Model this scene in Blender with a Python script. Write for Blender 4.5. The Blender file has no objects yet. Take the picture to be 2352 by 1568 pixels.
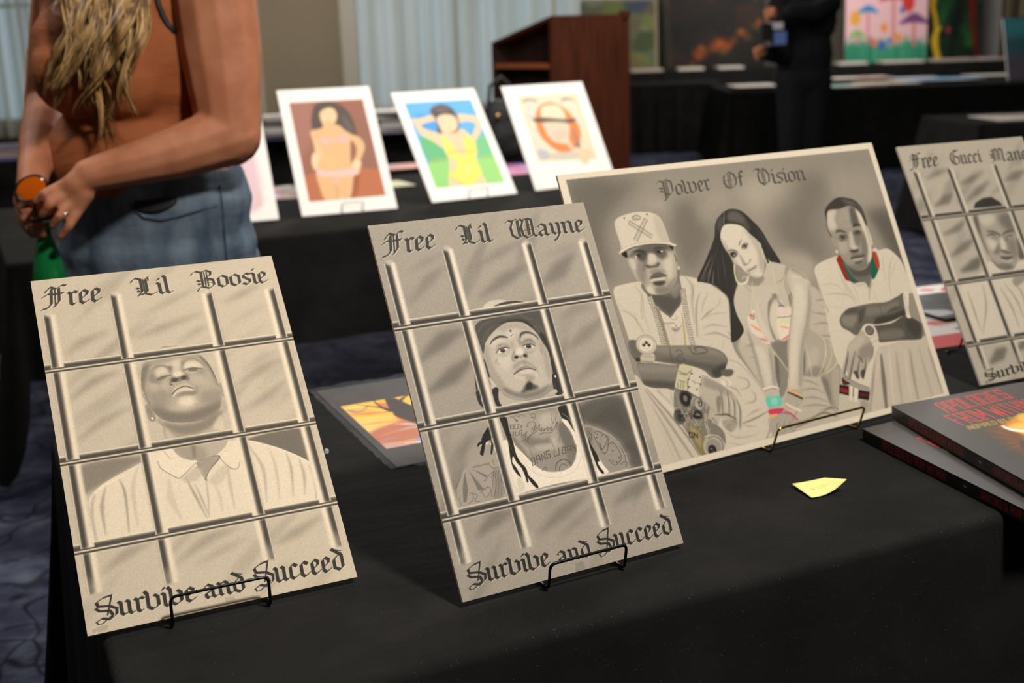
import bpy, bmesh, math, random
import numpy as np
from mathutils import Vector, Matrix

# ---------------------------------------------------------------- camera, world, lights, exposure
SC = bpy.context.scene
PITCH, ROLL, CAM_Z, FPX = .257, -.034, 1.355, 2705.
cp, sp, cr, sr = math.cos(PITCH), math.sin(PITCH), math.cos(ROLL), math.sin(ROLL)
FWD = Vector((0, cp, -sp)); _r = Vector((1, 0, 0)); _u = Vector((0, sp, cp))
RIGHT, UP = _r*cr+_u*sr, _u*cr-_r*sr
cam_d = bpy.data.cameras.new('camera'); cam = bpy.data.objects.new('camera', cam_d); SC.collection.objects.link(cam)
cam.matrix_world = Matrix((( RIGHT.x, UP.x, -FWD.x, 0), (RIGHT.y, UP.y, -FWD.y, 0), (RIGHT.z, UP.z, -FWD.z, CAM_Z), (0, 0, 0, 1)))
cam_d.sensor_width = 36; cam_d.lens = FPX/2352*36; cam_d.clip_start = .05
cam_d.dof.use_dof = True; cam_d.dof.focus_distance = 1.36; cam_d.dof.aperture_fstop = 4.6; cam_d.dof.aperture_blades = 7
SC.camera = cam
SC.view_settings.view_transform = 'Standard'; SC.view_settings.look = 'None'; SC.view_settings.exposure = 0.0; SC.view_settings.gamma = 1.0
SC.view_settings.use_curve_mapping = False
wd = bpy.data.worlds.new('world'); SC.world = wd; wd.use_nodes = True
wd.node_tree.nodes['Background'].inputs[0].default_value = (1.0, .93, .84, 1); wd.node_tree.nodes['Background'].inputs[1].default_value = .03

def area(name, loc, size, power, col=(1, .95, .88), aim=None, sizey=None):
    d = bpy.data.lights.new(name, 'AREA'); d.shape = 'RECTANGLE'; d.size = size; d.size_y = sizey or size; d.energy = power; d.color = col
    o = bpy.data.objects.new(name, d); SC.collection.objects.link(o); o.location = loc
    v = Vector(aim if aim else (loc[0], loc[1], 0))-Vector(loc)
    o.rotation_euler = v.to_track_quat('-Z', 'Y').to_euler(); return o
# ceiling downlights: one strong near the display table, softer ones along the hall
area('downlight_display', (.9, .52, 3.1), .26, 79, aim=(.1, 1.4, .75))
area('downlight_hall', (-.3, 2.5, 3.1), 1.0, 9, aim=(-.4, 2.4, .75))
area('downlight_prints', (.9, 3.9, 3.1), .8, 66, aim=(-.2, 4.6, .8))
area('downlight_left', (-2.4, 3.4, 3.1), 1.0, 32, aim=(-1.6, 3.6, .6))
area('downlight_aisle', (-.6, 8.6, 3.2), 1.6, 150, aim=(-.8, 6.0, 0))
area('downlight_rear', (4.2, 16.0, 3.2), 3.0, 150, aim=(4.2, 17.2, .9))
area('downlight_middle', (3.2, 12.6, 3.2), 2.5, 90)
area('downlight_wall', (-3.0, 15.5, 3.2), 3.0, 120, aim=(-3.0, 18.0, 1.0))
area('downlight_lectern', (1.5, 6.2, 3.1), .8, 34, aim=(.9, 7.0, .8))

C = SC.collection
PI = math.pi
def at(px, py, Y):
    """point at depth Y seen at frame pixel (px, py)"""
    d = FWD+RIGHT*((px-1176)/FPX)-UP*((py-784)/FPX); return Vector((0, 0, CAM_Z))+d*(Y/d.y)
def on(px, py, z):
    d = FWD+RIGHT*((px-1176)/FPX)-UP*((py-784)/FPX); return Vector((0, 0, CAM_Z))+d*((z-CAM_Z)/d.z)

# ---------------------------------------------------------------- drawing on paper (numpy rasteriser)
def catmull(p, closed, n=6):
    p = np.asarray(p, float)
    if len(p) < 3: return p
    if closed: q = np.vstack([p[-1], p, p[0], p[1]])
    else: q = np.vstack([2*p[0]-p[1], p, 2*p[-1]-p[-2]])
    a, b, c, d = q[:-3], q[1:-2], q[2:-1], q[3:]
    t = (np.arange(n)/n)[:, None, None]
    r = .5*(2*b + (c-a)*t + (2*a-5*b+4*c-d)*t*t + (3*b-a-3*c+d)*t**3)
    r = r.transpose(1, 0, 2).reshape(-1, 2)
    return r if closed else np.vstack([r, p[-1]])

def coverage(polys, w, h, SS=4):
    acc = np.zeros((h*SS, w+2), np.float32)
    for p in polys:
        p = np.asarray(p, float)
        for (xa, ya), (xb, yb) in zip(p, np.roll(p, -1, 0)):
            if ya == yb: continue
            s = 1.
            if ya > yb: xa, ya, xb, yb, s = xb, yb, xa, ya, -1.
            r0, r1 = max(0, int(math.ceil(ya*SS-.5))), min(h*SS-1, int(math.ceil(yb*SS-.5))-1)
            if r1 < r0: continue
            r = np.arange(r0, r1+1)
            x = np.clip(xa+(xb-xa)*((r+.5)/SS-ya)/(yb-ya), 0, w)
            xi = x.astype(int); f = x-xi
            np.add.at(acc, (r, xi), s*(1-f)); np.add.at(acc, (r, xi+1), s*f)
    c = np.minimum(np.abs(np.cumsum(acc, 1)[:, :w]), 1)
    return c.reshape(h, SS, w).mean(1)

def box(a, r, ax):
    a = np.moveaxis(a, ax, 0); n = a.shape[0]
    c = np.cumsum(np.concatenate([np.zeros((1,)+a.shape[1:], np.float32), a]), 0, dtype=np.float64)
    i = np.arange(n); hi, lo = np.minimum(i+r+1, n), np.maximum(i-r, 0)
    return np.moveaxis(((c[hi]-c[lo])/(2*r+1)).astype(np.float32), 0, ax)

def soften(a, s):
    if s <= .25: return a
    if s < 2.5:
        k = int(math.ceil(3*s)); g = np.exp(-.5*(np.arange(-k, k+1)/s)**2); g /= g.sum()
        for ax in (0, 1):
            q = np.pad(a, [(k, k) if i == ax else (0, 0) for i in range(2)])
            a = sum(g[j]*(q[j:j+a.shape[0]] if ax == 0 else q[:, j:j+a.shape[1]]) for j in range(2*k+1))
        return a.astype(np.float32)
    r = max(1, int(round((math.sqrt(4*s*s+1)-1)/2)))
    for _ in range(3): a = box(box(a, r, 0), r, 1)
    return a

def nums(s):
    return np.array(s.split(), float).reshape(-1, 2) if isinstance(s, str) else np.asarray(s, float)

class Paper:
    """A sheet of paper w x h texels; tones are grey levels 0-255 tinted by the paper, or rgb triples."""
    def __init__(s, w, h, ground, tint=(1, 1, 1)):
        s.w, s.h, s.tint, s.masks = w, h, np.array(tint), {}
        s.a = np.ones((h, w, 3), np.float32)*s.col(ground)
    def col(s, c):
        return (np.ones(3)*c*s.tint if np.isscalar(c) else np.array(c, float)).astype(np.float32)/255
    def lay(s, polys, c, a=1, b=0, clip=None):
        al = np.vstack(polys); m = int(3*b)+2
        x0, y0 = np.floor(al.min(0)).astype(int)-m; x1, y1 = np.ceil(al.max(0)).astype(int)+m
        X0, Y0, X1, Y1 = max(x0, -m), max(y0, -m), min(x1, s.w+m), min(y1, s.h+m)
        if X1 <= X0 or Y1 <= Y0: return
        k = soften(coverage([p-[X0, Y0] for p in polys], X1-X0, Y1-Y0), b)
        cx0, cy0, cx1, cy1 = max(X0, 0), max(Y0, 0), min(X1, s.w), min(Y1, s.h)
        if cx1 <= cx0 or cy1 <= cy0: return
        k = k[cy0-Y0:cy1-Y0, cx0-X0:cx1-X0]*a
        if clip:
            for cl in clip.split():
                mk = s.masks[cl.lstrip('-')][cy0:cy1, cx0:cx1]
                k = k*(1-mk if cl[0] == '-' else mk)
        v = s.a[cy0:cy1, cx0:cx1]
        v += (s.col(c)-v)*k[..., None]
    def P(s, pts, c, a=1, b=0, clip=None, sm=1):
        p = nums(pts); s.lay([catmull(p, True) if sm else p], c, a, b, clip)
    def M(s, name, pts, sm=1, b=.6):
        p = nums(pts); p = catmull(p, True) if sm else p
        k = soften(coverage([p], s.w, s.h), b)
        s.masks[name] = np.maximum(s.masks.get(name, 0), k)
    def L(s, pts, wd, c, a=1, b=0, clip=None, sm=1):
        p = nums(pts); p = catmull(p, False) if sm else p
        d = np.gradient(p, axis=0) if len(p) > 2 else np.repeat(p[1:]-p[:1], 2, 0)
        d /= np.maximum(np.hypot(d[:, 0], d[:, 1]), 1e-6)[:, None]
        n = np.stack([-d[:, 1], d[:, 0]], 1)
        ws = np.interp(np.linspace(0, 1, len(p)), np.linspace(0, 1, len(wd)), wd) if not np.isscalar(wd) else np.full(len(p), wd)
        l, r = p+n*ws[:, None]/2, p-n*ws[:, None]/2
        quads = [np.array([l[i], l[i+1], r[i+1], r[i]]) for i in range(len(p)-1)]
        s.lay(quads, c, a, b, clip)
    def E(s, x, y, rx, ry, c, a=1, b=0, clip=None, rot=0):
        t = np.linspace(0, 2*math.pi, 24, endpoint=False); ca, sa = math.cos(rot), math.sin(rot)
        px, py = rx*np.cos(t), ry*np.sin(t)
        s.lay([np.stack([x+ca*px-sa*py, y+sa*px+ca*py], 1)], c, a, b, clip)
    def grain(s, amt, seed=0, soft=.7):
        g = np.random.default_rng(seed).normal(0, 1, (s.h, s.w)).astype(np.float32)
        g = soften(g, soft); g /= g.std()
        s.a *= 1+amt*g[..., None]
    def smudges(s, n, seed, ang, c0, c1, clip=None, ln=(60, 200), wd=(14, 40), a=.45):
        R = random.Random(seed)
        for _ in range(n):
            x, y = R.uniform(0, s.w), R.uniform(0, s.h); l = R.uniform(*ln)/2; t = ang+R.uniform(-.12, .12)
            dx, dy = math.cos(t)*l, -math.sin(t)*l
            s.L([(x-dx, y-dy), (x, y+R.uniform(-6, 6)), (x+dx, y+dy)], [4, R.uniform(*wd), 4], R.uniform(c0, c1), a, R.uniform(5, 12), clip)

# ---- broad-nib blackletter: each glyph is a list of pen paths; '~' paths are hairlines
GL = {}
def glyphs(t):
    for ln in t.strip().split('\n'):
        k, w, rest = ln.split(None, 2)
        GL[k] = (float(w), [(q.strip()[0] == '~', nums(q.strip().lstrip('~').replace(',', ' '))) for q in rest.split('/')])
glyphs('''
a 3.3 .3,3.9 1.1,4.7 2.1,4.0 2.1,.9 2.6,.35 3.0,.7/2.1,2.7 .5,1.9 .5,1.0 1.0,.35 2.1,1.2/~.3,3.9 .6,3.4
c 2.6 1.9,3.9 1.1,4.7 .4,4.0 .4,1.0 1.0,.35 2.2,1.2/1.1,4.7 1.9,4.1
d 3.3 .3,6.9 2.3,4.9 2.5,4.3 2.5,1.1 1.7,.3 .5,1.1 .5,3.5 1.5,4.6/~.3,6.9 2.6,5.9
e 2.6 1.1,4.7 .4,4.0 .4,1.0 1.0,.35 2.2,1.2/1.1,4.7 1.9,4.0 1.7,3.0/~.5,2.0 1.9,3.2
f 2.2 1.9,6.2 1.2,6.9 .7,6.2 .7,.7/~-.2,4.5 1.9,4.5/.3,4.5 1.5,4.5
i 1.5 .1,4.6 .6,4.1 .6,.9 1.1,.35 1.5,.7/~.3,5.6 .9,6.4/.5,5.7 .7,5.9
l 1.5 .2,7.1 .6,6.5 .6,.9 1.1,.35 1.6,.8
n 3.5 .1,4.6 .6,4.1 .6,.9 1.0,.4/~.6,3.7 1.7,4.8/1.7,4.7 2.4,4.1 2.4,.9 2.9,.35 3.3,.7
o 3.0 1.4,4.7 .4,3.9 .4,1.1 1.3,.3 2.4,1.1 2.4,3.9 1.4,4.7
p 3.2 .1,4.6 .6,4.1 .6,-1.6/~.6,3.7 1.5,4.7/1.5,4.7 2.4,4.0 2.4,1.1 1.6,.3 .7,.9
r 2.3 .1,4.6 .6,4.1 .6,.9 1.1,.35 1.5,.7/~.6,3.6 1.4,4.8/1.4,4.7 2.0,4.2
s 2.5 2.0,4.2 1.2,4.7 .5,4.0 .6,3.2 1.9,2.0 1.9,1.1 1.1,.3 .2,.9/~2.0,4.2 2.3,4.8
t 2.0 .7,5.8 .7,.9 1.2,.35 1.8,.9/-.1,4.5 1.6,4.5
u 3.5 .1,4.6 .6,4.1 .6,.9 1.1,.3/~1.1,.3 2.3,1.2/1.8,4.6 2.3,4.1 2.3,.9 2.8,.35 3.2,.7
v 3.5 .0,6.2 .5,5.2 .5,1.1 1.4,.3 2.7,1.2 2.7,3.9 2.0,4.7
w 5.3 .0,6.0 .5,5.0 .5,1.0 1.3,.3 2.4,1.2/1.9,5.0 2.4,4.3 2.4,1.0 3.1,.3 4.5,1.2 4.5,3.9 3.8,4.7
y 3.2 .1,4.6 .6,4.1 .6,1.3 1.3,.5 2.3,1.3/1.8,4.6 2.3,4.1 2.3,.6 1.2,-1.6/~1.2,-1.6 .7,-1.9 .9,-1.3
F 4.8 .2,6.0 1.1,7.1 2.3,6.3 3.6,7.3 4.4,7.0/-.6,4.1 .6,4.9 1.6,4.6 3.8,4.7/1.3,6.4 1.2,1.6 .4,.4 -.8,.1/2.9,6.4 2.9,2.2 1.8,.5/~2.05,6.3 2.05,1.2/~.2,6.0 -.1,5.4
L 4.9 -.2,6.4 .6,7.2 1.6,6.6 1.6,2.0 .7,.6/~-.2,6.4 -.5,5.7/3.4,7.3 2.7,6.4 2.7,1.8 1.6,.7/.6,.5 2.0,1.2 3.4,.3 4.7,1.2/~3.3,7.0 3.3,5.8/~2.15,6.6 2.15,1.4/.5,3.5 1.0,3.1/.6,2.3 1.0,1.9
B 5.2 -.5,6.4 .5,7.2 1.7,6.6 1.7,1.4 .7,.4/~-.5,6.4 -.8,5.8/1.7,6.7 2.9,7.3 4.0,6.5 3.8,5.2 2.5,4.2/2.5,4.2 4.3,3.5 4.4,1.4 3.2,.2 1.6,1.0/~2.4,6.6 2.4,1.2/~3.0,6.6 3.0,1.0/~2.4,3.2 4.2,3.2/~2.4,2.4 4.2,2.4/.5,3.5 1.1,3.1/.6,2.3 1.1,1.9/~.7,.4 .2,-.6
W 7.4 -.4,6.4 .4,7.2 1.3,6.5 .6,4.4 .8,1.6 2.0,.3 3.4,1.2/1.2,6.9 2.4,7.3/~2.4,6.8 2.4,1.0/~2.8,6.8 2.8,1.0/2.4,6.6 3.3,7.2 4.0,6.5 3.3,4.2 3.5,1.4 4.5,.2 6.2,1.1/4.2,7.0 5.4,7.2 6.2,6.6 6.2,1.2 6.9,.4 7.3,.9/~4.9,6.8 4.9,1.2/~5.3,6.8 5.3,1.2/~4.0,4.8 6.0,4.8/~4.0,3.0 6.0,3.0
S 5.0 3.9,7.1 2.2,6.7 .6,5.6 .9,4.3 3.2,3.9 4.7,2.7 4.5,1.0 3.1,-.2/~3.9,7.1 3.7,6.0 2.6,1.2/.3,3.8 1.1,2.8 3.2,2.4 3.7,1.0 3.1,-.2 1.4,.5 .2,-.3/~.2,-.3 .5,-1.2 1.4,-1.1 3.2,.6
G 5.2 3.9,6.7 2.6,7.2 .9,5.8 .4,3.4 1.2,1.2 2.8,.2 4.5,1.0 4.6,3.2 3.6,4.0/~2.6,7.0 2.2,3.0 2.4,.8/~1.7,6.2 1.6,1.4/3.2,6.6 4.4,6.9/~4.4,6.9 4.6,7.4/2.6,4.2 4.0,3.6
M 6.6 -.2,5.9 .8,6.7 .9,1.2 .0,.2/.9,5.8 1.9,7.0 2.8,6.2 2.8,1.2/2.8,5.9 3.9,7.0 5.0,6.1 5.0,1.1 5.6,.4 6.2,.9/~1.7,6.6 1.7,1.0/~3.7,6.6 3.7,1.0/-.5,4.3 .6,3.9/-.4,3.0 .6,2.7
P 5.2 -.6,6.2 .3,7.0 1.4,6.3 1.4,-.6 .8,-1.2/1.4,6.5 2.8,7.1 4.3,6.0 4.3,2.2 3.0,.9 1.4,1.6/~2.1,6.4 2.1,.2/~2.7,6.4 2.7,1.4/~.6,-1.0 2.4,.2/-.3,4.2 .9,3.7/-.2,2.9 .9,2.4
O 5.6 2.6,7.1 .8,5.7 .5,3.2 1.2,1.2 2.7,.2 4.4,1.4 4.9,3.8 4.2,5.9 2.6,7.1/~2.2,6.4 2.2,1.0/~2.9,6.6 2.9,.8/~1.2,3.6 4.6,3.6
V 5.0 -.6,6.2 .3,7.1 1.3,6.4 .6,4.2 .8,1.5 2.2,.2 3.9,1.4 4.3,4.0 3.6,6.0 2.6,7.0/~2.0,6.6 2.0,.8/~2.6,6.8 2.6,.8/.3,7.1 1.6,6.9
''')
def nib_word(paper, word, o, ux, uy, c, a=1, b=.5, nib=1., ang=40, clip=None, sp=1.0, halo=None):
    """o: baseline start, ux: texel vector of one unit along the line, uy: texel vector of one unit up."""
    o, ux, uy = np.array(o, float), np.array(ux, float), np.array(uy, float)
    t = math.radians(ang); polys = []; x = 0.
    for ch in word:
        w, paths = GL[ch]
        for hair, p in paths:
            k = .13 if hair else .5*nib*(.74 if ch.isupper() else .9)
            n = np.array([math.cos(t)*k, math.sin(t)*k]) if not hair else np.array([.13, .05])
            th = np.array([-math.sin(t), math.cos(t)])*.09
            for q0, q1 in zip(p[:-1], p[1:]):
                pts = [q0-n-th, q0-n+th, q0+n+th, q0+n-th, q1-n-th, q1-n+th, q1+n+th, q1+n-th]
                polys.append(hull(np.array([o+(x+v[0])*ux+v[1]*uy for v in pts])))
        x += w*sp
    if halo: paper.lay([p+np.array(halo[1]) for p in polys], halo[0], .8, .9, clip)
    paper.lay(polys, c, a, b, clip)

def word_len(word, sp=1.0): return sum(GL[c][0] for c in word)*sp
def hull(p):
    p = sorted(map(tuple, p))
    def half(q):
        r = []
        for a in q:
            while len(r) > 1 and (r[-1][0]-r[-2][0])*(a[1]-r[-2][1])-(r[-1][1]-r[-2][1])*(a[0]-r[-2][0]) <= 0: r.pop()
            r.append(a)
        return r[:-1]
    return np.array(half(p)+half(p[::-1]))

# ---- condensed block capitals (strokes on a 4 x 7 grid, drawn with a round-less marker)
BK = dict(A='0,0 0,6 1,7 3,7 4,6 4,0/0,3 4,3', P='0,0 0,7 4,7 4,3 0,3', O='0,0 0,7 4,7 4,0 0,0', L='0,7 0,0 4,0', G='4,6 4,7 0,7 0,0 4,0 4,3 2.2,3',
  I='.5,0 .5,7', E='4,7 0,7 0,0 4,0/0,3.6 3.4,3.6', S='4,5.6 4,7 0,7 0,3.6 4,3.6 4,0 0,0 0,1.4', F='0,0 0,7 4,7/0,3.6 3.4,3.6', R='0,0 0,7 4,7 4,3.6 0,3.6/1.6,3.6 4,0',
  M='0,0 0,7 2.5,2.5 5,7 5,0', W='0,7 1,0 2.5,5 4,0 5,7', T='0,7 4,7/2,0 2,7', H='0,0 0,7/4,0 4,7/0,3.6 4,3.6', N='0,0 0,7 4,0 4,7', D='0,0 0,7 2.6,7 4,5.6 4,1.4 2.6,0 0,0',
  Y='0,7 2,3.6 4,7/2,0 2,3.6', B='0,0 0,7 3.4,7 4,6 3.4,3.8 4,2.6 4,1 3.4,0 0,0/0,3.8 3.4,3.8', U='0,7 0,0 4,0 4,7', V='0,7 2,0 4,7', Z='0,7 4,7 0,0 4,0', C='4,5.6 4,7 0,7 0,0 4,0 4,1.4', K='0,0 0,7/4,7 .4,3.4 4,0', J='4,7 4,0 0,0 0,1.6', X='0,0 4,7/0,7 4,0')
BK['.'] = '0,0 0,.9'; BK['$'] = '4,5.6 4,6.3 0,6.3 0,3.6 4,3.6 4,.8 0,.8 0,1.6/2,-.4 2,7.4'; BK['1'] = '.6,5.6 2,7 2,0'; BK['0'] = BK['O']; BK['2'] = '0,5.4 0,7 4,7 4,3.8 0,0 4,0'
def bw(ch): return 5 if ch in 'MW' else .6 if ch == '.' else 1. if ch == 'I' else 4
def block(paper, text, o, ux, uy, c, wd, a=1, b=.4, gap=1.6, clip=None):
    o, ux, uy = np.array(o, float), np.array(ux, float), np.array(uy, float); x = 0.
    for ch in text:
        if ch == ' ': x += 3; continue
        for q in BK[ch].split('/'):
            p = nums(q.replace(',', ' ')); e = wd/2/max(np.hypot(*ux), 1e-6)
            for s0, s1 in zip(p[:-1], p[1:]):
                d = (s1-s0)/max(np.hypot(*(s1-s0)), 1e-6)*e
                paper.L([o+(x+v[0])*ux+v[1]*uy for v in (s0-d, s1+d)], wd, c, a, b, clip, 0)
        x += bw(ch)+gap
    return x

def draw(w, h, ground, tint, ops, margin=None):
    s = Paper(w, h, ground, tint)
    for o in ops:
        k = o[0]
        if k == 'P': s.P(*o[1:])
        elif k == 'L': s.L(*o[1:])
        elif k == 'E': s.E(*o[1:])
        elif k == 'M': s.M(o[1], o[2], o[3])
        elif k == 'W':
            q = np.array(o[2]).reshape(3, 2); u = (q[1]-q[0])/word_len(o[1]); v = (q[2]-q[0])/o[6]
            nib_word(s, o[1], q[0], u, v, o[3], nib=o[4], halo=o[5])
        elif k == 'K':
            q = np.array(o[2]).reshape(3, 2); n = sum(3 if c == ' ' else bw(c)+2.2 for c in o[1])-2.2
            block(s, o[1], q[0], (q[1]-q[0])/n, (q[2]-q[0])/7, o[3], o[4], o[5], o[6], 2.2)
        elif k == 'SM': s.smudges(*o[1:5], o[5], None, *o[6:])
        elif k == 'G': s.grain(o[1], o[2])
        elif k == 'LIFT': s.a += (np.array(o[2], np.float32)/255-s.a)*o[1]  # whitens the whole print: a veil of glare mixed into its colours
        elif k == 'CON': pv = (o[2]*s.tint).astype(np.float32); s.a = np.clip(pv+(s.a-pv)*o[1], .02, 1)
        elif k == 'GAIN': s.a *= o[1]
        elif k == 'FRAME': 
            m = s.masks[o[1]][..., None]; s.a = s.a*m+s.col(margin)*(1-m)
        elif k == 'BARS': bars(s, *o[1:])
    return s

def bars(s, xs, ys, ends, tones, side, k=1.):
    """Pencilled cell bars: uprights at xs with dark flank on one side, flat rails at ys (dark band over a thin light line)."""
    dk, md, lt = tones
    for y in ys:
        s.lay([np.array([[0, y-17*k], [s.w, y-17*k], [s.w, y+13*k], [0, y+13*k]])], md, .55, 2*k)
        s.L([(-5, y-17*k), (s.w+5, y-17*k)], 3*k, lt, .8, 1)
    for x, (y0, y1), sd in zip(xs, ends, side):
        w = 15*k
        cut = [y0]+[v for y in ys for v in (y-3*k, y+10*k)]+[y1]
        for a, b in zip(cut[::2], cut[1::2]):
            t = .35*w if a == y0 else 0
            q = lambda l, r, e=0: np.array([[x+l*w+e, a+t], [x+r*w-e, a+t], [x+r*w-e, b], [x+l*w+e, b]])
            s.lay([q(-1.3, 1.3)], lt, .5, 2*k)
            s.lay([q(-1, 1)], md, 1, 1.2)
            s.lay([q(-1, .1) if sd > 0 else q(-.1, 1)], dk, .85, 4*k)
            s.lay([q(-.95, -.3) if sd > 0 else q(.3, .95)], dk, .7, 2*k)
            s.lay([q(.3, .9) if sd > 0 else q(-.9, -.3)], lt, .85, 2.5*k)
            s.L([(x-sd*w*1.12, a+t), (x-sd*w*1.12, b)], 2.5*k, lt, .7, .8)
            if a == y0: s.E(x, a+4*k, w*.9, w*.6, md, .7, 3*k)
            if b == y1: s.lay([np.array([[x-w*1.2, b-40*k], [x+w*1.2, b-40*k], [x+w*1.2, b+8*k], [x-w*1.2, b+8*k]])], md, .55, 12*k)
    for y in ys:
        gaps = [-40]+sorted(xs)+[s.w+40]
        for a, b in zip(gaps[:-1], gaps[1:]):
            s.lay([np.array([[a+19*k, y-14*k], [b-19*k, y-14*k], [b-19*k, y-1*k], [a+19*k, y-1*k]])], dk, .92, 1.3*k)
            s.lay([np.array([[a+20*k, y-16*k], [b-20*k, y-16*k], [b-20*k, y-9*k], [a+20*k, y-9*k]])], md, .35, 2*k)
        s.lay([np.array([[-5, y-1*k], [s.w+5, y-1*k], [s.w+5, y+12*k], [-5, y+12*k]])], md-8, .95, .8)
        s.L([(-5, y+0*k), (s.w+5, y+0*k)], 4*k, dk, .9, .8); s.L([(-5, y+4*k), (s.w+5, y+4*k)], 3*k, lt, .35, 1)
        s.L([(-5, y+10*k), (s.w+5, y+10*k)], 6*k, dk, .9, .9); s.L([(-5, y+15*k), (s.w+5, y+15*k)], 2.5*k, lt, .4, 1)

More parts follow.
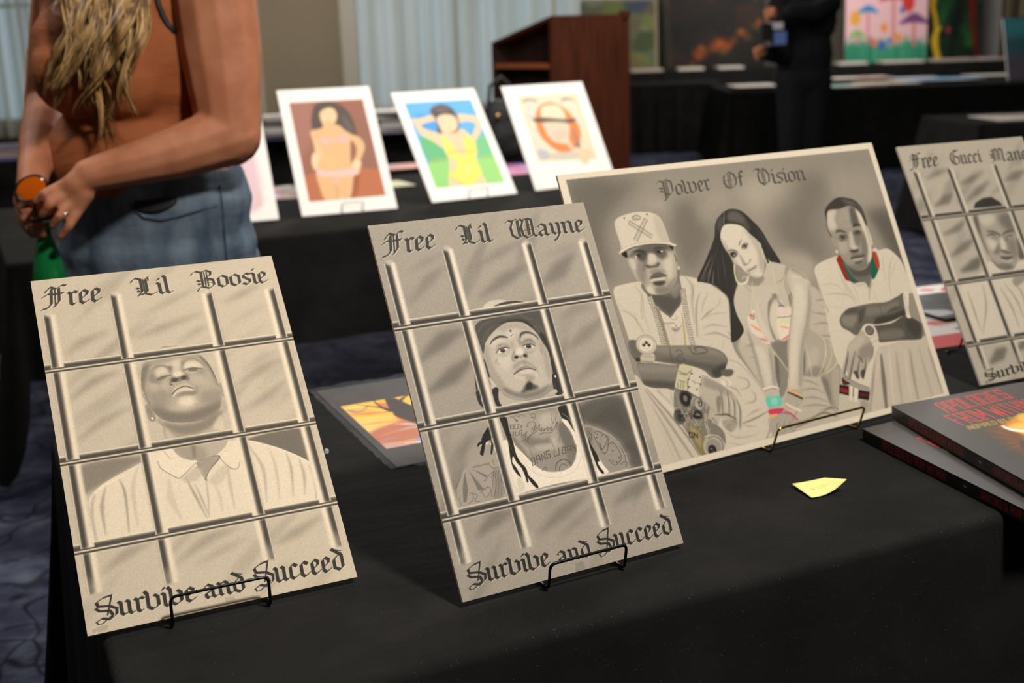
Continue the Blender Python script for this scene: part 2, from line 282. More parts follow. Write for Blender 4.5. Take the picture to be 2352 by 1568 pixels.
ART = {}
ART['polo_portrait'] = [
('SM',26,3,.62,150,168,(120,330),(20,46),.5),
('L','66 281 116 244 205 212',[4.9,28.0,6.6],140,.6,8.1),
('L','275 252 358 227 492 191',[5.1,25.7,6.8],140,.6,8.4),
('L','295 179 407 129 495 93',[5.2,22.7,7.0],152,.6,8.5),
('L','394 290 464 254 499 241',[4.3,20.6,4.3],146,.6,8.4),
('L','563 163 635 135 700 104',[5.4,23.4,7.2],140,.6,8.8),
('L','569 252 635 214 708 186',[4.4,16.0,4.4],158,.6,8.7),
('L','51 439 133 383 212 361',[6.4,28.9,6.4],135,.6,7.9),
('L','54 577 134 524 221 488',[6.3,23.6,6.3],138,.6,7.7),
('L','49 508 113 468 161 441',[4.0,12.6,4.0],155,.6,7.7),
('L','540 474 631 425 712 392',[5.1,34.2,6.8],138,.6,8.4),
('L','537 564 635 518 711 467',[5.1,28.7,6.7],140,.6,8.3),
('L','576 415 649 381 700 370',[5.2,20.7,6.9],150,.6,8.5),
('L','63 990 131 951 206 928',[5.8,29.0,5.8],142,.6,7.1),
('L','264 1004 360 953 453 933',[6.0,30.0,6.0],140,.6,7.3),
('L','311 1022 396 993 475 970',[4.5,18.0,4.5],150,.6,7.3),
('L','542 1009 616 984 711 946',[6.2,31.1,6.2],140,.6,7.6),
('L','430 3 513 -5 596 -3',[5.4,18.1,5.4],165,.6,8.9),
('P','44 745 81 733 158 699 230 667 224 653 57 653',118,.75,6.4),
('P','545 656 713 653 708 766 639 713 584 680',105,.85,2.9),
('M','shirt','282.3 638.7 219.7 675.8 134.4 708.9 87.7 734 60 767.4 57.4 832.7 55.2 903.2 238.8 903.3 384.1 906 534.5 904.9 717.6 901.1 724.6 816.7 707.7 767.2 646.3 716.5 583.5 679.7 544.3 661.6 510.6 655.1',1),
('P','282.3 638.7 219.7 675.8 134.4 708.9 87.7 734 60 767.4 57.4 832.7 55.2 903.2 238.8 903.3 384.1 906 534.5 904.9 717.6 901.1 724.6 816.7 707.7 767.2 646.3 716.5 583.5 679.7 544.3 661.6 510.6 655.1',203,1,.5),
('L','113 731 93 792 90 879',[2.2,11.9,3.0],155,.8,2.1,'shirt'),
('L','152 714 161 765 153 885',[1.5,7.5,3.0],140,.8,2.1,'shirt'),
('L','78 748 62 810 63 897',[7.4,11.8,7.4],168,.7,2.1,'shirt'),
('L','211 684 185 754 179 875',[3.0,13.6,4.5],178,.6,2.1,'shirt'),
('L','231 697 236 797 229 877',[3.0,12.2,4.6],165,.6,2.1,'shirt'),
('L','289 742 285 807 302 876',[6.1,22.9,6.1],182,.6,2.1,'shirt'),
('L','337 743 352 805 373 887',[1.5,7.7,2.3],140,.8,2.2,'shirt'),
('L','358 772 370 825 379 876',[1.5,4.6,1.5],130,.7,2.2,'shirt'),
('L','393 763 388 829 379 885',[1.5,2.3,1.5],120,.8,2.2,'shirt'),
('L','412 766 422 827 420 877',[3.1,10.9,4.7],180,.6,2.2,'shirt'),
('L','464 734 459 793 457 876',[3.1,11.0,3.9],168,.6,2.2,'shirt'),
('L','540 680 565 763 553 871',[3.2,11.2,3.2],165,.7,2.2,'shirt'),
('L','599 700 603 771 592 871',[2.4,9.6,3.2],170,.6,2.2,'shirt'),
('L','645 722 648 780 634 871',[2.4,8.1,2.4],150,.7,2.3,'shirt'),
('L','679 747 682 804 670 870',[2.4,11.3,3.2],160,.7,2.3,'shirt'),
('L','705 774 710 835 700 893',[4.8,9.7,4.8],158,.7,2.3,'shirt'),
('L','62 765 102 733 171 705',[1.5,3.0,1.5],230,.7,2.1,'shirt'),
('L','584 680 646 717 707 765',[1.6,3.3,1.6],232,.7,2.3,'shirt'),
('M','neck','294.7 539.8 301.8 569.8 301.4 606.6 308.6 641.8 323.5 667.1 346.9 699.6 367.5 720.3 384.1 723.6 407.2 705.9 451.4 683.7 479.7 655.1 485.6 607.4 483.6 560.6 487.2 517.3',1),
('P','294.7 539.8 301.8 569.8 301.4 606.6 308.6 641.8 323.5 667.1 346.9 699.6 367.5 720.3 384.1 723.6 407.2 705.9 451.4 683.7 479.7 655.1 485.6 607.4 483.6 560.6 487.2 517.3',170,1,.5),
('P','319 641 353 695 377 722 405 705 404 660',150,.8,5.4,'neck'),
('P','373 637 371 688 379 684 385 640',118,.6,2.9,'neck'),
('P','304 556 355 574 418 572 481 548 467 581 425 602 386 609 350 605 319 582',122,.75,4.8,'neck'),
('P','319 582 364 610 415 600 374 635 332 618',140,.5,5.5,'neck'),
('P','454 584 481 560 484 607 472 616 449 606',195,.8,4.1,'neck'),
('L','300.9 609.3 301.8 569.8 294.2 542.6',[2.1,2.1,2.1],110,.5,1.1,'neck'),
('P','309 583 313 615 332 618 318 587',190,.5,3.6,'neck'),
('P','263.7 490.8 276.2 490.2 282.8 508.8 288 535.7 283.5 547.7 271.4 546.9 265 534.2',150,1,.7),
('P','267 500 277 502 280 523 270 527',130,.6,2.2),
('E',276.9,537.3,5.8,6.8,110,.8,.5,None,.19),
('E',277.0,537.1,3.6,4.2,230,1,.5,None,.19),
('P','494.8 453.2 501.7 457.5 502.3 499.3 495 503.9 488.9 508.7 487.4 490.7',150,.9,1.1),
('L','489.3 494 497.5 504.4',1.6,215,.8,.6),
('M','head','285.8 343 322.2 338.8 363.2 336.8 409.1 337 453.5 340.7 468.6 356.4 480 384.3 487.5 418.9 491.8 455.7 495.8 474.3 491.3 503.2 486 525.9 473.6 547.1 442.8 561.7 406.4 567.9 361.9 565.4 324 555.4 297.6 537.5 286.2 518.1 276.2 490.2 268 453.9 266.1 415.4 269.5 386.4 276.3 360.8',1),
('P','285.8 343 322.2 338.8 363.2 336.8 409.1 337 453.5 340.7 468.6 356.4 480 384.3 487.5 418.9 491.8 455.7 495.8 474.3 491.3 503.2 486 525.9 473.6 547.1 442.8 561.7 406.4 567.9 361.9 565.4 324 555.4 297.6 537.5 286.2 518.1 276.2 490.2 268 453.9 266.1 415.4 269.5 386.4 276.3 360.8',164,1,.6),
('P','273 363 304 345 289 384 273 434 279 488 295 537 271 492 261 417',115,.75,4.5,'head'),
('P','286 343 353 335 450 339 447 354 397 346 332 356 302 356',150,.6,4.2,'head'),
('P','450 341 473 365 489 419 494 459 484 454 474 404 456 362',140,.75,2.3,'head'),
('L','456.3 346.6 477 386.8 488.9 431.2 494.2 456.1',[2.7,3.8,3.3],98,.8,1.2,'head'),
('P','300 368 360 354 397 349 408 369 375 384 357 372 327 370',186,.8,5.7,'head'),
('P','309 387 335 365 355 381 358 393 330 394 311 406 299 403',196,.85,3.0,'head'),
('P','401 368 428 360 451 373 453 389 428 384 401 383',200,.9,3.1,'head'),
('P','290 396 305 381 317 401 330 412 312 424 292 414',128,.7,4.5,'head'),
('P','448 388 464 400 451 413 432 406',140,.5,4.2,'head'),
('L','298 379 315 365 336 362 357 373 363 382',[2.7,6.0,7.0,6.5,5.4],122,.7,2.3,'head'),
('L','398 367 414 352 437 353 455 369 464 388',[4.4,4.9,4.9,4.9,2.7],130,.65,1.9,'head'),
('P','352 368 370 371 364 391 355 396',118,.7,3.0,'head'),
('P','393 357 406 353 396 382 387 386',118,.6,3.4,'head'),
('P','367 374 391 366 390 387 397 403 371 404 360 399',188,.8,3.4,'head'),
('E',378.5,399.7,12.5,10.0,206,.85,2.7,'head',.17),
('P','371 350 394 351 387 371 372 372',195,.6,3.4,'head'),
('P','347 430 357 408 370 410 383 408 402 404 410 417 406 428 393 423 377 426 360 426 356 434',112,.75,1.9,'head'),
('E',393.6,414.3,8.6,6.4,80,.85,1.3,'head',-0.07),
('E',364.9,418.8,10.6,6.4,84,.85,1.3,'head',-0.11),
('E',352.6,430.8,5.5,4.1,92,.7,1.5,'head',.18),
('L','408 423 406 408 402 401',2.7,120,.7,1.3,'head'),
('L','350 430 353 416 361 407',2.7,118,.6,1.3,'head'),
('E',356.9,428.0,5.5,3.5,176,.7,1.1,'head',.18),
('P','322 425 349 418 339 446 320 454',178,.5,4.9,'head'),
('P','417 406 450 418 469 452 430 445 412 430',178,.6,5.7,'head'),
('L','312.6 408.9 326.2 402.4 341.6 400.7 358.3 399.1',[1.6,4.3,4.3,1.6],88,.85,.9,'head'),
('P','316.7 406.7 331.7 399.8 348 400.3 335 409.9 319.1 414.5',120,.7,1.1,'head'),
('L','316.3 416.1 334.5 412.8 351.1 404.4',[1.1,2.2,1.1],190,.6,.9,'head'),
('L','395.9 387.7 413 385.3 430.9 385.4 455.2 392.7',[1.6,3.8,4.4,2.2],92,.85,1.0,'head'),
('P','412.4 388.2 425.6 386.3 439.9 391.8 431.1 397.5 413.9 393.9',104,.75,1.1,'head'),
('L','405.8 396.1 420.2 401 435.9 399.6',[1.1,2.2,1.1],198,.7,1.0,'head'),
('L','392.8 384.2 394.1 390.4 404.3 404.2 418.6 409.7',[1.1,2.2,2.2,1.1],130,.6,1.1,'head'),
('L','358 396 350 410 343 423',[1.1,2.2,1.6],130,.5,1.5,'head'),
('P','348 465 365 439 387 428 406 434 420 455 410 456 389 446 368 451',180,.85,1.3,'head'),
('P','349 470 368 453 388 449 410 457 419 458 408 465 386 461 365 464 353 475',196,.9,1.3,'head'),
('L','347.9 466.9 362.3 453.9 378.8 446.2 391.8 444.4 403.5 449.4 417.3 457.3',[3.2,2.7,2.4,2.4,2.4,3.2],78,.9,.8,'head'),
('L','365 439 381.5 431.5 403.9 434 418.4 451.5',[1.3,1.9,1.9,1.3],120,.6,1.1,'head'),
('P','358 476 380 465 401 465 425 470 408 479 378 477',118,.75,3.0,'head'),
('P','425 444 429 462 421 479 418 466',140,.5,2.6,'head'),
('P','338 475 349 474 348 448 341 458',140,.5,2.6,'head'),
('L','347.5 474.7 352.2 475',2.1,205,.6,.9,'head'),
('E',386.7,498.9,27.6,19.9,208,.85,6.0,'head',-0.12),
('E',365.6,518.3,32.0,11.4,180,.5,5.6,'head',.18),
('P','302 498 330 521 373 534 414 530 467 516 490 509 474 547 406 569 332 564 297 540 284 503',108,.7,6.3,'head'),
('P','289 431 333 451 336 487 311 517 289 501 278 464',138,.6,7.4,'head'),
('P','431 480 476 471 495 480 484 520 441 518',138,.6,7.6,'head'),
('P','291 420 312 424 313 447 291 449',182,.5,4.5,'head'),
('L','297 539 333 559 381 568 432 566 473 550',[1.1,2.1,2.6,2.1,1.1],98,.6,1.5),
('L','265.4 415.3 264.7 456.2 276.2 490.2',2.1,95,.6,1.1),
('L','339.3 299.2 360.1 296.7 393.1 298.5',[0.6,1.9,.6],100,.8,.6),
('P','302.4 649 316.1 654.5 335.7 680.7 371.6 698.9 400.1 704.5 390.9 713.9 326.9 728.8 297 706.3',206,1,.7),
('P','266.5 661.2 296 641.3 315.5 645.1 335.5 691.9 379 700.5 325.8 745 316.4 747.3 288.6 724.9 267.6 697.1',208,1,.7),
('L','267.2 678.4 273.6 705 298.6 731.1 316.7 745.7 330.4 740 376.6 705.1',[1.6,2.3,2.3,3.1,2.3,1.6],120,.8,.8),
('L','281.4 643.7 293.1 657.9 307.4 682.1',[1.6,2.4,1.6],150,.7,1.1),
('P','510.2 656.8 521.7 676.5 497.2 749.6 476.5 745.5 446.5 705.2 482.7 677.7',206,1,.7),
('L','446.8 703.5 459 726.6 475.1 745.2 491.6 746.8 503.8 725.1',[1.6,2.4,3.2,2.4,1.6],125,.8,.8),
('P','378 705 426 693 447 701 405 740 393 763 387 736',150,.9,1.7),
('L','426.1 692.6 447.4 700.2 409.9 736.5 390.5 766.5',[1.6,3.2,2.4,2.4],95,.8,.8),
('L','378.7 702.1 383.7 735.5 392.6 766.9',[1.6,3.1,1.6],110,.7,1.1),
('E',394.8,767.3,3.7,4.1,150,.8,.5,None,.2),
('P','324 753 376 717 386 744 359 764',170,.6,3.3),
('P','399 772 449 731 469 744 430 787',175,.5,3.3),
('BARS',[37,241,521,724],[322,633,910],[(126,1042),(78,1058),(112,1050),(124,1052)],(72,196,212),[1,1,-1,-1]),
('W','Free',[31.2,110.5,201.4,104.2,38.4,30.8],78,.95,(218,(1.5,1.5)),7.1),
('W','Lil',[302.0,103.1,414.6,103.5,301.5,32.6],78,.95,(218,(1.5,1.5)),7.1),
('W','Boosie',[492.6,101.3,730.8,107.0,495.2,31.1],78,.95,(218,(1.5,1.5)),7.1),
('W','Survive',[26.2,1122.1,301.7,1126.7,27.9,1056.7],62,1,(205,(1.5,1.5)),7.1),
('W','and',[320.2,1128.0,440.9,1129.0,322.2,1064.3],62,1,(205,(1.5,1.5)),7.1),
('W','Succeed',[461.2,1124.3,736.6,1127.4,465.9,1052.7],62,1,(205,(1.5,1.5)),7.1),
('P','14.7 1156.2 15.2 1142.3 43.3 1136.6 56.7 1138 53.9 1151.4',150,.5,.5,None,0),
('L','17.7 1157.6 26.8 1150.3',1.3,235,.8,.2),
('P','373.9 1134.1 401.4 1134.8 403.5 1150 374 1150.6',150,.5,.5,None,0),
('GAIN',1.08),
('CON',1.22,.68),
('G',.022,5)]
ART['dreadlock_portrait'] = [
('SM',30,8,.85,112,150,(140,360),(24,60),.5),
('L','71 263 150 196 213 160',[6.8,34.2,6.8],115,.6,8.4),
('L','97 164 157 136 224 117',[5.2,24.1,5.2],125,.6,8.5),
('L','307 179 411 137 495 110',[7.2,30.8,7.2],118,.6,8.9),
('L','298 275 404 226 512 184',[7.2,41.4,9.0],105,.6,8.8),
('L','516 267 598 222 675 166',[7.5,56.1,9.4],100,.6,9.2),
('L','555 171 639 153 703 141',[5.7,24.6,5.7],130,.6,9.3),
('L','458 42 522 20 604 9',[5.6,24.3,7.5],140,.6,9.2),
('L','49 445 141 391 218 368',[8.4,50.5,13.5],95,.6,8.2),
('L','48 544 146 502 229 455',[8.4,50.2,13.4],92,.6,8.2),
('L','86 624 174 590 236 558',[5.0,16.7,5.0],140,.6,8.2),
('L','546 486 628 444 725 394',[7.4,40.8,7.4],112,.6,9.1),
('L','543 591 636 544 730 504',[7.4,36.8,7.4],115,.6,9.0),
('L','550 379 637 355 694 362',[7.5,27.9,7.5],120,.6,9.1),
('L','44 779 120 721 200 686',[6.6,32.8,6.6],122,.6,8.0),
('L','41 698 96 683 160 670',[4.9,22.9,4.9],150,.6,8.0),
('L','559 725 642 714 682 774',[14.5,63.5,14.5],85,.6,8.9),
('L','604 829 685 827 699 874',[9.1,36.3,9.1],88,.6,8.9),
('L','89 987 160 947 225 937',[6.5,48.7,9.7],105,.6,7.9),
('L','280 1022 387 972 484 934',[6.8,42.4,8.5],108,.6,8.3),
('L','346 1045 421 1012 498 979',[5.1,22.2,5.1],120,.6,8.4),
('L','552 990 641 958 728 941',[7.2,44.8,9.0],108,.6,8.8),
('P','532 720 574 741 620 780 654 830 654 891 714 877 696 670 541 661',78,.8,8.9),
('M','torso','156.6 740 124.4 775.6 92.2 792.5 64.7 823 65.1 851.2 57.7 887.9 229.5 898.4 645.9 894.4 649 875.6 642.6 827 619.5 780.9 560.6 739.5 535.8 729.5 447.6 658.6 288.1 657.9 229.7 700.9',1),
('P','159.1 751 134.4 769.7 104.7 787.2 70.6 821.6 66.4 851.5 59.3 886.9 125.6 889.5 219.6 893.7 233.2 807.4 220.3 773.3 192.4 752.1',150,1,.7),
('P','535 732.1 560.2 740.8 594 762.3 619.1 782.2 634 814.3 646.4 844.5 649 875.6 648.5 886.6 569.4 887.5 563 858.8 534.3 773.4',138,1,.8),
('M','sh','535 732.1 560.2 740.8 594 762.3 619.1 782.2 634 814.3 646.4 844.5 649 875.6 648.5 886.6 569.4 887.5 563 858.8 534.3 773.4',1),
('P','535 732 560 741 540 813 559 872 536 867 514 781',110,.6,4.8,'sh'),
('L','534.8 732.6 560.3 740.5 594.2 761.7 619.4 781.4 642.6 827 649 875.6',[1.4,1.4,1.4,1.4,1.4,1.1],185,.8,.8),
('M','tank','171.4 727.1 201 722.1 223.2 763.3 233.2 807.4 218.8 896.1 260.1 891.6 378.1 886.8 496.9 892.1 568.6 890.1 561.4 863.9 540.3 813.1 524.2 746.7 497.4 694.9 462.3 699.7 482.8 741.9 482.4 802.1 466.2 834.4 427.8 851.2 383.2 850.4 356.9 839.8 329.7 813.1 309.6 782.5 287.5 749 279.8 726.2',1),
('P','171.4 727.1 201 722.1 223.2 763.3 233.2 807.4 218.8 896.1 260.1 891.6 378.1 886.8 496.9 892.1 568.6 890.1 561.4 863.9 540.3 813.1 524.2 746.7 497.4 694.9 462.3 699.7 482.8 741.9 482.4 802.1 466.2 834.4 427.8 851.2 383.2 850.4 356.9 839.8 329.7 813.1 309.6 782.5 287.5 749 279.8 726.2',205,1,.6),
('M','neck','277.3 575 289.4 593.3 324.8 631.9 359.3 654.2 447.6 658.6 462.3 699.7 477.8 738.2 486.1 775.4 482.2 807.5 458.1 841 427 853.8 386 851 354.1 839.3 328.9 815.6 307.6 779.5 287.5 749 281.7 699.7 282.6 656.9 277.2 615.6',1),
('P','277.3 575 289.4 593.3 324.8 631.9 359.3 654.2 447.6 658.6 462.3 699.7 477.8 738.2 486.1 775.4 482.2 807.5 458.1 841 427 853.8 386 851 354.1 839.3 328.9 815.6 307.6 779.5 287.5 749 281.7 699.7 282.6 656.9 277.2 615.6',150,1,.6),
('P','464 705 483 742 487 787 478 818 445 844 448 796 442 756 442 718',96,.75,4.3,'neck'),
('P','316 722 377 744 409 745 393 769 350 766 319 750',108,.7,5.0,'neck'),
('P','280 705 296 729 313 770 330 811 317 797 293 761 277 736',112,.7,3.0,'neck'),
('P','426 660 435 689 420 709 388 708 386 683',175,.6,5.9,'neck'),
('P','346 760 398 762 410 783 363 779',170,.7,3.9,'neck'),
('P','409 745 410 783 418 795 425 753',172,.6,2.3,'neck'),
('P','288 658 325 672 327 705 290 691',165,.5,5.7,'neck'),
('P','320 787 380 783 468 789 469 827 419 852 349 836',124,.5,5.8,'neck'),
('P','284 592 326 629 391 649 466 640 463 669 358 659 289 655',120,.5,5.8,'neck'),
('L','407.8 749.9 410.1 772.1 415.1 794.7',[0.6,2.5,.8],98,.6,.6,'neck'),
('L','333.2 752.2 329.9 773 333.7 789.8',[0.5,2.5,.8],98,.6,.6,'neck'),
('L','454.8 734 436.2 755.2 434.3 771.2',[0.6,2.5,.8],98,.6,.6,'neck'),
('L','437.1 673.3 428.7 691 430.5 705 437.3 692.5',[0.6,2.5,.8],98,.6,.6,'neck'),
('L','452.3 673.2 442.2 696.1 444 710.2',[0.6,2.5,.8],98,.6,.6,'neck'),
('L','287.5 749 307.2 780.7 329.2 814.6 354.3 838.8 386 851 427.2 853.2 458.1 841 482.2 807.5 485.4 772.6',[1.7,1.7,1.7,1.7,1.7,1.7,1.7,1.7,1.7],222,.8,.6),
('L','292.4 781.9 312.1 823 339.2 849.7 378.6 865.6 428.7 867.6 469.2 854 494.8 820.9',[0.8,.8,.8,.8,.8,.8,.8],150,.8,.4),
('L','233.2 807.4 239.3 845.4 257.6 880.6 263.5 889.7',[1.1,1.6,1.1,.8],110,.7,.6),
('P','269 841 284 870 267 888 260 871',170,.5,2.6,'tank'),
('K','EEZY',[285.9,695.2,324.6,702.2,287.9,683.4],84,1.9,.8,.3),
('L','300.2 705.8 296.5 718.5 311.7 716 311.2 707.8 320.3 706.8 315.8 722.1 328.4 719 336.2 712.4 325.3 729.2',1.9,84,.8,.3,'neck'),
('L','291.9 704.3 291 717.5',1.6,84,.7,.2),
('L','340 699.6 349.4 687.7 367 688.2 369.5 699.5 353.4 723.6 355.2 707.7 375.1 700.5 369.2 710.3 357.2 710.8 366.9 718 356.2 724.1 374.1 713.9 385.1 696.9 378.9 717.5 389.7 711.3 383.8 721.1 400.2 715.9 392.2 722.6 410.3 712.3 403.5 724.7 421.6 714.3 415.7 724.2 428.6 721.1 446.4 702.4 432.7 727.3',[1.7,1.7,1.7,1.7,1.7,1.7,1.7,1.7,1.7,1.7,1.7,1.7,1.7,1.7,1.7,1.7,1.7,1.7,1.7,1.7,1.7,1.7],84,.8,.2,'neck'),
('L','368.7 731.9 390.7 727.8 410.5 731.4 424.2 725.7',[0.6,2.5,2.5,.6],84,.8,.4),
('L','302.3 738.4 323.1 736.9 350.6 723.1 327.1 743 334.7 747.1',[1.4,1.4,1.4,1.4,1.4],84,.8,.3),
('L','361.1 668.1 374.7 662.3 376.4 676.3 363.1 671.2 374.9 681.4',[1.4,1.4,1.4,1.4,1.4],84,.7,.3,'neck'),
('L','293.6 658.9 307.4 661.3 315.2 654.6 321.3 663.8 334.7 658 343.5 667.7',[1.4,1.4,1.4,1.4,1.4,1.4],84,.7,.3,'neck'),
('P','305.9 666.5 318.2 674 311.2 678.2',84,.6,.6),
('K','BANG',[325.4,817.6,391.5,803.7,325.9,796.4],84,2.5,.85,.3),
('K','U',[404.6,804.8,421.7,802.7,409.0,785.4],84,2.5,.85,.3),
('K','BAN',[433.8,802.3,482.4,802.1,438.3,782.8],84,2.5,.8,.3),
('L','351.3 838.7 365.5 830.8 368 842',[2.2,2.2,2.2],84,.8,.4),
('L','396 847.6 405 827.9 428.7 819 447 827.9 453.7 845.5',[3.3,3.3,3.3,3.3,3.3],84,.75,.4,'neck'),
('L','407.2 849.8 413.9 837.7 427.6 832.3 436.6 842.1',[2.2,2.2,2.2,2.2],84,.7,.4,'neck'),
('P','130.6 783.3 186.6 782.5 188.6 785.5 135.1 786.8',100,.7,.9,'torso',0),
('P','129.2 788.2 166.7 822.9 173.7 817.9',100,.7,.9,'torso',0),
('P','119.6 792.8 151.7 856.2 132.6 854.9',100,.7,.9,'torso',0),
('P','105.9 792.6 102 846 87.4 878.9 77.7 879.4 86.6 837.7',100,.7,.9,'torso',0),
('P','98.7 793.8 83.6 814 65.2 841 66 828.3 86.3 804.2',100,.7,.9,'torso',0),
('L','139.1 861.4 164.3 851 172.1 863 150.7 879.3 140.5 856.5',1.6,84,.75,.4,'torso'),
('L','101.3 858.7 112.3 858.4 110.2 875.9 93.2 887.7',1.5,84,.75,.4,'torso'),
('L','112.3 858.4 125.9 869 114 881.9 128.9 887.6',1.6,84,.75,.4,'torso'),
('L','66.9 864.3 69.3 885.2',1.5,84,.75,.4,'torso'),
('L','157.9 834.2 179.4 817.7 198.9 808.5 181.9 828.6',1.6,84,.75,.4,'torso'),
('L','186.6 782.5 195.7 800 217.8 801.7 207.4 818.1',1.6,84,.75,.4,'torso'),
('L','195.5 810.4 181.6 849.4 167.2 880.1',1.6,84,.75,.4,'torso'),
('L','200.1 814 192.2 851.5 177 884.8',1.6,84,.75,.4,'torso'),
('L','207.4 818.1 200.2 853.2 188.3 884.5',1.6,84,.75,.4,'torso'),
('L','212.6 829.6 209.4 860.3 199.7 884.3',1.6,84,.75,.4,'torso'),
('L','202.8 775.2 203.2 793.6',1.6,84,.75,.4,'torso'),
('L','211.4 863.3 220.1 862.5 209.1 881.1',1.6,84,.75,.4,'torso'),
('L','212.8 819.1 220.7 831.2 212.4 840 219.6 854.5',1.6,84,.75,.4,'torso'),
('P','197 805 215 812 217 844 204 888 174 887 188 846',110,.45,2.6,'torso'),
('L','559.8 761.5 571.2 755.3 596.6 773.9 602.1 786 574.3 814.1 566.3 809.8 560.3 789.3 556.5 772',2.6,88,.8,.5,'sh'),
('L','595.3 807 613.6 799.3 628.9 830 626.4 857.3 599.7 871.5 584.9 849.3',2.6,88,.8,.5,'sh'),
('L','572.2 830.3 587.3 822.1 605.1 786.6',2.6,88,.8,.5,'sh'),
('L','570.4 796.8 566.7 818.2 578.1 831.4',2.6,88,.8,.5,'sh'),
('L','621.3 872.9 632.7 866.9 643.8 871.8 636.6 884.2',2.6,88,.8,.5,'sh'),
('L','538.8 749.4 549.4 765.2 536.9 784.9',2.6,88,.8,.5,'sh'),
('L','632.8 808.5 643.4 843.9 641.7 868.6',2.6,88,.8,.5,'sh'),
('E',570.8,766.3,2.7,2.5,84,.85,.4,None,.18),
('E',584.7,771.7,2.7,2.5,84,.85,.4,None,.18),
('E',564.9,775.0,2.7,2.5,84,.85,.4,None,.18),
('E',597.9,779.7,2.7,2.5,84,.85,.4,None,.18),
('E',567.5,796.2,2.7,2.5,84,.85,.4,None,.19),
('E',570.3,811.9,2.7,2.5,84,.85,.4,None,.19),
('E',613.4,804.8,2.7,2.5,84,.85,.4,None,.19),
('E',606.6,825.8,2.7,2.5,84,.85,.4,None,.19),
('E',622.1,850.9,2.7,2.5,84,.85,.4,None,.19),
('E',597.9,857.3,2.7,2.5,84,.85,.4,None,.19),
('E',608.9,862.2,2.7,2.5,84,.85,.4,None,.19),
('E',538.5,760.4,2.7,2.5,84,.85,.4,None,.18),
('E',539.1,772.9,2.7,2.5,84,.85,.4,None,.18),
('P','227.6 668.6 231.2 695.9 214.6 714 218.4 730.6 205.1 757.2 201.8 753.9 213.1 719.1 195.6 721.1 177.7 754.5 169.4 754.3 168.5 747.5 180.8 723.6 165.4 728.6 169.5 718.8 181 713.1 194.7 694.5',48,1,.7),
('P','260.6 653.1 281.8 659.5 280.4 694.2 282.3 737.3 281.6 769.2 287.9 797 301.2 820.8 303.4 842.5 315.4 860.8 325.3 881.4 319.3 886.8 307 869.7 298.5 849.5 297.5 862.5 293 862.9 291.8 842.8 287.5 818.1 276.3 797.4 270.5 777.7 262.6 794.7 271.1 814.9 278.1 840.1 275.7 843.5 266.7 829.9 260.2 812.7 259.4 786.1 265.9 734.2 262.7 685.6',48,1,.8),
('L','263.6 712.5 271.1 745.9 274.7 773.2',[1.1,1.6,.8],150,.5,.6),
('L','267.1 670.3 267.2 699.8 271.3 735.3',[0.8,1.4,.8],110,.4,.6),
('P','462.8 658.5 491.3 655.1 494.8 683.4 495 722.1 496.4 747.1 487.6 726.3 481.7 705.9 466.8 695 462.2 680.4',54,1,1.0),
('L','468.8 678.8 482.9 692.3 494.6 713.7',[1.4,2.0,1.1],165,.8,.8),
('L','479.6 702.8 487.6 726.3',1.1,180,.6,.8),
('P','534.3 773.4 539.4 796.4 548.7 825.8 550.9 848.2 544.2 849.6 545.9 863.7 555.8 886.2 547.7 887.3 538.5 867.7 535 839.6 532 800.5',48,1,.8),
('P','207.6 563.4 225.3 566.3 216.8 586.4 219.6 616.4 208.3 606.4 204.6 584.4',48,1,.9),
('P','260.8 572.3 277.3 575 279.9 616 264.7 618.8 261.9 588.6',48,1,1.0),
('L','536.8 657.3 538.6 691.1 536.7 726.8',2.0,70,.9,.6),
('P','466.6 606.5 492.7 610.8 490.3 618.8 466.2 617.5',48,1,1.0),
('P','299.6 308 326.9 292.4 361.8 291.4 389.1 297.7 417.8 300 450.3 309.7 473 333.6 309.8 312.1',178,1,.8),
('P','339.4 309.1 370.7 300.8 411.7 300.6 447.5 309.4 409.4 308.6 368.4 308.8',72,1,.8),
('L','299.6 308 330.1 291.4 362 290.9 400.5 298.6',[0.8,1.4,1.4,.8],200,.7,.6),
('P','223.2 424.3 222.6 461.5 223.5 488.2 214.5 465.6',190,.9,.9),
('P','492 419.7 504.3 488 514.1 544.6 497.8 558.5 491.6 617.6 465.3 615.9 469.7 562.2 482.3 501.2 478.3 445.4',60,1,1.0),
('L','478 525.2 475.8 552.2',[2.2,3.9],150,.8,.8),
('E',481.9,561.4,2.9,4.4,215,.9,.8,None,.16),
('L','476.3 579.6 470.5 608.6',[0.8,1.4],120,.5,.6),
('P','258.7 472.3 262.7 478.3 264.1 542.5 259.3 549.6 259.2 520.4',66,1,.9),
('P','260.3 565.7 277.9 563.3 282.2 587.9 277.5 618.8 260 615.8',58,1,.9),
('P','216.3 513.6 214.4 550.2 213.1 584.2 220.6 616.9 208.2 601.7 208.2 562.3',60,1,.9),
('P','281.1 571.8 296.9 595.7 326.6 611.3 364.2 620.4 423.6 617 467.2 599.9 465.3 615.9 364.2 620.4 278.8 619.1',165,1,.8),
('P','260.4 525.9 277.4 555.2 273.3 559.9 260.7 564.4 260.6 549.8',175,1,.9),
('M','head','267.5 441.5 280.2 416.5 299.8 397.8 331.2 377.8 363.5 365.9 398 367.3 425.3 374.4 446.1 393.9 462.6 418.3 470.2 452.5 480.1 478.8 479.3 506.2 475.5 538.5 466.6 572.6 451.8 591.9 423.1 608.8 383.1 615.5 346.5 612 314 595.9 292.7 571 279.6 547.6 269.9 522.1 265.9 486.8 263.6 465.1',1),
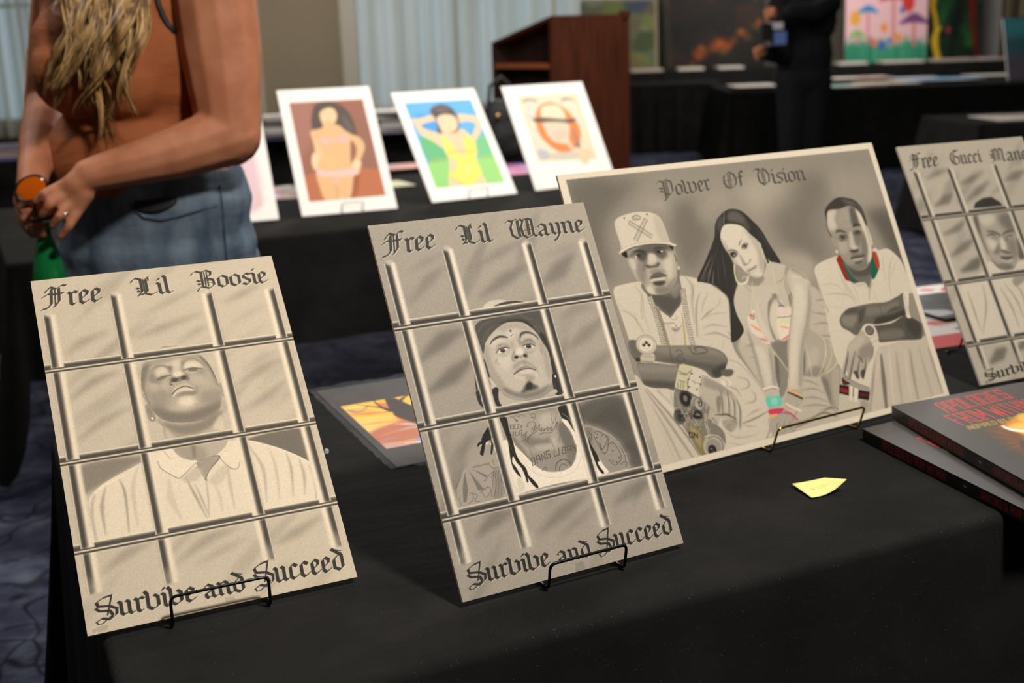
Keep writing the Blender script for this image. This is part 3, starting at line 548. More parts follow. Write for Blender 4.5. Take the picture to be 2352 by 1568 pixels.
('P','267.5 441.5 280.2 416.5 299.8 397.8 331.2 377.8 363.5 365.9 398 367.3 425.3 374.4 446.1 393.9 462.6 418.3 470.2 452.5 480.1 478.8 479.3 506.2 475.5 538.5 466.6 572.6 451.8 591.9 423.1 608.8 383.1 615.5 346.5 612 314 595.9 292.7 571 279.6 547.6 269.9 522.1 265.9 486.8 263.6 465.1',170,1,.6),
('P','275 426 260 467 265 521 282 569 313 598 307 560 288 509 282 471 285 439',138,.6,4.9,'head'),
('P','463 416 476 473 477 528 463 575 454 546 458 503 455 453',140,.65,5.1,'head'),
('P','293 571 319 597 366 615 426 609 461 580 438 587 389 595 339 589 310 571',104,.75,4.2,'head'),
('P','333 373 397 370 440 393 439 407 392 389 345 391',140,.5,4.3,'head'),
('P','298 414 328 407 348 421 322 428 298 435',188,.6,4.2,'head'),
('P','355 395 396 395 392 427 372 435 366 418',188,.6,5.0,'head'),
('P','312 464 347 464 343 496 321 514 306 496',188,.6,5.7,'head'),
('P','409 490 447 479 458 503 439 527 410 506',165,.5,5.8,'head'),
('M','cap','257.3 367.4 279.5 348.9 323.7 344 388 341.7 493.6 344.7 494.7 381.2 497.4 431.6 484.6 474 473.8 450.3 462.6 418.3 446.1 393.9 425.2 374.9 398.2 366.8 363.5 365.9 331.2 377.8 299.8 397.8 280.2 416.5 263.5 451.7 259.6 429.6 257.5 397.1',1),
('P','257.3 367.4 279.5 348.9 323.7 344 388 341.7 493.6 344.7 494.7 381.2 497.4 431.6 484.6 474 473.8 450.3 462.6 418.3 446.1 393.9 425.2 374.9 398.2 366.8 363.5 365.9 331.2 377.8 299.8 397.8 280.2 416.5 263.5 451.7 259.6 429.6 257.5 397.1',84,1,.8),
('L','260 387 290 361 332 353',[1.1,5.5,1.1],112,.5,1.9,'cap'),
('L','264 414 295 386 329 367',[1.1,5.4,1.1],112,.5,1.9,'cap'),
('L','265 430 283 406 308 388',[1.1,5.4,1.1],112,.5,1.9,'cap'),
('L','422 346 441 363 468 372',[1.1,5.6,1.1],112,.5,2.0,'cap'),
('L','437 376 461 393 472 417',[1.1,5.6,1.1],112,.5,2.0,'cap'),
('L','466 377 481 407 484 435',[1.1,5.6,1.1],112,.5,2.0,'cap'),
('L','345 350 386 347 432 350',[1.1,5.6,1.1],112,.5,1.9,'cap'),
('P','341 365 383 359 428 366 455 392 444 391 423 373 399 365 364 365',50,.7,2.3,'cap'),
('P','481 418 489 458 485 474 476 453 467 424',50,.7,2.4,'cap'),
('L','256.8 367.4 257.5 397.1 259.4 435 262.4 459.5',[1.3,1.3,1.3,1.1],200,.5,.8),
('L','280.2 416.5 299.6 398.3 331.1 378.3 363.4 366.4 398 367.3 425 375.4 446 394.4 462.4 418.8 475.1 456',[2.2,2.2,2.2,2.2,2.2,2.2,2.2,2.2,2.2],60,.7,1.2),
('L','293 426.5 306.3 414.9 328.5 407.3 345 409.7 358 414.8',[2.2,5.5,7.7,7.1,2.7],66,.85,1.1,'head'),
('L','397.9 422.7 405.9 410.2 421.6 406.9 440.6 412.4 454.5 425.4 459.9 437.2',[3.9,8.4,7.8,6.1,4.5,1.7],72,.85,1.2,'head'),
('P','358 433 375 425 390 405 395 417 387 443 393 455 377 458 362 450',140,.5,4.2,'head'),
('P','394 422 399 434 392 449 386 437',110,.6,2.7,'head'),
('P','305 450 322 431 345 431 358 444 353 452 330 440',138,.7,2.3,'head'),
('P','396 444 413 428 438 431 447 452 426 443',120,.7,2.7,'head'),
('L','304 457.8 320.4 445.4 340.9 443.8 354 448.5',[1.6,3.0,3.0,1.6],58,.9,.8,'head'),
('P','309.8 457.3 325.9 446.2 345.7 447.3 337.4 456 322.1 459.2',195,.9,.8,'head'),
('E',329.3,452.1,8.4,6.5,58,.95,1.0,'head',.15),
('E',327.7,449.7,1.4,1.3,210,.9,.4,None,.15),
('L','308.1 458.4 324.5 460.9 345 454.5',[1.1,1.6,1.1],110,.6,1.0,'head'),
('P','312 464 336 463 352 454 339 471 319 471',140,.5,2.3,'head'),
('L','397.5 448.7 413.1 445.5 430.3 447.2 445.2 456.5',[1.9,3.3,3.3,1.9],58,.9,.8,'head'),
('P','403.1 449.5 415.5 447.2 432.3 450.3 437.6 457.3 420.1 461.6 406.8 456.9',192,.85,.8,'head'),
('E',419.8,452.8,9.1,6.6,60,.95,1.0,'head',.15),
('E',418.1,450.4,1.4,1.4,205,.9,.4,None,.15),
('L','399.8 450.9 414.1 462.1 438.2 460.2',[1.1,1.7,1.1],110,.6,1.0,'head'),
('P','397 461 421 469 443 462 425 476 400 470',138,.5,2.3,'head'),
('E',384.1,464.4,14.1,11.9,202,.8,3.9,'head',.15),
('P','374 430 391 433 388 460 370 462',182,.5,3.9,'head'),
('P','350 484 361 464 373 455 359 482 362 491',120,.6,2.3,'head'),
('P','401 467 410 476 405 489 398 486',128,.6,1.9,'head'),
('E',368.6,479.7,7.6,5.7,54,.9,1.2,'head',-0.17),
('E',399.5,479.8,7.2,5.6,54,.9,1.2,'head',.32),
('P','375 477 387 476 394 480 384 486',120,.6,1.5,'head'),
('L','352.3 484 355.9 491.3 367.4 491.7',[1.6,2.7,1.6],105,.6,1.1,'head'),
('L','404.5 489.3 410.3 484.7 409.2 473.6',[1.4,1.9,1.1],120,.5,1.0,'head'),
('P','390 493 397 510 388 511 386 497',130,.5,2.3,'head'),
('P','349 505 379 493 401 497 425 522 426 539 412 518 384 505 354 517',134,.6,2.7,'head'),
('P','344.3 531.3 366.1 515.9 390.6 511.6 409 518.5 423.1 530.3 404.3 524.6 382 521.1 362.3 528.8',124,.85,1.2,'head'),
('P','353 533 372 525 393 523 418 529 400 538 377 538',182,.85,1.3,'head'),
('L','343.6 531.7 363.7 524.1 382 521.1 401.9 522.8 421.6 530.6',[2.5,2.2,2.2,2.2,2.5],66,.9,.8,'head'),
('L','357.9 534 376.7 539.2 396.9 539.7',[1.1,2.2,1.1],105,.7,1.1,'head'),
('P','344 534 387 544 424 538 431 553 401 557 356 549',185,.5,4.2,'head'),
('P','381 545 396 542 414 551 399 562 383 556',128,.6,3.1,'head'),
('L','425 533 430 545 426 555',[1.1,2.2,1.1],120,.5,1.5,'head'),
('L','350 508 340 520 343 531',[0.8,1.9,.8],140,.5,1.5,'head'),
('P','381 564 391 560 397 569 416 585 396 591 373 592 352 593 365 580',62,.8,3.1,'head'),
('P','379 569 395 566 392 585 372 584',46,.7,2.3,'head'),
('L','456.9 467.1 458.6 481.1',[1.1,2.8],100,.6,1.2,'head'),
('L','372.4 390.4 372.9 401.4',1.7,50,.95,.3),
('L','367.8 395.2 377.5 393.8',1.7,50,.95,.3),
('L','368.4 408.9 374.4 408.4 368.6 413.1 379.7 405.1',[1.1,1.1,1.1,1.1],70,.8,.3),
('L','295.1 488.7 299.4 478.6 302.9 476.4',[2.4,1.6,.8],90,.8,.6,'head'),
('L','302.5 489.8 303.2 495.3',1.9,100,.7,.6),
('E',313.4,434.9,1.7,1.6,90,.6,.4,None,.15),
('E',321.0,433.3,1.7,1.6,90,.6,.4,None,.15),
('E',326.6,433.6,1.7,1.6,90,.6,.4,None,.15),
('E',421.6,431.7,1.7,1.6,90,.6,.4,None,.14),
('E',429.1,431.4,1.7,1.6,90,.6,.4,None,.14),
('E',432.1,435.9,1.7,1.6,90,.6,.4,None,.14),
('BARS',[38,236,511,716],[328,640,911],[(122,1050),(100,1048),(112,1045),(128,1035)],(58,186,206),[1,1,-1,-1]),
('W','Free',[33.2,105.8,201.9,98.6,46.3,33.5],66,.95,(205,(1.5,1.5)),7.1),
('W','Lil',[286.1,99.4,395.6,100.4,289.1,33.5],66,.95,(205,(1.5,1.5)),7.1),
('W','Wayne',[458.5,101.2,737.5,104.3,463.8,35.1],66,.95,(205,(1.5,1.5)),7.1),
('W','Survive',[28.2,1116.3,299.8,1118.8,32.8,1055.9],52,1,(195,(1.5,1.5)),7.1),
('W','and',[324.2,1119.5,441.4,1121.4,325.4,1065.7],52,1,(195,(1.5,1.5)),7.1),
('W','Succeed',[461.8,1119.2,738.6,1118.7,467.1,1053.0],52,1,(195,(1.5,1.5)),7.1),
('P','375.1 1128.1 404.2 1128.1 405 1153.8 370.8 1154.2',118,.5,.5,None,0),
('GAIN',1.09),
('CON',1.18,.6),
('G',.025,6)]
ART['group_portrait'] = [
('M','in','24 15 1179 20 1179 833 24 832',0),
('P','24 15 1179 20 1179 833 24 832',148,1,.5,None,0),
('P','24 15 188 11 275 26 185 97 105 167 87 306 38 274 24 145',105,.8,21.5,'in'),
('P','388 119 515 132 472 210 412 271 353 330 335 287 337 181',112,.7,20.3,'in'),
('P','734 97 962 75 933 176 856 255 872 358 739 326 699 194',118,.75,25.1,'in'),
('P','1091 215 1206 251 1199 504 1146 394 1111 285',98,.85,15.3,'in'),
('P','349 142 478 142 424 259 350 289',120,.6,20.3,'in'),
('P','654 75 831 78 765 158 687 179 613 142',178,.7,27.4,'in'),
('P','988 107 1144 107 1138 220 1065 205 971 150',160,.6,23.5,'in'),
('P','248 117 327 112 337 181 336 134',185,.6,13.0,'in'),
('P','435 124 557 108 524 154 457 208',172,.6,18.8,'in'),
('P','651 329 744 313 820 351 786 417 724 366',178,.7,16.2,'in'),
('P','849 225 908 217 879 316 825 337',130,.5,14.5,'in'),
('P','190 4 509 -2 857 6 1180 19 1169 71 746 62 410 52 178 43',140,.5,14.1,'in'),
('L','983 47 983 144',[2.5,2.5],165,.4,1.7,'in'),
('L','1039 51 1023 141',[2.5,2.5],165,.35,1.8,'in'),
('P','442 566 493 535 545 531 725 436 796 439 830 563 811 656 753 826 732 835 470 834 498 731',186,1,3.1,'in'),
('L','467 564 508 564 529 574',[1.4,5.0,1.4],138,.75,1.5,'in'),
('L','745 501 785 514 836 522',[1.5,5.4,1.5],138,.75,1.6,'in'),
('L','739 541 783 542 830 563',[1.5,5.3,1.5],138,.75,1.6,'in'),
('L','735 575 785 583 823 603',[1.5,5.3,1.5],138,.75,1.6,'in'),
('L','619 722 670 725 706 744',[1.5,5.1,1.5],138,.75,1.5,'in'),
('L','610 746 660 749 712 772',[1.5,5.1,1.5],138,.75,1.5,'in'),
('L','671 791 714 792 739 817',[1.5,5.1,1.5],138,.75,1.5,'in'),
('L','546 805 603 810 664 809',[1.4,5.0,1.4],138,.75,1.5,'in'),
('L','630 691 669 704 696 723',[1.5,5.1,1.5],138,.75,1.5,'in'),
('L','485 652 506 662 520 671',[1.4,5.0,1.4],138,.75,1.5,'in'),
('L','472 597 510 604 530 620',[1.4,5.0,1.4],138,.75,1.5,'in'),
('L','493 813 577 811 684 800',[1.4,5.0,1.4],138,.75,1.5,'in'),
('L','774 471 810 473 842 484',[1.5,5.4,1.5],138,.75,1.6,'in'),
('L','792 495 821 492 843 506',[1.5,5.4,1.5],138,.75,1.6,'in'),
('L','610 769 660 772 723 791',[1.5,5.1,1.5],138,.75,1.5,'in'),
('L','629 808 684 800 729 822',[2.2,7.3,2.2],110,.7,1.5,'in'),
('L','476 816 557 820 627 815',[2.1,7.1,2.1],110,.7,1.5,'in'),
('L','495 833 535 835 563 827',[2.1,7.0,2.1],110,.7,1.5,'in'),
('L','687 794 723 791 744 805',[2.2,7.3,2.2],110,.7,1.5,'in'),
('P','79.5 343 116.4 329.2 191.4 327 229.6 325.8 320.3 331.8 384.3 353.9 429.7 386.8 453.9 423.6 436 500 426.5 563.6 458.9 633.9 491.4 704.3 499.4 750.8 462.1 832.2 280.8 831.4 227.4 832.2 119.9 821.1 95.5 618 84.3 437.7',202,1,1.0,'in'),
('M','rb','79.5 343 116.4 329.2 191.4 327 229.6 325.8 320.3 331.8 384.3 353.9 429.7 386.8 453.9 423.6 436 500 426.5 563.6 458.9 633.9 491.4 704.3 499.4 750.8 462.1 832.2 280.8 831.4 227.4 832.2 119.9 821.1 95.5 618 84.3 437.7',1),
('L','151 336 167 368 157 420 160 474',[1.7,6.3,2.9,1.7],168,.7,1.4,'rb'),
('L','84 396 115 414 132 443 140 476',[1.1,3.9,3.4,1.7],150,.7,1.4,'rb'),
('L','86 356 87 383 106 402',[1.1,3.9,1.1],178,.6,1.4,'rb'),
('L','126 410 129 429 129 451',[1.1,2.8,1.1],160,.6,1.4,'rb'),
('L','164 367 152 406 147 435',[1.1,4.0,1.7],165,.7,1.4,'rb'),
('L','327 333 343 366 326 419 316 472',[2.4,11.9,8.9,3.0],172,.7,1.5,'rb'),
('L','347 355 341 382 327 408',[1.2,3.6,1.2],140,.6,1.5,'rb'),
('L','368 383 346 411 330 447 313 510',[1.2,4.7,7.1,4.7],150,.7,1.5,'rb'),
('L','397 387 366 419 351 445',[1.2,4.2,1.2],150,.6,1.5,'rb'),
('L','401 438 370 450 341 465',[1.2,5.4,1.8],140,.75,1.5,'rb'),
('L','432 406 421 427 401 438',[1.2,3.0,1.2],150,.6,1.5,'rb'),
('L','360 460 395 454 435 458',[1.2,3.0,1.2],150,.6,1.5,'rb'),
('L','337 489 378 485 425 498',[1.2,5.4,1.8],160,.7,1.5,'rb'),
('L','337 508 383 510 429 537',[1.2,5.4,2.4],148,.8,1.5,'rb'),
('L','400 532 390 550 391 558',[1.2,3.6,1.2],170,.6,1.5,'rb'),
('L','421 511 430 524 432 538',[1.2,4.8,1.8],120,.7,1.5,'rb'),
('L','412.7 371.3 442.1 396.7 454.4 426.7 445 464.6 436.8 519.1 429.4 545.7',[1.5,1.5,1.5,1.5,1.5,1.5],130,.7,.8),
('L','79.3 346.9 109.1 329.7 149 332.6',1.4,225,.6,.8),
('P','230.1 453.2 242.7 433.5 285.2 412.6 284.8 434.5 271.7 465.2 254.4 478.7 243.7 471.6',208,1,.6),
('P','214.4 421 235.7 435.1 243.2 452.6 234.6 459.3 217 453.8 212.6 436.9',208,1,.6),
('L','210.8 452.9 228.4 458.4 244.7 458.2 258.3 476.7 270.9 467.8',[1.2,2.3,1.7,2.3,1.2],105,.8,.8),
('L','240.3 441.2 250.2 450.9 265.1 445.1 257.4 438.5',[1.2,1.7,1.7,.9],130,.7,.8),
('P','238 471 261 480 246 485 235 478',135,.7,1.6),
('L','238.8 487 232.2 518.2',1.7,170,.6,.8),
('L','223.7 463 228.6 498.9 225.3 529.7',1.7,165,.6,1.0),
('M','nk1','181 331.7 185.1 370.4 194.8 390.9 215.2 418.4 234.9 437.7 241.4 442.8 268.6 423.8 290.1 407.8 303.3 376.6 308.9 338.5 309.5 305.1',1),
('P','181 331.7 185.1 370.4 194.8 390.9 215.2 418.4 234.9 437.7 241.4 442.8 268.6 423.8 290.1 407.8 303.3 376.6 308.9 338.5 309.5 305.1',128,1,.6),
('P','187 365 260 379 308 361 292 403 249 434 237 433 202 397',84,.8,4.1,'nk1'),
('P','270 366 302 349 298 381 269 391',150,.6,3.7,'nk1'),
('L','190.4 373.9 195.2 420.7 196.1 469.4 194 517.2',17.8,192,1,.8),
('L','309 369.1 301 414.9 293.6 468.7 290 530.6',18.2,192,1,.8),
('L','206.1 406.1 208.4 460.6 209.2 519.8',11.5,165,1,.8),
('L','206.8 414.4 208.4 460.6 206.1 519.3',[1.7,3.4,3.4],(150,132,82),.9,.8),
('L','283.3 434.2 276.2 476.8 264.4 529',[1.7,6.4,7.0],(176,158,108),.9,.8),
('E',184.5,375.9,2.2,1.7,112,.9,.3,None,.15),
('E',185.3,381.7,2.2,1.7,112,.9,.3,None,.15),
('E',186.5,386.7,2.2,1.7,112,.9,.3,None,.15),
('E',185.6,393.5,2.2,1.7,112,.9,.3,None,.15),
('E',186.9,398.3,2.2,1.7,112,.9,.3,None,.15),
('E',188.6,404.6,2.2,1.7,112,.9,.3,None,.15),
('E',188.8,410.3,2.2,1.7,112,.9,.3,None,.15),
('E',189.2,415.5,2.2,1.7,112,.9,.3,None,.15),
('E',189.2,422.5,2.2,1.7,112,.9,.3,None,.15),
('E',189.2,428.7,2.2,1.7,112,.9,.3,None,.15),
('E',189.9,434.0,2.2,1.7,112,.9,.3,None,.15),
('E',189.9,441.2,2.2,1.7,112,.9,.3,None,.16),
('E',189.5,446.5,2.2,1.7,112,.9,.3,None,.16),
('E',190.4,453.7,2.2,1.7,112,.9,.3,None,.16),
('E',190.1,460.6,2.2,1.7,112,.9,.3,None,.16),
('E',190.2,467.0,2.2,1.7,112,.9,.3,None,.16),
('E',189.5,473.0,2.2,1.7,112,.9,.3,None,.16),
('E',189.3,479.5,2.2,1.7,112,.9,.3,None,.16),
('E',190.2,484.6,2.2,1.7,112,.9,.3,None,.16),
('E',188.5,490.8,2.1,1.7,112,.9,.3,None,.16),
('E',189.6,497.6,2.1,1.7,112,.9,.3,None,.16),
('E',188.8,503.5,2.1,1.7,112,.9,.3,None,.16),
('E',188.3,509.8,2.1,1.7,112,.9,.3,None,.17),
('E',187.6,516.3,2.1,1.7,112,.9,.3,None,.17),
('E',302.6,368.9,2.2,1.8,116,.9,.3,None,.14),
('E',301.9,374.5,2.2,1.8,116,.9,.3,None,.14),
('E',301.2,380.1,2.2,1.7,116,.9,.3,None,.14),
('E',300.3,384.3,2.2,1.7,116,.9,.3,None,.14),
('E',299.3,391.1,2.2,1.7,116,.9,.3,None,.15),
('E',298.6,396.0,2.2,1.7,116,.9,.3,None,.15),
('E',297.5,400.8,2.2,1.7,116,.9,.3,None,.15),
('E',296.5,406.9,2.2,1.7,116,.9,.3,None,.15),
('E',294.8,411.4,2.2,1.7,116,.9,.3,None,.15),
('E',294.5,419.2,2.2,1.7,116,.9,.3,None,.15),
('E',292.3,425.1,2.2,1.7,116,.9,.3,None,.15),
('E',292.3,430.7,2.2,1.7,116,.9,.3,None,.15),
('E',290.9,438.0,2.2,1.7,116,.9,.3,None,.15),
('E',291.5,443.5,2.2,1.7,116,.9,.3,None,.15),
('E',290.1,449.9,2.2,1.7,116,.9,.3,None,.15),
('E',289.3,456.8,2.2,1.7,116,.9,.3,None,.16),
('E',288.4,464.3,2.2,1.7,116,.9,.3,None,.16),
('E',287.0,470.9,2.2,1.7,116,.9,.3,None,.16),
('E',286.6,476.9,2.2,1.7,116,.9,.3,None,.16),
('E',286.8,484.4,2.2,1.7,116,.9,.3,None,.16),
('E',285.4,492.3,2.2,1.7,116,.9,.3,None,.16),
('E',285.9,499.4,2.2,1.7,116,.9,.3,None,.16),
('E',284.0,507.8,2.2,1.7,116,.9,.3,None,.16),
('E',284.1,515.4,2.2,1.7,116,.9,.3,None,.16),
('E',285.0,522.1,2.2,1.7,116,.9,.3,None,.16),
('E',283.7,529.6,2.2,1.7,116,.9,.3,None,.17),
('E',192.0,377.0,2.2,1.7,112,.9,.3,None,.15),
('E',192.3,382.8,2.2,1.7,112,.9,.3,None,.15),
('E',193.6,388.5,2.2,1.7,112,.9,.3,None,.15),
('E',193.1,394.4,2.2,1.7,112,.9,.3,None,.15),
('E',193.5,399.4,2.2,1.7,112,.9,.3,None,.15),
('E',195.3,405.7,2.2,1.7,112,.9,.3,None,.15),
('E',195.3,410.5,2.2,1.7,112,.9,.3,None,.15),
('E',195.3,417.1,2.2,1.7,112,.9,.3,None,.15),
('E',194.9,423.0,2.2,1.7,112,.9,.3,None,.15),
('E',196.4,428.7,2.2,1.7,112,.9,.3,None,.15),
('E',196.3,435.7,2.2,1.7,112,.9,.3,None,.15),
('E',196.6,441.8,2.2,1.7,112,.9,.3,None,.16),
('E',196.6,448.8,2.2,1.7,112,.9,.3,None,.16),
('E',195.8,453.9,2.2,1.7,112,.9,.3,None,.16),
('E',196.7,461.8,2.2,1.7,112,.9,.3,None,.16),
('E',196.3,467.2,2.2,1.7,112,.9,.3,None,.16),
('E',196.8,473.4,2.2,1.7,112,.9,.3,None,.16),
('E',196.1,479.6,2.2,1.7,112,.9,.3,None,.16),
('E',195.7,486.3,2.2,1.7,112,.9,.3,None,.16),
('E',195.4,492.2,2.2,1.7,112,.9,.3,None,.16),
('E',196.2,498.0,2.2,1.7,112,.9,.3,None,.16),
('E',195.2,505.3,2.2,1.7,112,.9,.3,None,.16),
('E',194.7,510.6,2.2,1.7,112,.9,.3,None,.17),
('E',195.3,517.0,2.2,1.7,112,.9,.3,None,.17),
('E',309.1,369.0,2.2,1.8,116,.9,.3,None,.14),
('E',309.3,374.2,2.2,1.8,116,.9,.3,None,.14),
('E',307.5,379.9,2.2,1.8,116,.9,.3,None,.14),
('E',307.4,385.8,2.2,1.7,116,.9,.3,None,.14),
('E',306.6,390.8,2.2,1.7,116,.9,.3,None,.15),
('E',304.4,397.0,2.2,1.7,116,.9,.3,None,.15),
('E',304.6,402.3,2.2,1.7,116,.9,.3,None,.15),
('E',302.6,407.1,2.2,1.7,116,.9,.3,None,.15),
('E',302.1,412.7,2.2,1.7,116,.9,.3,None,.15),
('E',301.4,420.0,2.2,1.7,116,.9,.3,None,.15),
('E',299.6,425.4,2.2,1.7,116,.9,.3,None,.15),
('E',299.7,432.6,2.2,1.7,116,.9,.3,None,.15),
('E',299.0,438.6,2.2,1.7,116,.9,.3,None,.15),
('E',296.9,444.8,2.2,1.7,116,.9,.3,None,.15),
('E',297.2,451.4,2.2,1.7,116,.9,.3,None,.15),
('E',295.4,457.9,2.2,1.7,116,.9,.3,None,.16),
('E',294.7,464.3,2.2,1.7,116,.9,.3,None,.16),
('E',295.0,470.8,2.2,1.7,116,.9,.3,None,.16),
('E',292.5,479.3,2.2,1.7,116,.9,.3,None,.16),
('E',293.7,487.0,2.2,1.7,116,.9,.3,None,.16),
('E',292.5,494.3,2.2,1.7,116,.9,.3,None,.16),
('E',293.3,500.8,2.2,1.7,116,.9,.3,None,.16),
('E',292.2,509.1,2.2,1.7,116,.9,.3,None,.16),
('E',291.8,516.0,2.2,1.7,116,.9,.3,None,.16),
('E',290.8,523.0,2.2,1.7,116,.9,.3,None,.16),
('E',290.4,530.0,2.2,1.7,116,.9,.3,None,.17),
('E',198.1,377.4,2.2,1.7,112,.9,.3,None,.15),
('E',199.2,382.9,2.2,1.7,112,.9,.3,None,.15),
('E',199.6,389.7,2.2,1.7,112,.9,.3,None,.15),
('E',200.0,395.7,2.2,1.7,112,.9,.3,None,.15),
('E',200.7,401.0,2.2,1.7,112,.9,.3,None,.15),
('E',199.5,406.7,2.2,1.7,112,.9,.3,None,.15),
('E',200.5,411.8,2.2,1.7,112,.9,.3,None,.15),
('E',201.9,418.0,2.2,1.7,112,.9,.3,None,.15),
('E',201.6,424.5,2.2,1.7,112,.9,.3,None,.15),
('E',202.4,430.0,2.2,1.7,112,.9,.3,None,.15),
('E',201.6,437.1,2.2,1.7,112,.9,.3,None,.15),
('E',202.1,443.4,2.2,1.7,112,.9,.3,None,.16),
('E',202.3,448.8,2.2,1.7,112,.9,.3,None,.16),
('E',202.5,456.2,2.2,1.7,112,.9,.3,None,.16),
('E',201.9,462.4,2.2,1.7,112,.9,.3,None,.16),
('E',203.4,468.9,2.2,1.7,112,.9,.3,None,.16),
('E',203.5,474.0,2.2,1.7,112,.9,.3,None,.16),
('E',202.4,481.5,2.2,1.7,112,.9,.3,None,.16),
('E',201.4,486.7,2.2,1.7,112,.9,.3,None,.16),
('E',201.3,493.4,2.2,1.7,112,.9,.3,None,.16),
('E',201.4,499.6,2.2,1.7,112,.9,.3,None,.16),
('E',202.0,505.2,2.2,1.7,112,.9,.3,None,.16),
('E',200.3,511.4,2.2,1.7,112,.9,.3,None,.17),
('E',200.2,517.6,2.2,1.7,112,.9,.3,None,.17),
('E',316.7,370.8,2.2,1.8,116,.9,.3,None,.14),
('E',314.2,375.5,2.2,1.8,116,.9,.3,None,.14),
('E',313.8,380.8,2.2,1.8,116,.9,.3,None,.14),
('E',312.7,386.9,2.2,1.8,116,.9,.3,None,.14),
('E',312.3,392.0,2.2,1.7,116,.9,.3,None,.15),
('E',310.6,397.3,2.2,1.7,116,.9,.3,None,.15),
('E',309.4,403.2,2.2,1.7,116,.9,.3,None,.15),
('E',309.7,408.5,2.2,1.7,116,.9,.3,None,.15),
('E',307.6,413.5,2.2,1.7,116,.9,.3,None,.15),
('E',307.0,420.4,2.2,1.7,116,.9,.3,None,.15),
('E',307.0,426.7,2.2,1.7,116,.9,.3,None,.15),
('E',306.0,433.5,2.2,1.7,116,.9,.3,None,.15),
('E',304.6,439.5,2.2,1.7,116,.9,.3,None,.15),
('E',303.6,446.5,2.2,1.7,116,.9,.3,None,.15),
('E',302.6,452.9,2.2,1.7,116,.9,.3,None,.15),
('E',302.0,458.6,2.2,1.7,116,.9,.3,None,.16),
('E',301.1,465.8,2.2,1.7,116,.9,.3,None,.16),
('E',299.6,472.0,2.2,1.7,116,.9,.3,None,.16),
('E',299.6,480.3,2.2,1.7,116,.9,.3,None,.16),
('E',300.4,487.1,2.2,1.7,116,.9,.3,None,.16),
('E',299.7,495.2,2.2,1.7,116,.9,.3,None,.16),
('E',298.2,502.0,2.2,1.7,116,.9,.3,None,.16),
('E',297.3,509.9,2.2,1.7,116,.9,.3,None,.16),
('E',297.9,517.6,2.2,1.7,116,.9,.3,None,.16),
('E',297.8,524.7,2.2,1.7,116,.9,.3,None,.16),
('E',297.3,531.9,2.2,1.7,116,.9,.3,None,.17),
('E',203.7,411.3,1.9,1.5,110,.9,.3,None,.15),
('E',203.9,416.4,1.9,1.5,110,.9,.3,None,.15),
('E',205.4,422.2,1.9,1.5,110,.9,.3,None,.15),
('E',204.3,427.8,1.9,1.5,110,.9,.3,None,.15),
('E',205.8,433.9,1.9,1.5,110,.9,.3,None,.15),
('E',204.0,440.4,1.9,1.5,110,.9,.3,None,.15),
('E',204.3,446.2,1.9,1.5,110,.9,.3,None,.16),
('E',205.4,452.1,1.9,1.5,110,.9,.3,None,.16),
('E',206.1,457.5,1.9,1.5,110,.9,.3,None,.16),
('E',206.2,463.0,1.9,1.5,110,.9,.3,None,.16),
('E',206.0,470.7,1.9,1.4,110,.9,.3,None,.16),
('E',206.2,477.0,1.9,1.4,110,.9,.3,None,.16),
('E',205.9,485.3,1.9,1.4,110,.9,.3,None,.16),
('E',205.1,491.1,1.9,1.4,110,.9,.3,None,.16),
('E',205.8,499.0,1.9,1.4,110,.9,.3,None,.16),
('E',205.6,504.8,1.9,1.4,110,.9,.3,None,.16),
('E',205.5,512.4,1.8,1.4,110,.9,.3,None,.17),
('E',206.6,519.2,1.8,1.4,110,.9,.3,None,.17),
('E',210.4,412.1,1.9,1.5,110,.9,.3,None,.15),
('E',210.5,417.8,1.9,1.5,110,.9,.3,None,.15),
('E',210.1,423.7,1.9,1.5,110,.9,.3,None,.15),
('E',211.8,429.5,1.9,1.5,110,.9,.3,None,.15),
('E',211.7,434.8,1.9,1.5,110,.9,.3,None,.15),
('E',211.4,441.5,1.9,1.5,110,.9,.3,None,.15),
('E',211.6,446.8,1.9,1.5,110,.9,.3,None,.16),
('E',211.2,452.7,1.9,1.5,110,.9,.3,None,.16),
('E',212.3,457.8,1.9,1.5,110,.9,.3,None,.16),
('E',210.7,464.8,1.9,1.5,110,.9,.3,None,.16),
('E',212.4,471.7,1.9,1.5,110,.9,.3,None,.16),
('E',211.5,478.9,1.9,1.4,110,.9,.3,None,.16),
('E',211.3,485.1,1.9,1.4,110,.9,.3,None,.16),
('E',211.3,492.5,1.9,1.4,110,.9,.3,None,.16),
('E',211.8,499.0,1.9,1.4,110,.9,.3,None,.16),
('E',212.2,507.1,1.9,1.4,110,.9,.3,None,.16),
('E',211.7,513.6,1.9,1.4,110,.9,.3,None,.17),
('E',211.9,520.8,1.9,1.4,110,.9,.3,None,.17),
('P','147.9 264.3 157.2 262.8 166.1 296.8 165.8 318.7 160.1 316.5 153.9 295.2',150,1,.8),
('L','155.7 268 158.5 290.3 162.9 307.3',[2.9,4.6,2.3],80,.8,1.2),
('P','315.5 249.6 319.8 272.7 314.4 300.1 320 303.7 314.2 311.3 306.4 304.7',160,1,.8),
('L','313.5 266.3 314.7 288.9',[2.4,4.8],80,.8,1.0),
('E',315.5,307.3,3.9,5.1,215,.9,1.0,None,.13),
('M','h1','151.2 256.5 158.9 246.5 209.2 227.9 268.1 226.8 304.5 236.9 312.3 249.2 311.9 266.1 311.5 288.5 306.1 315.8 294.5 342.1 272 361.1 255.4 372.4 228.9 374.1 198.5 368.3 186.8 354.3 182.4 337.4 165 321.3 158.4 301.3 152.5 278.6',1),
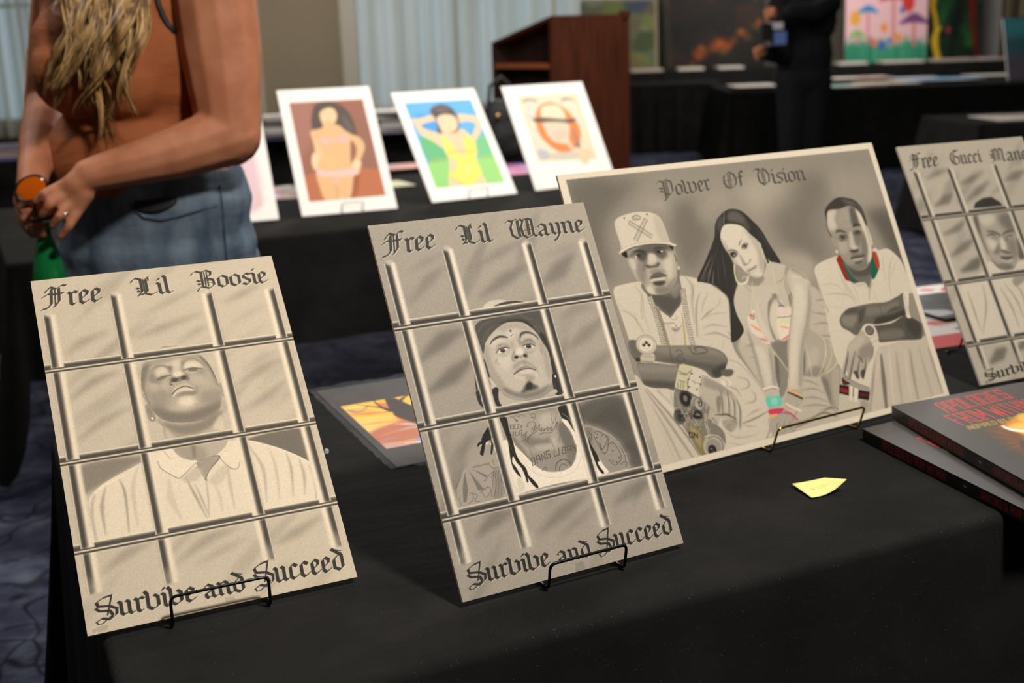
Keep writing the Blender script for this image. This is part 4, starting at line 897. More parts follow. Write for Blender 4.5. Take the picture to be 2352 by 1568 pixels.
('P','151.2 256.5 158.9 246.5 209.2 227.9 268.1 226.8 304.5 236.9 312.3 249.2 311.9 266.1 311.5 288.5 306.1 315.8 294.5 342.1 272 361.1 255.4 372.4 228.9 374.1 198.5 368.3 186.8 354.3 182.4 337.4 165 321.3 158.4 301.3 152.5 278.6',172,1,.6),
('P','152 254 209 228 268 227 311 238 309 254 274 250 246 258 221 254 196 251 162 258',88,.8,4.5,'h1'),
('P','194 245 220 246 217 265 199 274 186 261',62,.75,3.3,'h1'),
('P','250 244 276 245 290 263 266 274 251 261',80,.75,3.7,'h1'),
('P','277 262 294 269 285 277 266 277',92,.6,2.9,'h1'),
('L','176 243 199 241 216 248',[2.3,5.3,2.3],50,.7,1.4,'h1'),
('L','250 241 270 241 292 247',[2.4,4.8,2.4],56,.7,1.5,'h1'),
('E',193.0,255.0,6.8,3.9,48,.9,.8,'h1',.13),
('E',263.3,252.9,7.6,3.9,48,.9,.8,'h1',.13),
('E',183.5,257.9,3.7,2.2,225,.8,.8,'h1',.13),
('E',273.2,252.7,4.5,2.3,225,.8,.8,'h1',.13),
('P','227 255 246 258 247 274 236 287 221 285',208,.85,2.9,'h1'),
('P','158 260 173 265 176 284 164 294',205,.7,2.8,'h1'),
('P','267 283 302 265 297 303 277 345 271 322',208,.75,5.0,'h1'),
('P','205 288 212 284 220 288 233 287 247 283 256 285 247 294 227 295 212 294',70,.8,1.8,'h1'),
('E',233.0,282.4,13.9,7.2,190,.6,2.5,'h1',.13),
('P','202 274 217 265 206 291 194 301',100,.6,2.9,'h1'),
('P','183 272 203 280 195 328 182 337 172 309',120,.55,4.9,'h1'),
('P','214 306 232 300 251 303 268 311 254 314 228 314',138,.7,2.1,'h1'),
('P','209 325 218 315 232 311 249 311 267 324 244 324 225 324',98,.9,1.4,'h1'),
('L','206.8 325.7 228.3 324 244.5 324 267.2 324.4',[2.3,2.6,2.6,2.3],55,.85,1.0,'h1'),
('P','208 327 237 327 263 327 247 336 221 337',208,.8,1.8,'h1'),
('P','215 336 241 335 259 340 243 349 222 346',64,.85,2.0,'h1'),
('P','188 349 206 343 211 369 192 367',210,.7,2.8,'h1'),
('P','219 354 242 351 266 360 248 375 220 371',110,.6,3.7,'h1'),
('P','263 349 298 331 278 362 255 372',130,.6,3.7,'h1'),
('P','137.6 243.8 155.2 237.8 152.7 256.7',44,1,1.0),
('P','304.1 238.3 315.6 244 312.2 254.8 307.5 248.6',50,1,.8),
('M','cap1','131.2 238.8 139.2 233 143.2 214.2 141.2 183.6 141.4 161.4 146.8 148.1 165.8 137.7 209.3 131.3 238.4 131.7 269.7 136.5 292.6 147.6 303.5 165.9 307.8 194.9 311.9 229.4 327.4 238.4 324 243.6 298.6 234.8 254.6 228 209.6 226.6 169.8 231.3 134.6 243.4',1),
('P','131.2 238.8 139.2 233 143.2 214.2 141.2 183.6 141.4 161.4 146.8 148.1 165.8 137.7 209.3 131.3 238.4 131.7 269.7 136.5 292.6 147.6 303.5 165.9 307.8 194.9 311.9 229.4 327.4 238.4 324 243.6 298.6 234.8 254.6 228 209.6 226.6 169.8 231.3 134.6 243.4',203,1,.6),
('P','280 146 304 166 312 229 282 226 274 188',176,.6,5.5,'cap1'),
('P','147 148 144 201 148 229 139 227 140 172',180,.5,3.7,'cap1'),
('L','133.1 237.7 171.4 226 210.5 223.9 255.6 224.7 299.8 230.7 324.9 240.9',[4.1,4.1,4.1,4.1,4.1,4.1],222,.8,1.0,'cap1'),
('L','136.5 242.2 172.9 231.7 212.3 228.3 254.2 229.3 298.1 236.2',[2.4,2.4,2.4,2.4,2.4],70,.85,1.0),
('L','143.1 230.7 178.7 222.8 221 221 268.9 224.1 311.7 229.9',[1.2,1.2,1.2,1.2,1.2],150,.7,.8,'cap1'),
('P','189.6 154.4 197 151 257 204.4 252.9 212.3 188 159.8',186,.9,.4,'cap1',0),
('P','247.2 151 255 157.6 200.5 214.3 191.3 207.6',186,.9,.4,'cap1',0),
('L','187.5 161.2 193.5 152 259 203.2 251.3 212.1 187.5 161.2',1.8,98,.75,.4,'cap1',0),
('L','245.6 150.9 255 157.6 200.2 215.1 190.6 207.6 245.6 150.9',1.8,98,.75,.4,'cap1',0),
('L','205.3 144.9 219.8 139.5 232.7 145.2 229 151.8 209.5 152.4 205.3 144.9',2.7,98,.7,.6,'cap1'),
('L','210.8 142.7 225.5 152.8',1.8,105,.6,.4,'cap1'),
('L','226.8 143.1 210.1 150.3',1.8,105,.6,.4,'cap1'),
('E',179.4,143.4,3.1,2.3,80,.9,.4,None,.11),
('E',258.4,141.0,3.2,2.3,80,.9,.4,None,.11),
('M','arm1','85.9 483.8 123.5 491.4 166.4 509.4 212.7 518.6 308.1 534.5 357.9 549.9 386.3 568.8 394.8 590 384.5 605 362.5 629 340 634.7 318.7 626.7 304.6 607.6 267.4 587.2 209.3 571.5 146.7 552.4 92.8 540.3 78.6 513.6',1),
('P','85.9 483.8 123.5 491.4 166.4 509.4 212.7 518.6 308.1 534.5 357.9 549.9 386.3 568.8 394.8 590 384.5 605 362.5 629 340 634.7 318.7 626.7 304.6 607.6 267.4 587.2 209.3 571.5 146.7 552.4 92.8 540.3 78.6 513.6',122,1,.6),
('P','169 513 308 536 363 556 388 583 332 565 236 549 167 529',150,.6,4.6,'arm1'),
('P','151 550 229 572 306 602 345 631 386 600 349 596 262 572 202 554',88,.7,4.2,'arm1'),
('P','87 485 114 490 106 540 88 537',105,.6,3.2,'arm1'),
('P','330 612 386 600 361 634 337 634',70,.7,3.8,'arm1'),
('L','210.8 519.6 208.1 543.9 209.7 570.2',[2.3,4.1,3.5],86,.6,1.0,'arm1'),
('L','226.2 538.7 240.5 535.6 249.8 548.3 232.3 550.8 221.9 562.7 236.8 568.1 251.1 565 234.7 553.9',[2.9,2.9,2.9,2.9,2.9,2.9,2.9,2.9],80,.6,1.0,'arm1'),
('L','274.8 533.1 284.8 554.3 331.6 556.7 319.8 540.7 293.1 539 296.1 550.6',[3.6,3.6,3.6,3.6,3.6,3.6],78,.65,1.0,'arm1'),
('P','91.3 534.6 109.5 537.8 107.1 545.5 91.3 545.4',60,.9,1.0),
('M','arm2','90.5 547.9 112 550.4 154.4 559.1 208.4 574 226.4 579.9 194.4 639.4 164 632.4 121.8 623.2 96.9 610.6 91.7 596.3',1),
('P','90.5 547.9 112 550.4 154.4 559.1 208.4 574 226.4 579.9 194.4 639.4 164 632.4 121.8 623.2 96.9 610.6 91.7 596.3',128,1,.6),
('P','104 556 208 577 214 597 99 574',152,.6,4.4,'arm2'),
('P','95 597 200 621 194 639 122 623 97 611',80,.75,4.0,'arm2'),
('P','364 615 402 621 395 635 377 637 359 628',105,1,1.3),
('P','361 634 385 655 366 669 350 655',222,.7,2.9,'in'),
('P','64.9 580.8 96.6 611.9 102.9 622.4 147 686.6 191.4 751.3 211.9 829.6 99.4 839.2 -11.1 835.2 -4.2 709',196,1,.8,'in'),
('L','100 622 145 694 186 769 211 832',[1.7,4.0,4.5,2.8],105,.75,1.6,'in'),
('L','107 618 159 689 197 763',[1.1,4.0,1.7],222,.75,1.6,'in'),
('L','93 623 130 699 164 777 188 832',[2.8,8.5,9.6,5.7],150,.75,1.6,'in'),
('L','102 667 128 749 147 829',[2.8,11.2,8.4],168,.75,1.6,'in'),
('L','100 704 120 773 128 830',[1.7,6.7,3.9],185,.75,1.6,'in'),
('L','136 629 137 637 173 686',[1.7,4.0,1.7],150,.75,1.6,'in'),
('L','175 638 172 659 173 686',[1.1,2.9,1.1],150,.75,1.6,'in'),
('L','363 660 395 677 402 697',[1.2,4.8,1.8],140,.7,1.7,'rb'),
('L','407 643 440 657 441 677 410 682',[1.2,4.9,6.1,1.2],152,.7,1.7,'rb'),
('L','444 689 455 707 443 722 411 721',[1.2,4.3,4.9,1.2],142,.7,1.7,'rb'),
('L','383 774 429 769 483 758',[2.4,4.2,1.8],92,.7,1.7,'rb'),
('L','378 776 403 786 429 791',[1.2,4.2,1.2],160,.7,1.7,'rb'),
('L','402 758 437 749 466 746',[1.2,6.7,1.2],165,.7,1.7,'rb'),
('L','476 778 473 806 449 834',[2.4,6.1,4.2],140,.7,1.7,'rb'),
('L','322 789 353 809 421 814',[1.8,5.9,1.8],168,.7,1.7,'rb'),
('L','400 591 432 610 467 662 492 723 486 780',[1.5,1.5,1.5,1.5,1.5],120,.7,1.7,'rb'),
('L','311 813 378 838 434 836',[1.8,8.9,1.8],176,.7,1.7,'rb'),
('L','351 633 372 653 360 667',[1.8,4.2,1.8],150,.7,1.7,'rb'),
('P','191 639 225 648 262 676 288 709 281 740 313 787 294 831 236 837 213 827 196 776 177 724 171 691',118,.85,1.6,'in'),
('E',217.2,670.7,20.9,24.5,78,1,.8,'in',.19),
('E',217.2,670.7,16.7,19.6,38,.7,1.2,'in',.19),
('E',216.9,671.7,8.8,11.3,62,.85,1.0,'in',.19),
('E',256.0,694.3,28.9,26.2,168,1,.8,'in',.19),
('E',256.0,694.3,23.1,21.0,128,.7,1.2,'in',.19),
('E',255.7,695.3,12.1,12.1,62,.85,1.0,'in',.19),
('E',240.7,721.0,35.1,31.8,140,1,.8,'in',.19),
('E',240.7,721.0,28.1,25.4,100,.7,1.2,'in',.19),
('E',240.4,722.0,14.7,14.6,62,.85,1.0,'in',.19),
('E',183.4,715.1,21.9,23.6,120,1,.8,'in',.2),
('E',183.4,715.1,17.5,18.9,80,.7,1.2,'in',.2),
('E',183.1,716.1,9.2,10.9,62,.85,1.0,'in',.2),
('E',215.7,670.4,7.0,9.1,150,.7,1.0,None,.19),
('E',256.0,694.3,14.1,16.0,188,.8,.8,None,.19),
('E',260.8,692.0,7.1,11.3,60,.9,.8,None,.19),
('E',259.8,695.0,2.9,5.9,180,.8,.6,None,.19),
('E',260.5,685.7,3.2,2.4,190,.8,.4,None,.19),
('E',241.4,723.8,14.0,11.1,46,.95,.8,None,.19),
('E',240.5,721.5,8.3,3.2,150,.7,1.0,None,.19),
('P','218 730 258 738 237 752 219 747',150,.7,1.6),
('L','164.9 691.4 190.6 692.4 200.2 723.7 188.5 740',[2.3,2.3,2.3,2.3],195,.8,.6),
('L','169 698.9 186.6 705 190.2 724.4',[4.6,4.0,4.0],62,.8,1.0),
('E',186.4,721.0,6.3,6.3,60,.9,.8,None,.2),
('E',265.7,725.9,4.2,3.5,195,.95,.3,None,.19),
('E',265.7,725.9,2.1,1.7,70,.8,.2,None,.19),
('E',264.8,730.7,4.2,3.5,195,.95,.3,None,.2),
('E',264.8,730.7,2.1,1.7,70,.8,.2,None,.2),
('E',263.8,735.4,4.2,3.5,195,.95,.3,None,.2),
('E',263.8,735.4,2.1,1.7,70,.8,.2,None,.2),
('E',262.9,740.1,4.2,3.5,195,.95,.3,None,.2),
('E',262.9,740.1,2.1,1.7,70,.8,.2,None,.2),
('E',262.0,744.8,4.2,3.5,195,.95,.3,None,.2),
('E',262.0,744.8,2.1,1.7,70,.8,.2,None,.2),
('E',261.0,749.5,4.2,3.5,195,.95,.3,None,.2),
('E',261.0,749.5,2.1,1.7,70,.8,.2,None,.2),
('E',260.6,754.5,4.2,3.4,195,.95,.3,None,.2),
('E',260.6,754.5,2.1,1.7,70,.8,.2,None,.2),
('E',260.6,759.9,4.2,3.4,195,.95,.3,None,.2),
('E',260.6,759.9,2.1,1.7,70,.8,.2,None,.2),
('E',260.7,765.3,4.2,3.4,195,.95,.3,None,.2),
('E',260.7,765.3,2.1,1.7,70,.8,.2,None,.2),
('E',260.7,770.7,4.2,3.4,195,.95,.3,None,.2),
('E',260.7,770.7,2.1,1.7,70,.8,.2,None,.2),
('E',260.8,776.0,4.2,3.4,195,.95,.3,None,.2),
('E',260.8,776.0,2.1,1.7,70,.8,.2,None,.2),
('E',260.8,781.4,4.1,3.4,195,.95,.3,None,.2),
('E',260.8,781.4,2.1,1.7,70,.8,.2,None,.2),
('E',191.3,638.8,3.1,2.7,170,.95,.3,None,.18),
('E',191.3,638.8,1.6,1.3,70,.8,.2,None,.18),
('E',191.1,646.0,3.1,2.7,170,.95,.3,None,.18),
('E',191.1,646.0,1.6,1.3,70,.8,.2,None,.18),
('E',190.9,653.2,3.1,2.7,170,.95,.3,None,.19),
('E',190.9,653.2,1.6,1.3,70,.8,.2,None,.19),
('E',190.6,660.4,3.1,2.7,170,.95,.3,None,.19),
('E',190.6,660.4,1.6,1.3,70,.8,.2,None,.19),
('E',190.4,667.6,3.1,2.7,170,.95,.3,None,.19),
('E',190.4,667.6,1.6,1.3,70,.8,.2,None,.19),
('E',190.2,674.7,3.1,2.7,170,.95,.3,None,.19),
('E',190.2,674.7,1.6,1.3,70,.8,.2,None,.19),
('E',190.0,681.9,3.1,2.7,170,.95,.3,None,.19),
('E',190.0,681.9,1.6,1.3,70,.8,.2,None,.19),
('E',191.3,688.8,3.1,2.6,170,.95,.3,None,.19),
('E',191.3,688.8,1.6,1.3,70,.8,.2,None,.19),
('E',193.3,695.5,3.1,2.6,170,.95,.3,None,.19),
('E',193.3,695.5,1.6,1.3,70,.8,.2,None,.19),
('E',195.2,702.2,3.1,2.6,170,.95,.3,None,.19),
('E',195.2,702.2,1.6,1.3,70,.8,.2,None,.19),
('E',197.2,708.9,3.1,2.6,170,.95,.3,None,.19),
('E',197.2,708.9,1.6,1.3,70,.8,.2,None,.19),
('E',199.2,715.7,3.1,2.6,170,.95,.3,None,.19),
('E',199.2,715.7,1.6,1.3,70,.8,.2,None,.19),
('E',201.2,722.4,3.1,2.6,170,.95,.3,None,.2),
('E',201.2,722.4,1.6,1.3,70,.8,.2,None,.2),
('E',202.0,728.0,3.1,2.6,170,.95,.3,None,.2),
('E',202.0,728.0,1.6,1.3,70,.8,.2,None,.2),
('E',200.3,731.5,3.1,2.6,170,.95,.3,None,.2),
('E',200.3,731.5,1.6,1.3,70,.8,.2,None,.2),
('E',198.7,734.9,3.1,2.6,170,.95,.3,None,.2),
('E',198.7,734.9,1.6,1.3,70,.8,.2,None,.2),
('E',197.1,738.4,3.1,2.6,170,.95,.3,None,.2),
('E',197.1,738.4,1.6,1.3,70,.8,.2,None,.2),
('E',195.5,741.9,3.1,2.6,170,.95,.3,None,.2),
('E',195.5,741.9,1.6,1.3,70,.8,.2,None,.2),
('E',193.8,745.3,3.1,2.6,170,.95,.3,None,.2),
('E',193.8,745.3,1.6,1.3,70,.8,.2,None,.2),
('E',192.2,748.8,3.1,2.6,170,.95,.3,None,.2),
('E',192.2,748.8,1.6,1.3,70,.8,.2,None,.2),
('E',239.6,717.2,1.9,1.3,195,.75,.3,'in',.19),
('E',263.6,717.5,2.3,1.5,195,.75,.3,'in',.19),
('E',261.7,713.2,2.9,1.7,170,.75,.3,'in',.19),
('E',194.5,729.3,2.7,1.8,60,.75,.3,'in',.2),
('E',219.7,743.7,2.7,1.6,60,.75,.3,'in',.2),
('E',228.3,712.5,1.9,1.9,60,.75,.3,'in',.19),
('E',266.0,761.9,1.9,1.5,185,.75,.3,'in',.2),
('E',186.8,730.5,2.4,1.3,185,.75,.3,'in',.2),
('E',201.6,694.9,1.8,1.4,60,.75,.3,'in',.19),
('E',191.9,707.7,2.7,1.3,195,.75,.3,'in',.19),
('E',230.8,742.9,1.6,1.6,195,.75,.3,'in',.2),
('E',222.4,701.1,2.4,1.9,195,.75,.3,'in',.19),
('E',214.1,730.8,1.7,1.5,195,.75,.3,'in',.2),
('E',179.0,746.6,2.7,1.4,185,.75,.3,'in',.2),
('E',247.1,725.5,2.2,1.9,185,.75,.3,'in',.19),
('E',177.3,750.0,2.0,1.7,170,.75,.3,'in',.2),
('E',186.9,722.0,2.0,1.9,170,.75,.3,'in',.2),
('E',248.0,744.3,2.5,1.4,185,.75,.3,'in',.2),
('E',263.0,748.0,1.8,2.1,70,.75,.3,'in',.2),
('E',266.4,748.0,2.4,1.7,185,.75,.3,'in',.2),
('E',242.1,730.5,2.0,1.5,60,.75,.3,'in',.2),
('E',192.5,702.3,2.3,1.8,195,.75,.3,'in',.19),
('E',216.5,712.6,2.1,2.0,60,.75,.3,'in',.19),
('E',228.6,715.4,2.5,1.7,185,.75,.3,'in',.19),
('E',273.1,736.0,2.6,1.4,195,.75,.3,'in',.2),
('E',269.9,712.7,2.0,1.4,60,.75,.3,'in',.19),
('E',224.3,757.3,1.7,1.9,170,.75,.3,'in',.2),
('E',212.7,743.8,2.6,1.9,170,.75,.3,'in',.2),
('E',229.8,755.0,2.6,1.7,70,.75,.3,'in',.2),
('E',239.2,712.8,1.9,2.0,60,.75,.3,'in',.19),
('E',262.5,733.7,2.1,2.0,185,.75,.3,'in',.2),
('E',229.8,736.5,2.4,2.1,185,.75,.3,'in',.2),
('E',263.4,748.9,1.6,1.5,60,.75,.3,'in',.2),
('E',181.1,738.3,1.9,1.4,195,.75,.3,'in',.2),
('E',189.8,741.8,1.8,2.0,195,.75,.3,'in',.2),
('E',190.9,708.8,2.4,1.4,195,.75,.3,'in',.19),
('E',253.6,744.0,1.7,1.6,70,.75,.3,'in',.2),
('E',226.7,730.2,1.6,1.6,185,.75,.3,'in',.2),
('E',260.2,750.1,1.8,2.0,170,.75,.3,'in',.2),
('E',264.1,706.3,1.7,2.1,70,.75,.3,'in',.19),
('E',263.1,761.9,2.2,1.9,195,.75,.3,'in',.2),
('E',201.5,744.4,2.1,2.0,70,.75,.3,'in',.2),
('E',215.6,726.3,1.7,2.0,70,.75,.3,'in',.2),
('E',245.4,720.9,2.2,1.9,195,.75,.3,'in',.19),
('E',220.7,726.1,1.6,1.5,185,.75,.3,'in',.2),
('E',223.6,720.4,2.1,2.1,70,.75,.3,'in',.19),
('E',204.1,717.1,2.6,1.7,70,.75,.3,'in',.19),
('E',203.1,703.6,2.1,1.5,60,.75,.3,'in',.19),
('E',187.2,729.7,2.1,1.5,60,.75,.3,'in',.2),
('E',219.9,716.8,1.6,1.9,70,.75,.3,'in',.19),
('E',218.3,721.7,1.6,2.1,70,.75,.3,'in',.2),
('E',202.0,718.0,1.8,1.6,60,.75,.3,'in',.19),
('E',218.0,703.4,1.6,1.9,185,.75,.3,'in',.19),
('E',266.5,768.0,2.6,2.1,195,.75,.3,'in',.2),
('E',205.3,710.4,2.6,1.8,185,.75,.3,'in',.19),
('E',216.4,698.6,2.1,1.4,170,.75,.3,'in',.19),
('E',185.0,690.7,1.7,1.5,60,.75,.3,'in',.19),
('E',230.6,710.2,2.2,1.6,195,.75,.3,'in',.19),
('E',210.2,725.6,2.0,1.8,195,.75,.3,'in',.2),
('E',204.0,733.0,2.8,1.4,185,.75,.3,'in',.2),
('E',195.7,718.4,2.2,1.8,170,.75,.3,'in',.2),
('E',235.8,760.8,1.8,1.9,195,.75,.3,'in',.2),
('E',259.5,740.4,2.8,1.6,195,.75,.3,'in',.2),
('E',220.9,725.5,2.5,1.6,70,.75,.3,'in',.2),
('E',221.7,746.2,2.7,1.9,195,.75,.3,'in',.2),
('E',186.2,700.4,2.5,2.0,60,.75,.3,'in',.19),
('E',249.0,746.7,1.7,1.5,60,.75,.3,'in',.2),
('E',257.4,761.4,2.2,2.0,185,.75,.3,'in',.2),
('E',287.8,708.7,1.9,2.0,60,.75,.3,'in',.19),
('E',213.4,715.1,2.1,2.0,70,.75,.3,'in',.19),
('P','292.2 706.7 300.7 721.9 317.2 733.3 301.5 760.1 293.1 744.9 282.5 756.3 280.4 742.3 271.8 737.9',178,.9,.8),
('L','285.3 737.9 294.5 750.6 298.3 759.4',[1.8,2.3,1.2],70,.8,.6),
('P','199.2 747.5 215 749.4 233 765 241.1 790.7 235.2 818.7 221.1 831.6 209.8 816 203.3 785.5',(138,124,84),1,.8,'in'),
('P','202 749 214 752 231 773 225 809 212 790',(168,152,108),.7,2.0,'in'),
('K','ON',[195.0,775.8,220.7,782.5,197.4,763.1],50,2.9,.85,.3),
('E',265.7,817.1,35.9,33.5,176,1,.6,'in',.21),
('L','242.8 785.7 263.5 783.3 290.5 792.9 302.7 816.9 300 835.1',2.6,215,.9,.4,'in'),
('E',263.3,819.3,25.6,25.1,150,.9,1.0,'in',.21),
('E',257.2,824.7,14.0,14.6,48,.95,1.0,'in',.21),
('E',254.7,820.2,4.5,2.1,150,.8,.6,'in',.21),
('E',260.0,829.3,5.1,1.8,130,.7,.6,'in',.21),
('L','256.6 793 254.5 788.7',2.3,62,.85,.2,'in'),
('L','261.8 791.5 260.8 786.9',2.3,62,.85,.2,'in'),
('L','267.2 790.8 267.3 786.1',2.3,62,.85,.2,'in'),
('L','272.6 791.1 273.7 786.5',2.3,62,.85,.2,'in'),
('L','277.7 792.4 279.9 788',2.3,62,.85,.2,'in'),
('L','282.4 794.5 285.6 790.6',2.3,62,.85,.2,'in'),
('L','286.5 797.5 290.6 794.1',2.3,62,.85,.2,'in'),
('L','289.8 801.1 294.6 798.4',2.3,62,.85,.2,'in'),
('L','292.3 805.4 297.6 803.5',2.3,62,.85,.2,'in'),
('L','293.8 810.1 299.5 809',2.3,62,.85,.2,'in'),
('L','294.3 815 300.1 814.8',2.3,62,.85,.2,'in'),
('L','293.7 820 299.5 820.7',2.3,62,.85,.2,'in'),
('L','292.1 824.9 297.7 826.5',2.3,62,.85,.2,'in'),
('L','289.6 829.5 294.7 831.9',2.3,62,.85,.2,'in'),
('L','286.3 833.7 290.6 836.8',2.3,62,.85,.2,'in'),
('M','hand','286.6 626.4 299.5 623.2 322.6 635.7 344.9 650.8 371.2 675 387.8 697.5 392.7 728.9 387 760.8 374 788.3 364.3 786.3 365.5 772.9 356.7 768.4 335.3 750.5 306.6 744.8 290.9 730.9 285.9 705.5 268.2 677.6',1),
('P','286.6 626.4 299.5 623.2 322.6 635.7 344.9 650.8 371.2 675 387.8 697.5 392.7 728.9 387 760.8 374 788.3 364.3 786.3 365.5 772.9 356.7 768.4 335.3 750.5 306.6 744.8 290.9 730.9 285.9 705.5 268.2 677.6',182,1,.6),
('P','299 626 344 653 377 687 359 689 326 667 291 649',138,.6,3.8,'hand'),
('P','317 692 334 685 328 711 311 732',110,.6,2.5,'hand'),
('L','338.8 669 336.5 696.1 325.9 737.8',[1.2,4.2,3.0],95,.7,1.2,'hand'),
('L','360 678 357 708 345 747',[1.2,4.2,3.0],95,.7,1.3,'hand'),
('L','372 692 374 717 358 766',[1.2,4.2,3.0],95,.7,1.3,'hand'),
('L','385 705 389 734 371 782',[1.2,4.2,3.0],95,.7,1.3,'hand'),
('L','355 672 351 699 340 735',[1.8,4.2,2.4],212,.7,1.3,'hand'),
('L','370 683 366 715 358 744',[1.8,4.2,2.4],212,.7,1.3,'hand'),
('L','382 713 377 740 365 778',[1.8,4.2,2.4],212,.7,1.3,'hand'),
('L','297.3 732.1 319.6 736.5 342 740.9 366.6 759.5',[1.8,4.7,5.9,2.4],84,.75,1.2,'hand'),
('L','350.2 767.1 327.6 773.4 339.2 789.4',[1.8,4.1,1.8],105,.6,1.2),
('L','284.8 637 269.8 672.5 286.7 702.9 299.8 724.5',[1.5,1.5,1.5,1.5],120,.7,.8),
('P','322 751 366 762 356 782 333 788 316 768',138,.6,2.9,'in'),
('P','232.3 576.9 265.7 592.4 314 620.3 314.2 630 299.9 621.9 284.1 634.1 265.4 675.7 232.7 653.3 195.2 636.8 198.5 621.2',205,1,.6),
('P','232.3 576.9 265.3 593.7 242.2 623.8 229.3 648.6 195.6 635.5 204 614.1',(196,186,150),1,.8),
('L','219.1 592.3 238.6 604 260 599.6',2.3,112,.8,.6),
('L','219.8 600.6 243.7 609',2.3,112,.8,.6),
('L','211 618.1 231.2 627.2',2.3,112,.8,.6),
('L','206.2 622.6 201.4 638',2.3,112,.8,.6),
('L','215.6 624.3 208.3 642',2.3,112,.8,.6),
('L','224.9 626.1 217.2 645',2.3,112,.8,.6),
('L','239.1 623.2 232.4 649.2',2.3,112,.8,.6),
('L','265.3 593.7 242.2 623.8 230 651.4',1.8,110,.7,.6),
('L','294.8 616.8 278.4 641.3 264.3 674.2',1.8,110,.7,.6),
('L','251.7 625.5 279.9 641.6',1.8,110,.7,.6),
('L','262.6 633 257.8 637.5',1.8,110,.7,.6),
('L','293.9 619.4 312.3 625.5',1.8,110,.7,.6),
('E',260.0,607.8,2.9,2.5,70,.85,.4,None,.18),
('E',243.1,621.2,2.9,2.4,70,.85,.4,None,.18),
('E',283.1,621.6,2.9,2.5,70,.85,.4,None,.18),
('E',238.2,641.5,2.9,2.4,70,.85,.4,None,.18),
('E',262.7,653.4,2.9,2.4,70,.85,.4,None,.18),
('E',278.4,641.3,2.9,2.4,70,.85,.4,None,.18),
('L','192.8 639.1 228.4 656.5 267.3 680.2',[1.7,4.1,1.7],80,.7,1.0),
('P','115.6 528 153.1 531.7 149.8 552.9 142.7 554.9 106.7 546.7',190,1,.6),
('L','112.5 532.9 150.3 540.8',1.7,130,.7,.6),
('L','107.1 545.5 144.4 554.7',2.9,120,.8,.8),
('E',137.2,504.5,33.1,27.5,196,1,.6,None,.17),
('L','105.1 499.2 116.7 482.1 137.4 477.3 158.2 483.4 170.4 501.9 164.8 520.1 143.9 530.2 119.4 526 106.6 510.3 105.1 499.2',2.6,150,.8,.6),
('E',137.2,504.5,25.6,21.1,214,1,.6,None,.17),
('L','112.7 500.5 125.1 486.2 143.5 483.8 161.2 494.9 162.1 508.7 146.2 522.4 126.7 523.2 113.4 514.1 112.7 500.5',1.4,130,.7,.4),
('L','123.4 502.2 132.7 492.9 151.1 495.9 150.2 509.5 138.6 515.7 126.8 512.3 123.4 502.2',1.2,160,.6,.4),
('E',139.0,498.6,5.3,4.3,62,.95,.4,None,.16),
('E',138.3,497.6,1.9,1.6,130,.7,.4,None,.16),
('E',129.4,503.8,5.3,4.3,62,.95,.4,None,.17),
('E',128.7,502.8,1.9,1.6,130,.7,.4,None,.17),
('E',145.6,506.5,5.3,4.3,62,.95,.4,None,.17),
('E',144.9,505.6,1.9,1.6,130,.7,.4,None,.17),
('P','529.7 163.5 554 157 578.2 160.4 600 171.2 623.1 197.4 648.8 234.6 664.8 281.2 685.6 341.5 640.7 330.4 632.8 298.1 624.8 265.8 601.9 239.6 584.3 216.6 556.8 204.3 520.1 201.4 495 229.4 492.3 265 508.8 308 506.7 368.7 493.5 407.1 475.3 424.5 471.1 463.7 478.9 521.1 427.9 545.4 432.6 513.7 457.6 426.8 442.5 394.7 417 371.1 382 358.7 367.2 349.2 413.2 300.5 457.1 250.4 471.1 231.7 485.6 197.4 502.7 178.7',62,1,.8),
('M','hair','529.7 163.5 554 157 578.2 160.4 600 171.2 623.1 197.4 648.8 234.6 664.8 281.2 685.6 341.5 640.7 330.4 632.8 298.1 624.8 265.8 601.9 239.6 584.3 216.6 556.8 204.3 520.1 201.4 495 229.4 492.3 265 508.8 308 506.7 368.7 493.5 407.1 475.3 424.5 471.1 463.7 478.9 521.1 427.9 545.4 432.6 513.7 457.6 426.8 442.5 394.7 417 371.1 382 358.7 367.2 349.2 413.2 300.5 457.1 250.4 471.1 231.7 485.6 197.4 502.7 178.7',1),
('P','544 168 576 166 600 190 588 207 559 198 536 190',118,.7,4.0,'hair'),
('P','594 189 610 217 598 234 585 214',100,.6,3.6,'hair'),
('P','497 186 522 176 513 203 488 223',96,.7,3.1,'hair'),
('L','529.8 166.1 524.7 181.1 516.4 201',[1.4,1.7,1.4],185,.8,.4),
('L','445.8 284.6 414.2 315.7 377.8 353.2',[0.8,2.4,1.3],175,.75,.8,'hair'),
('L','437.7 308.8 416.5 336.1 401.3 363.9',[0.8,3.2,1.6],160,.75,.8,'hair'),
('L','433.4 330.9 416.3 368.6',[1.1,2.7],170,.75,.8,'hair'),
('L','407.3 327.3 385.6 356.8',[0.8,1.9],150,.75,.7,'hair'),
('L','469.9 267.3 433.2 313.2 391.4 357.6',[1.1,3.2,1.1],95,.75,.8,'hair'),
('L','481.5 278.9 473.9 328.8 463.5 377.7',[1.1,4.4,1.1],88,.75,.8,'hair'),
('L','500.5 332.3 490 381.4 474.8 416.9',[1.1,2.7,1.1],82,.75,.8,'hair'),
('L','458.5 301.4 445.3 350.1 440.2 374.4',[1.1,3.3,1.1],85,.75,.8,'hair'),
('L','628.4 219.1 647 258.1 663.8 302.1',[1.1,4.6,1.1],85,.75,.8,'hair'),
('L','507.1 358.6 498.8 382.7 493.9 397.1',[0.8,1.6,.8],130,.75,.8,'hair'),
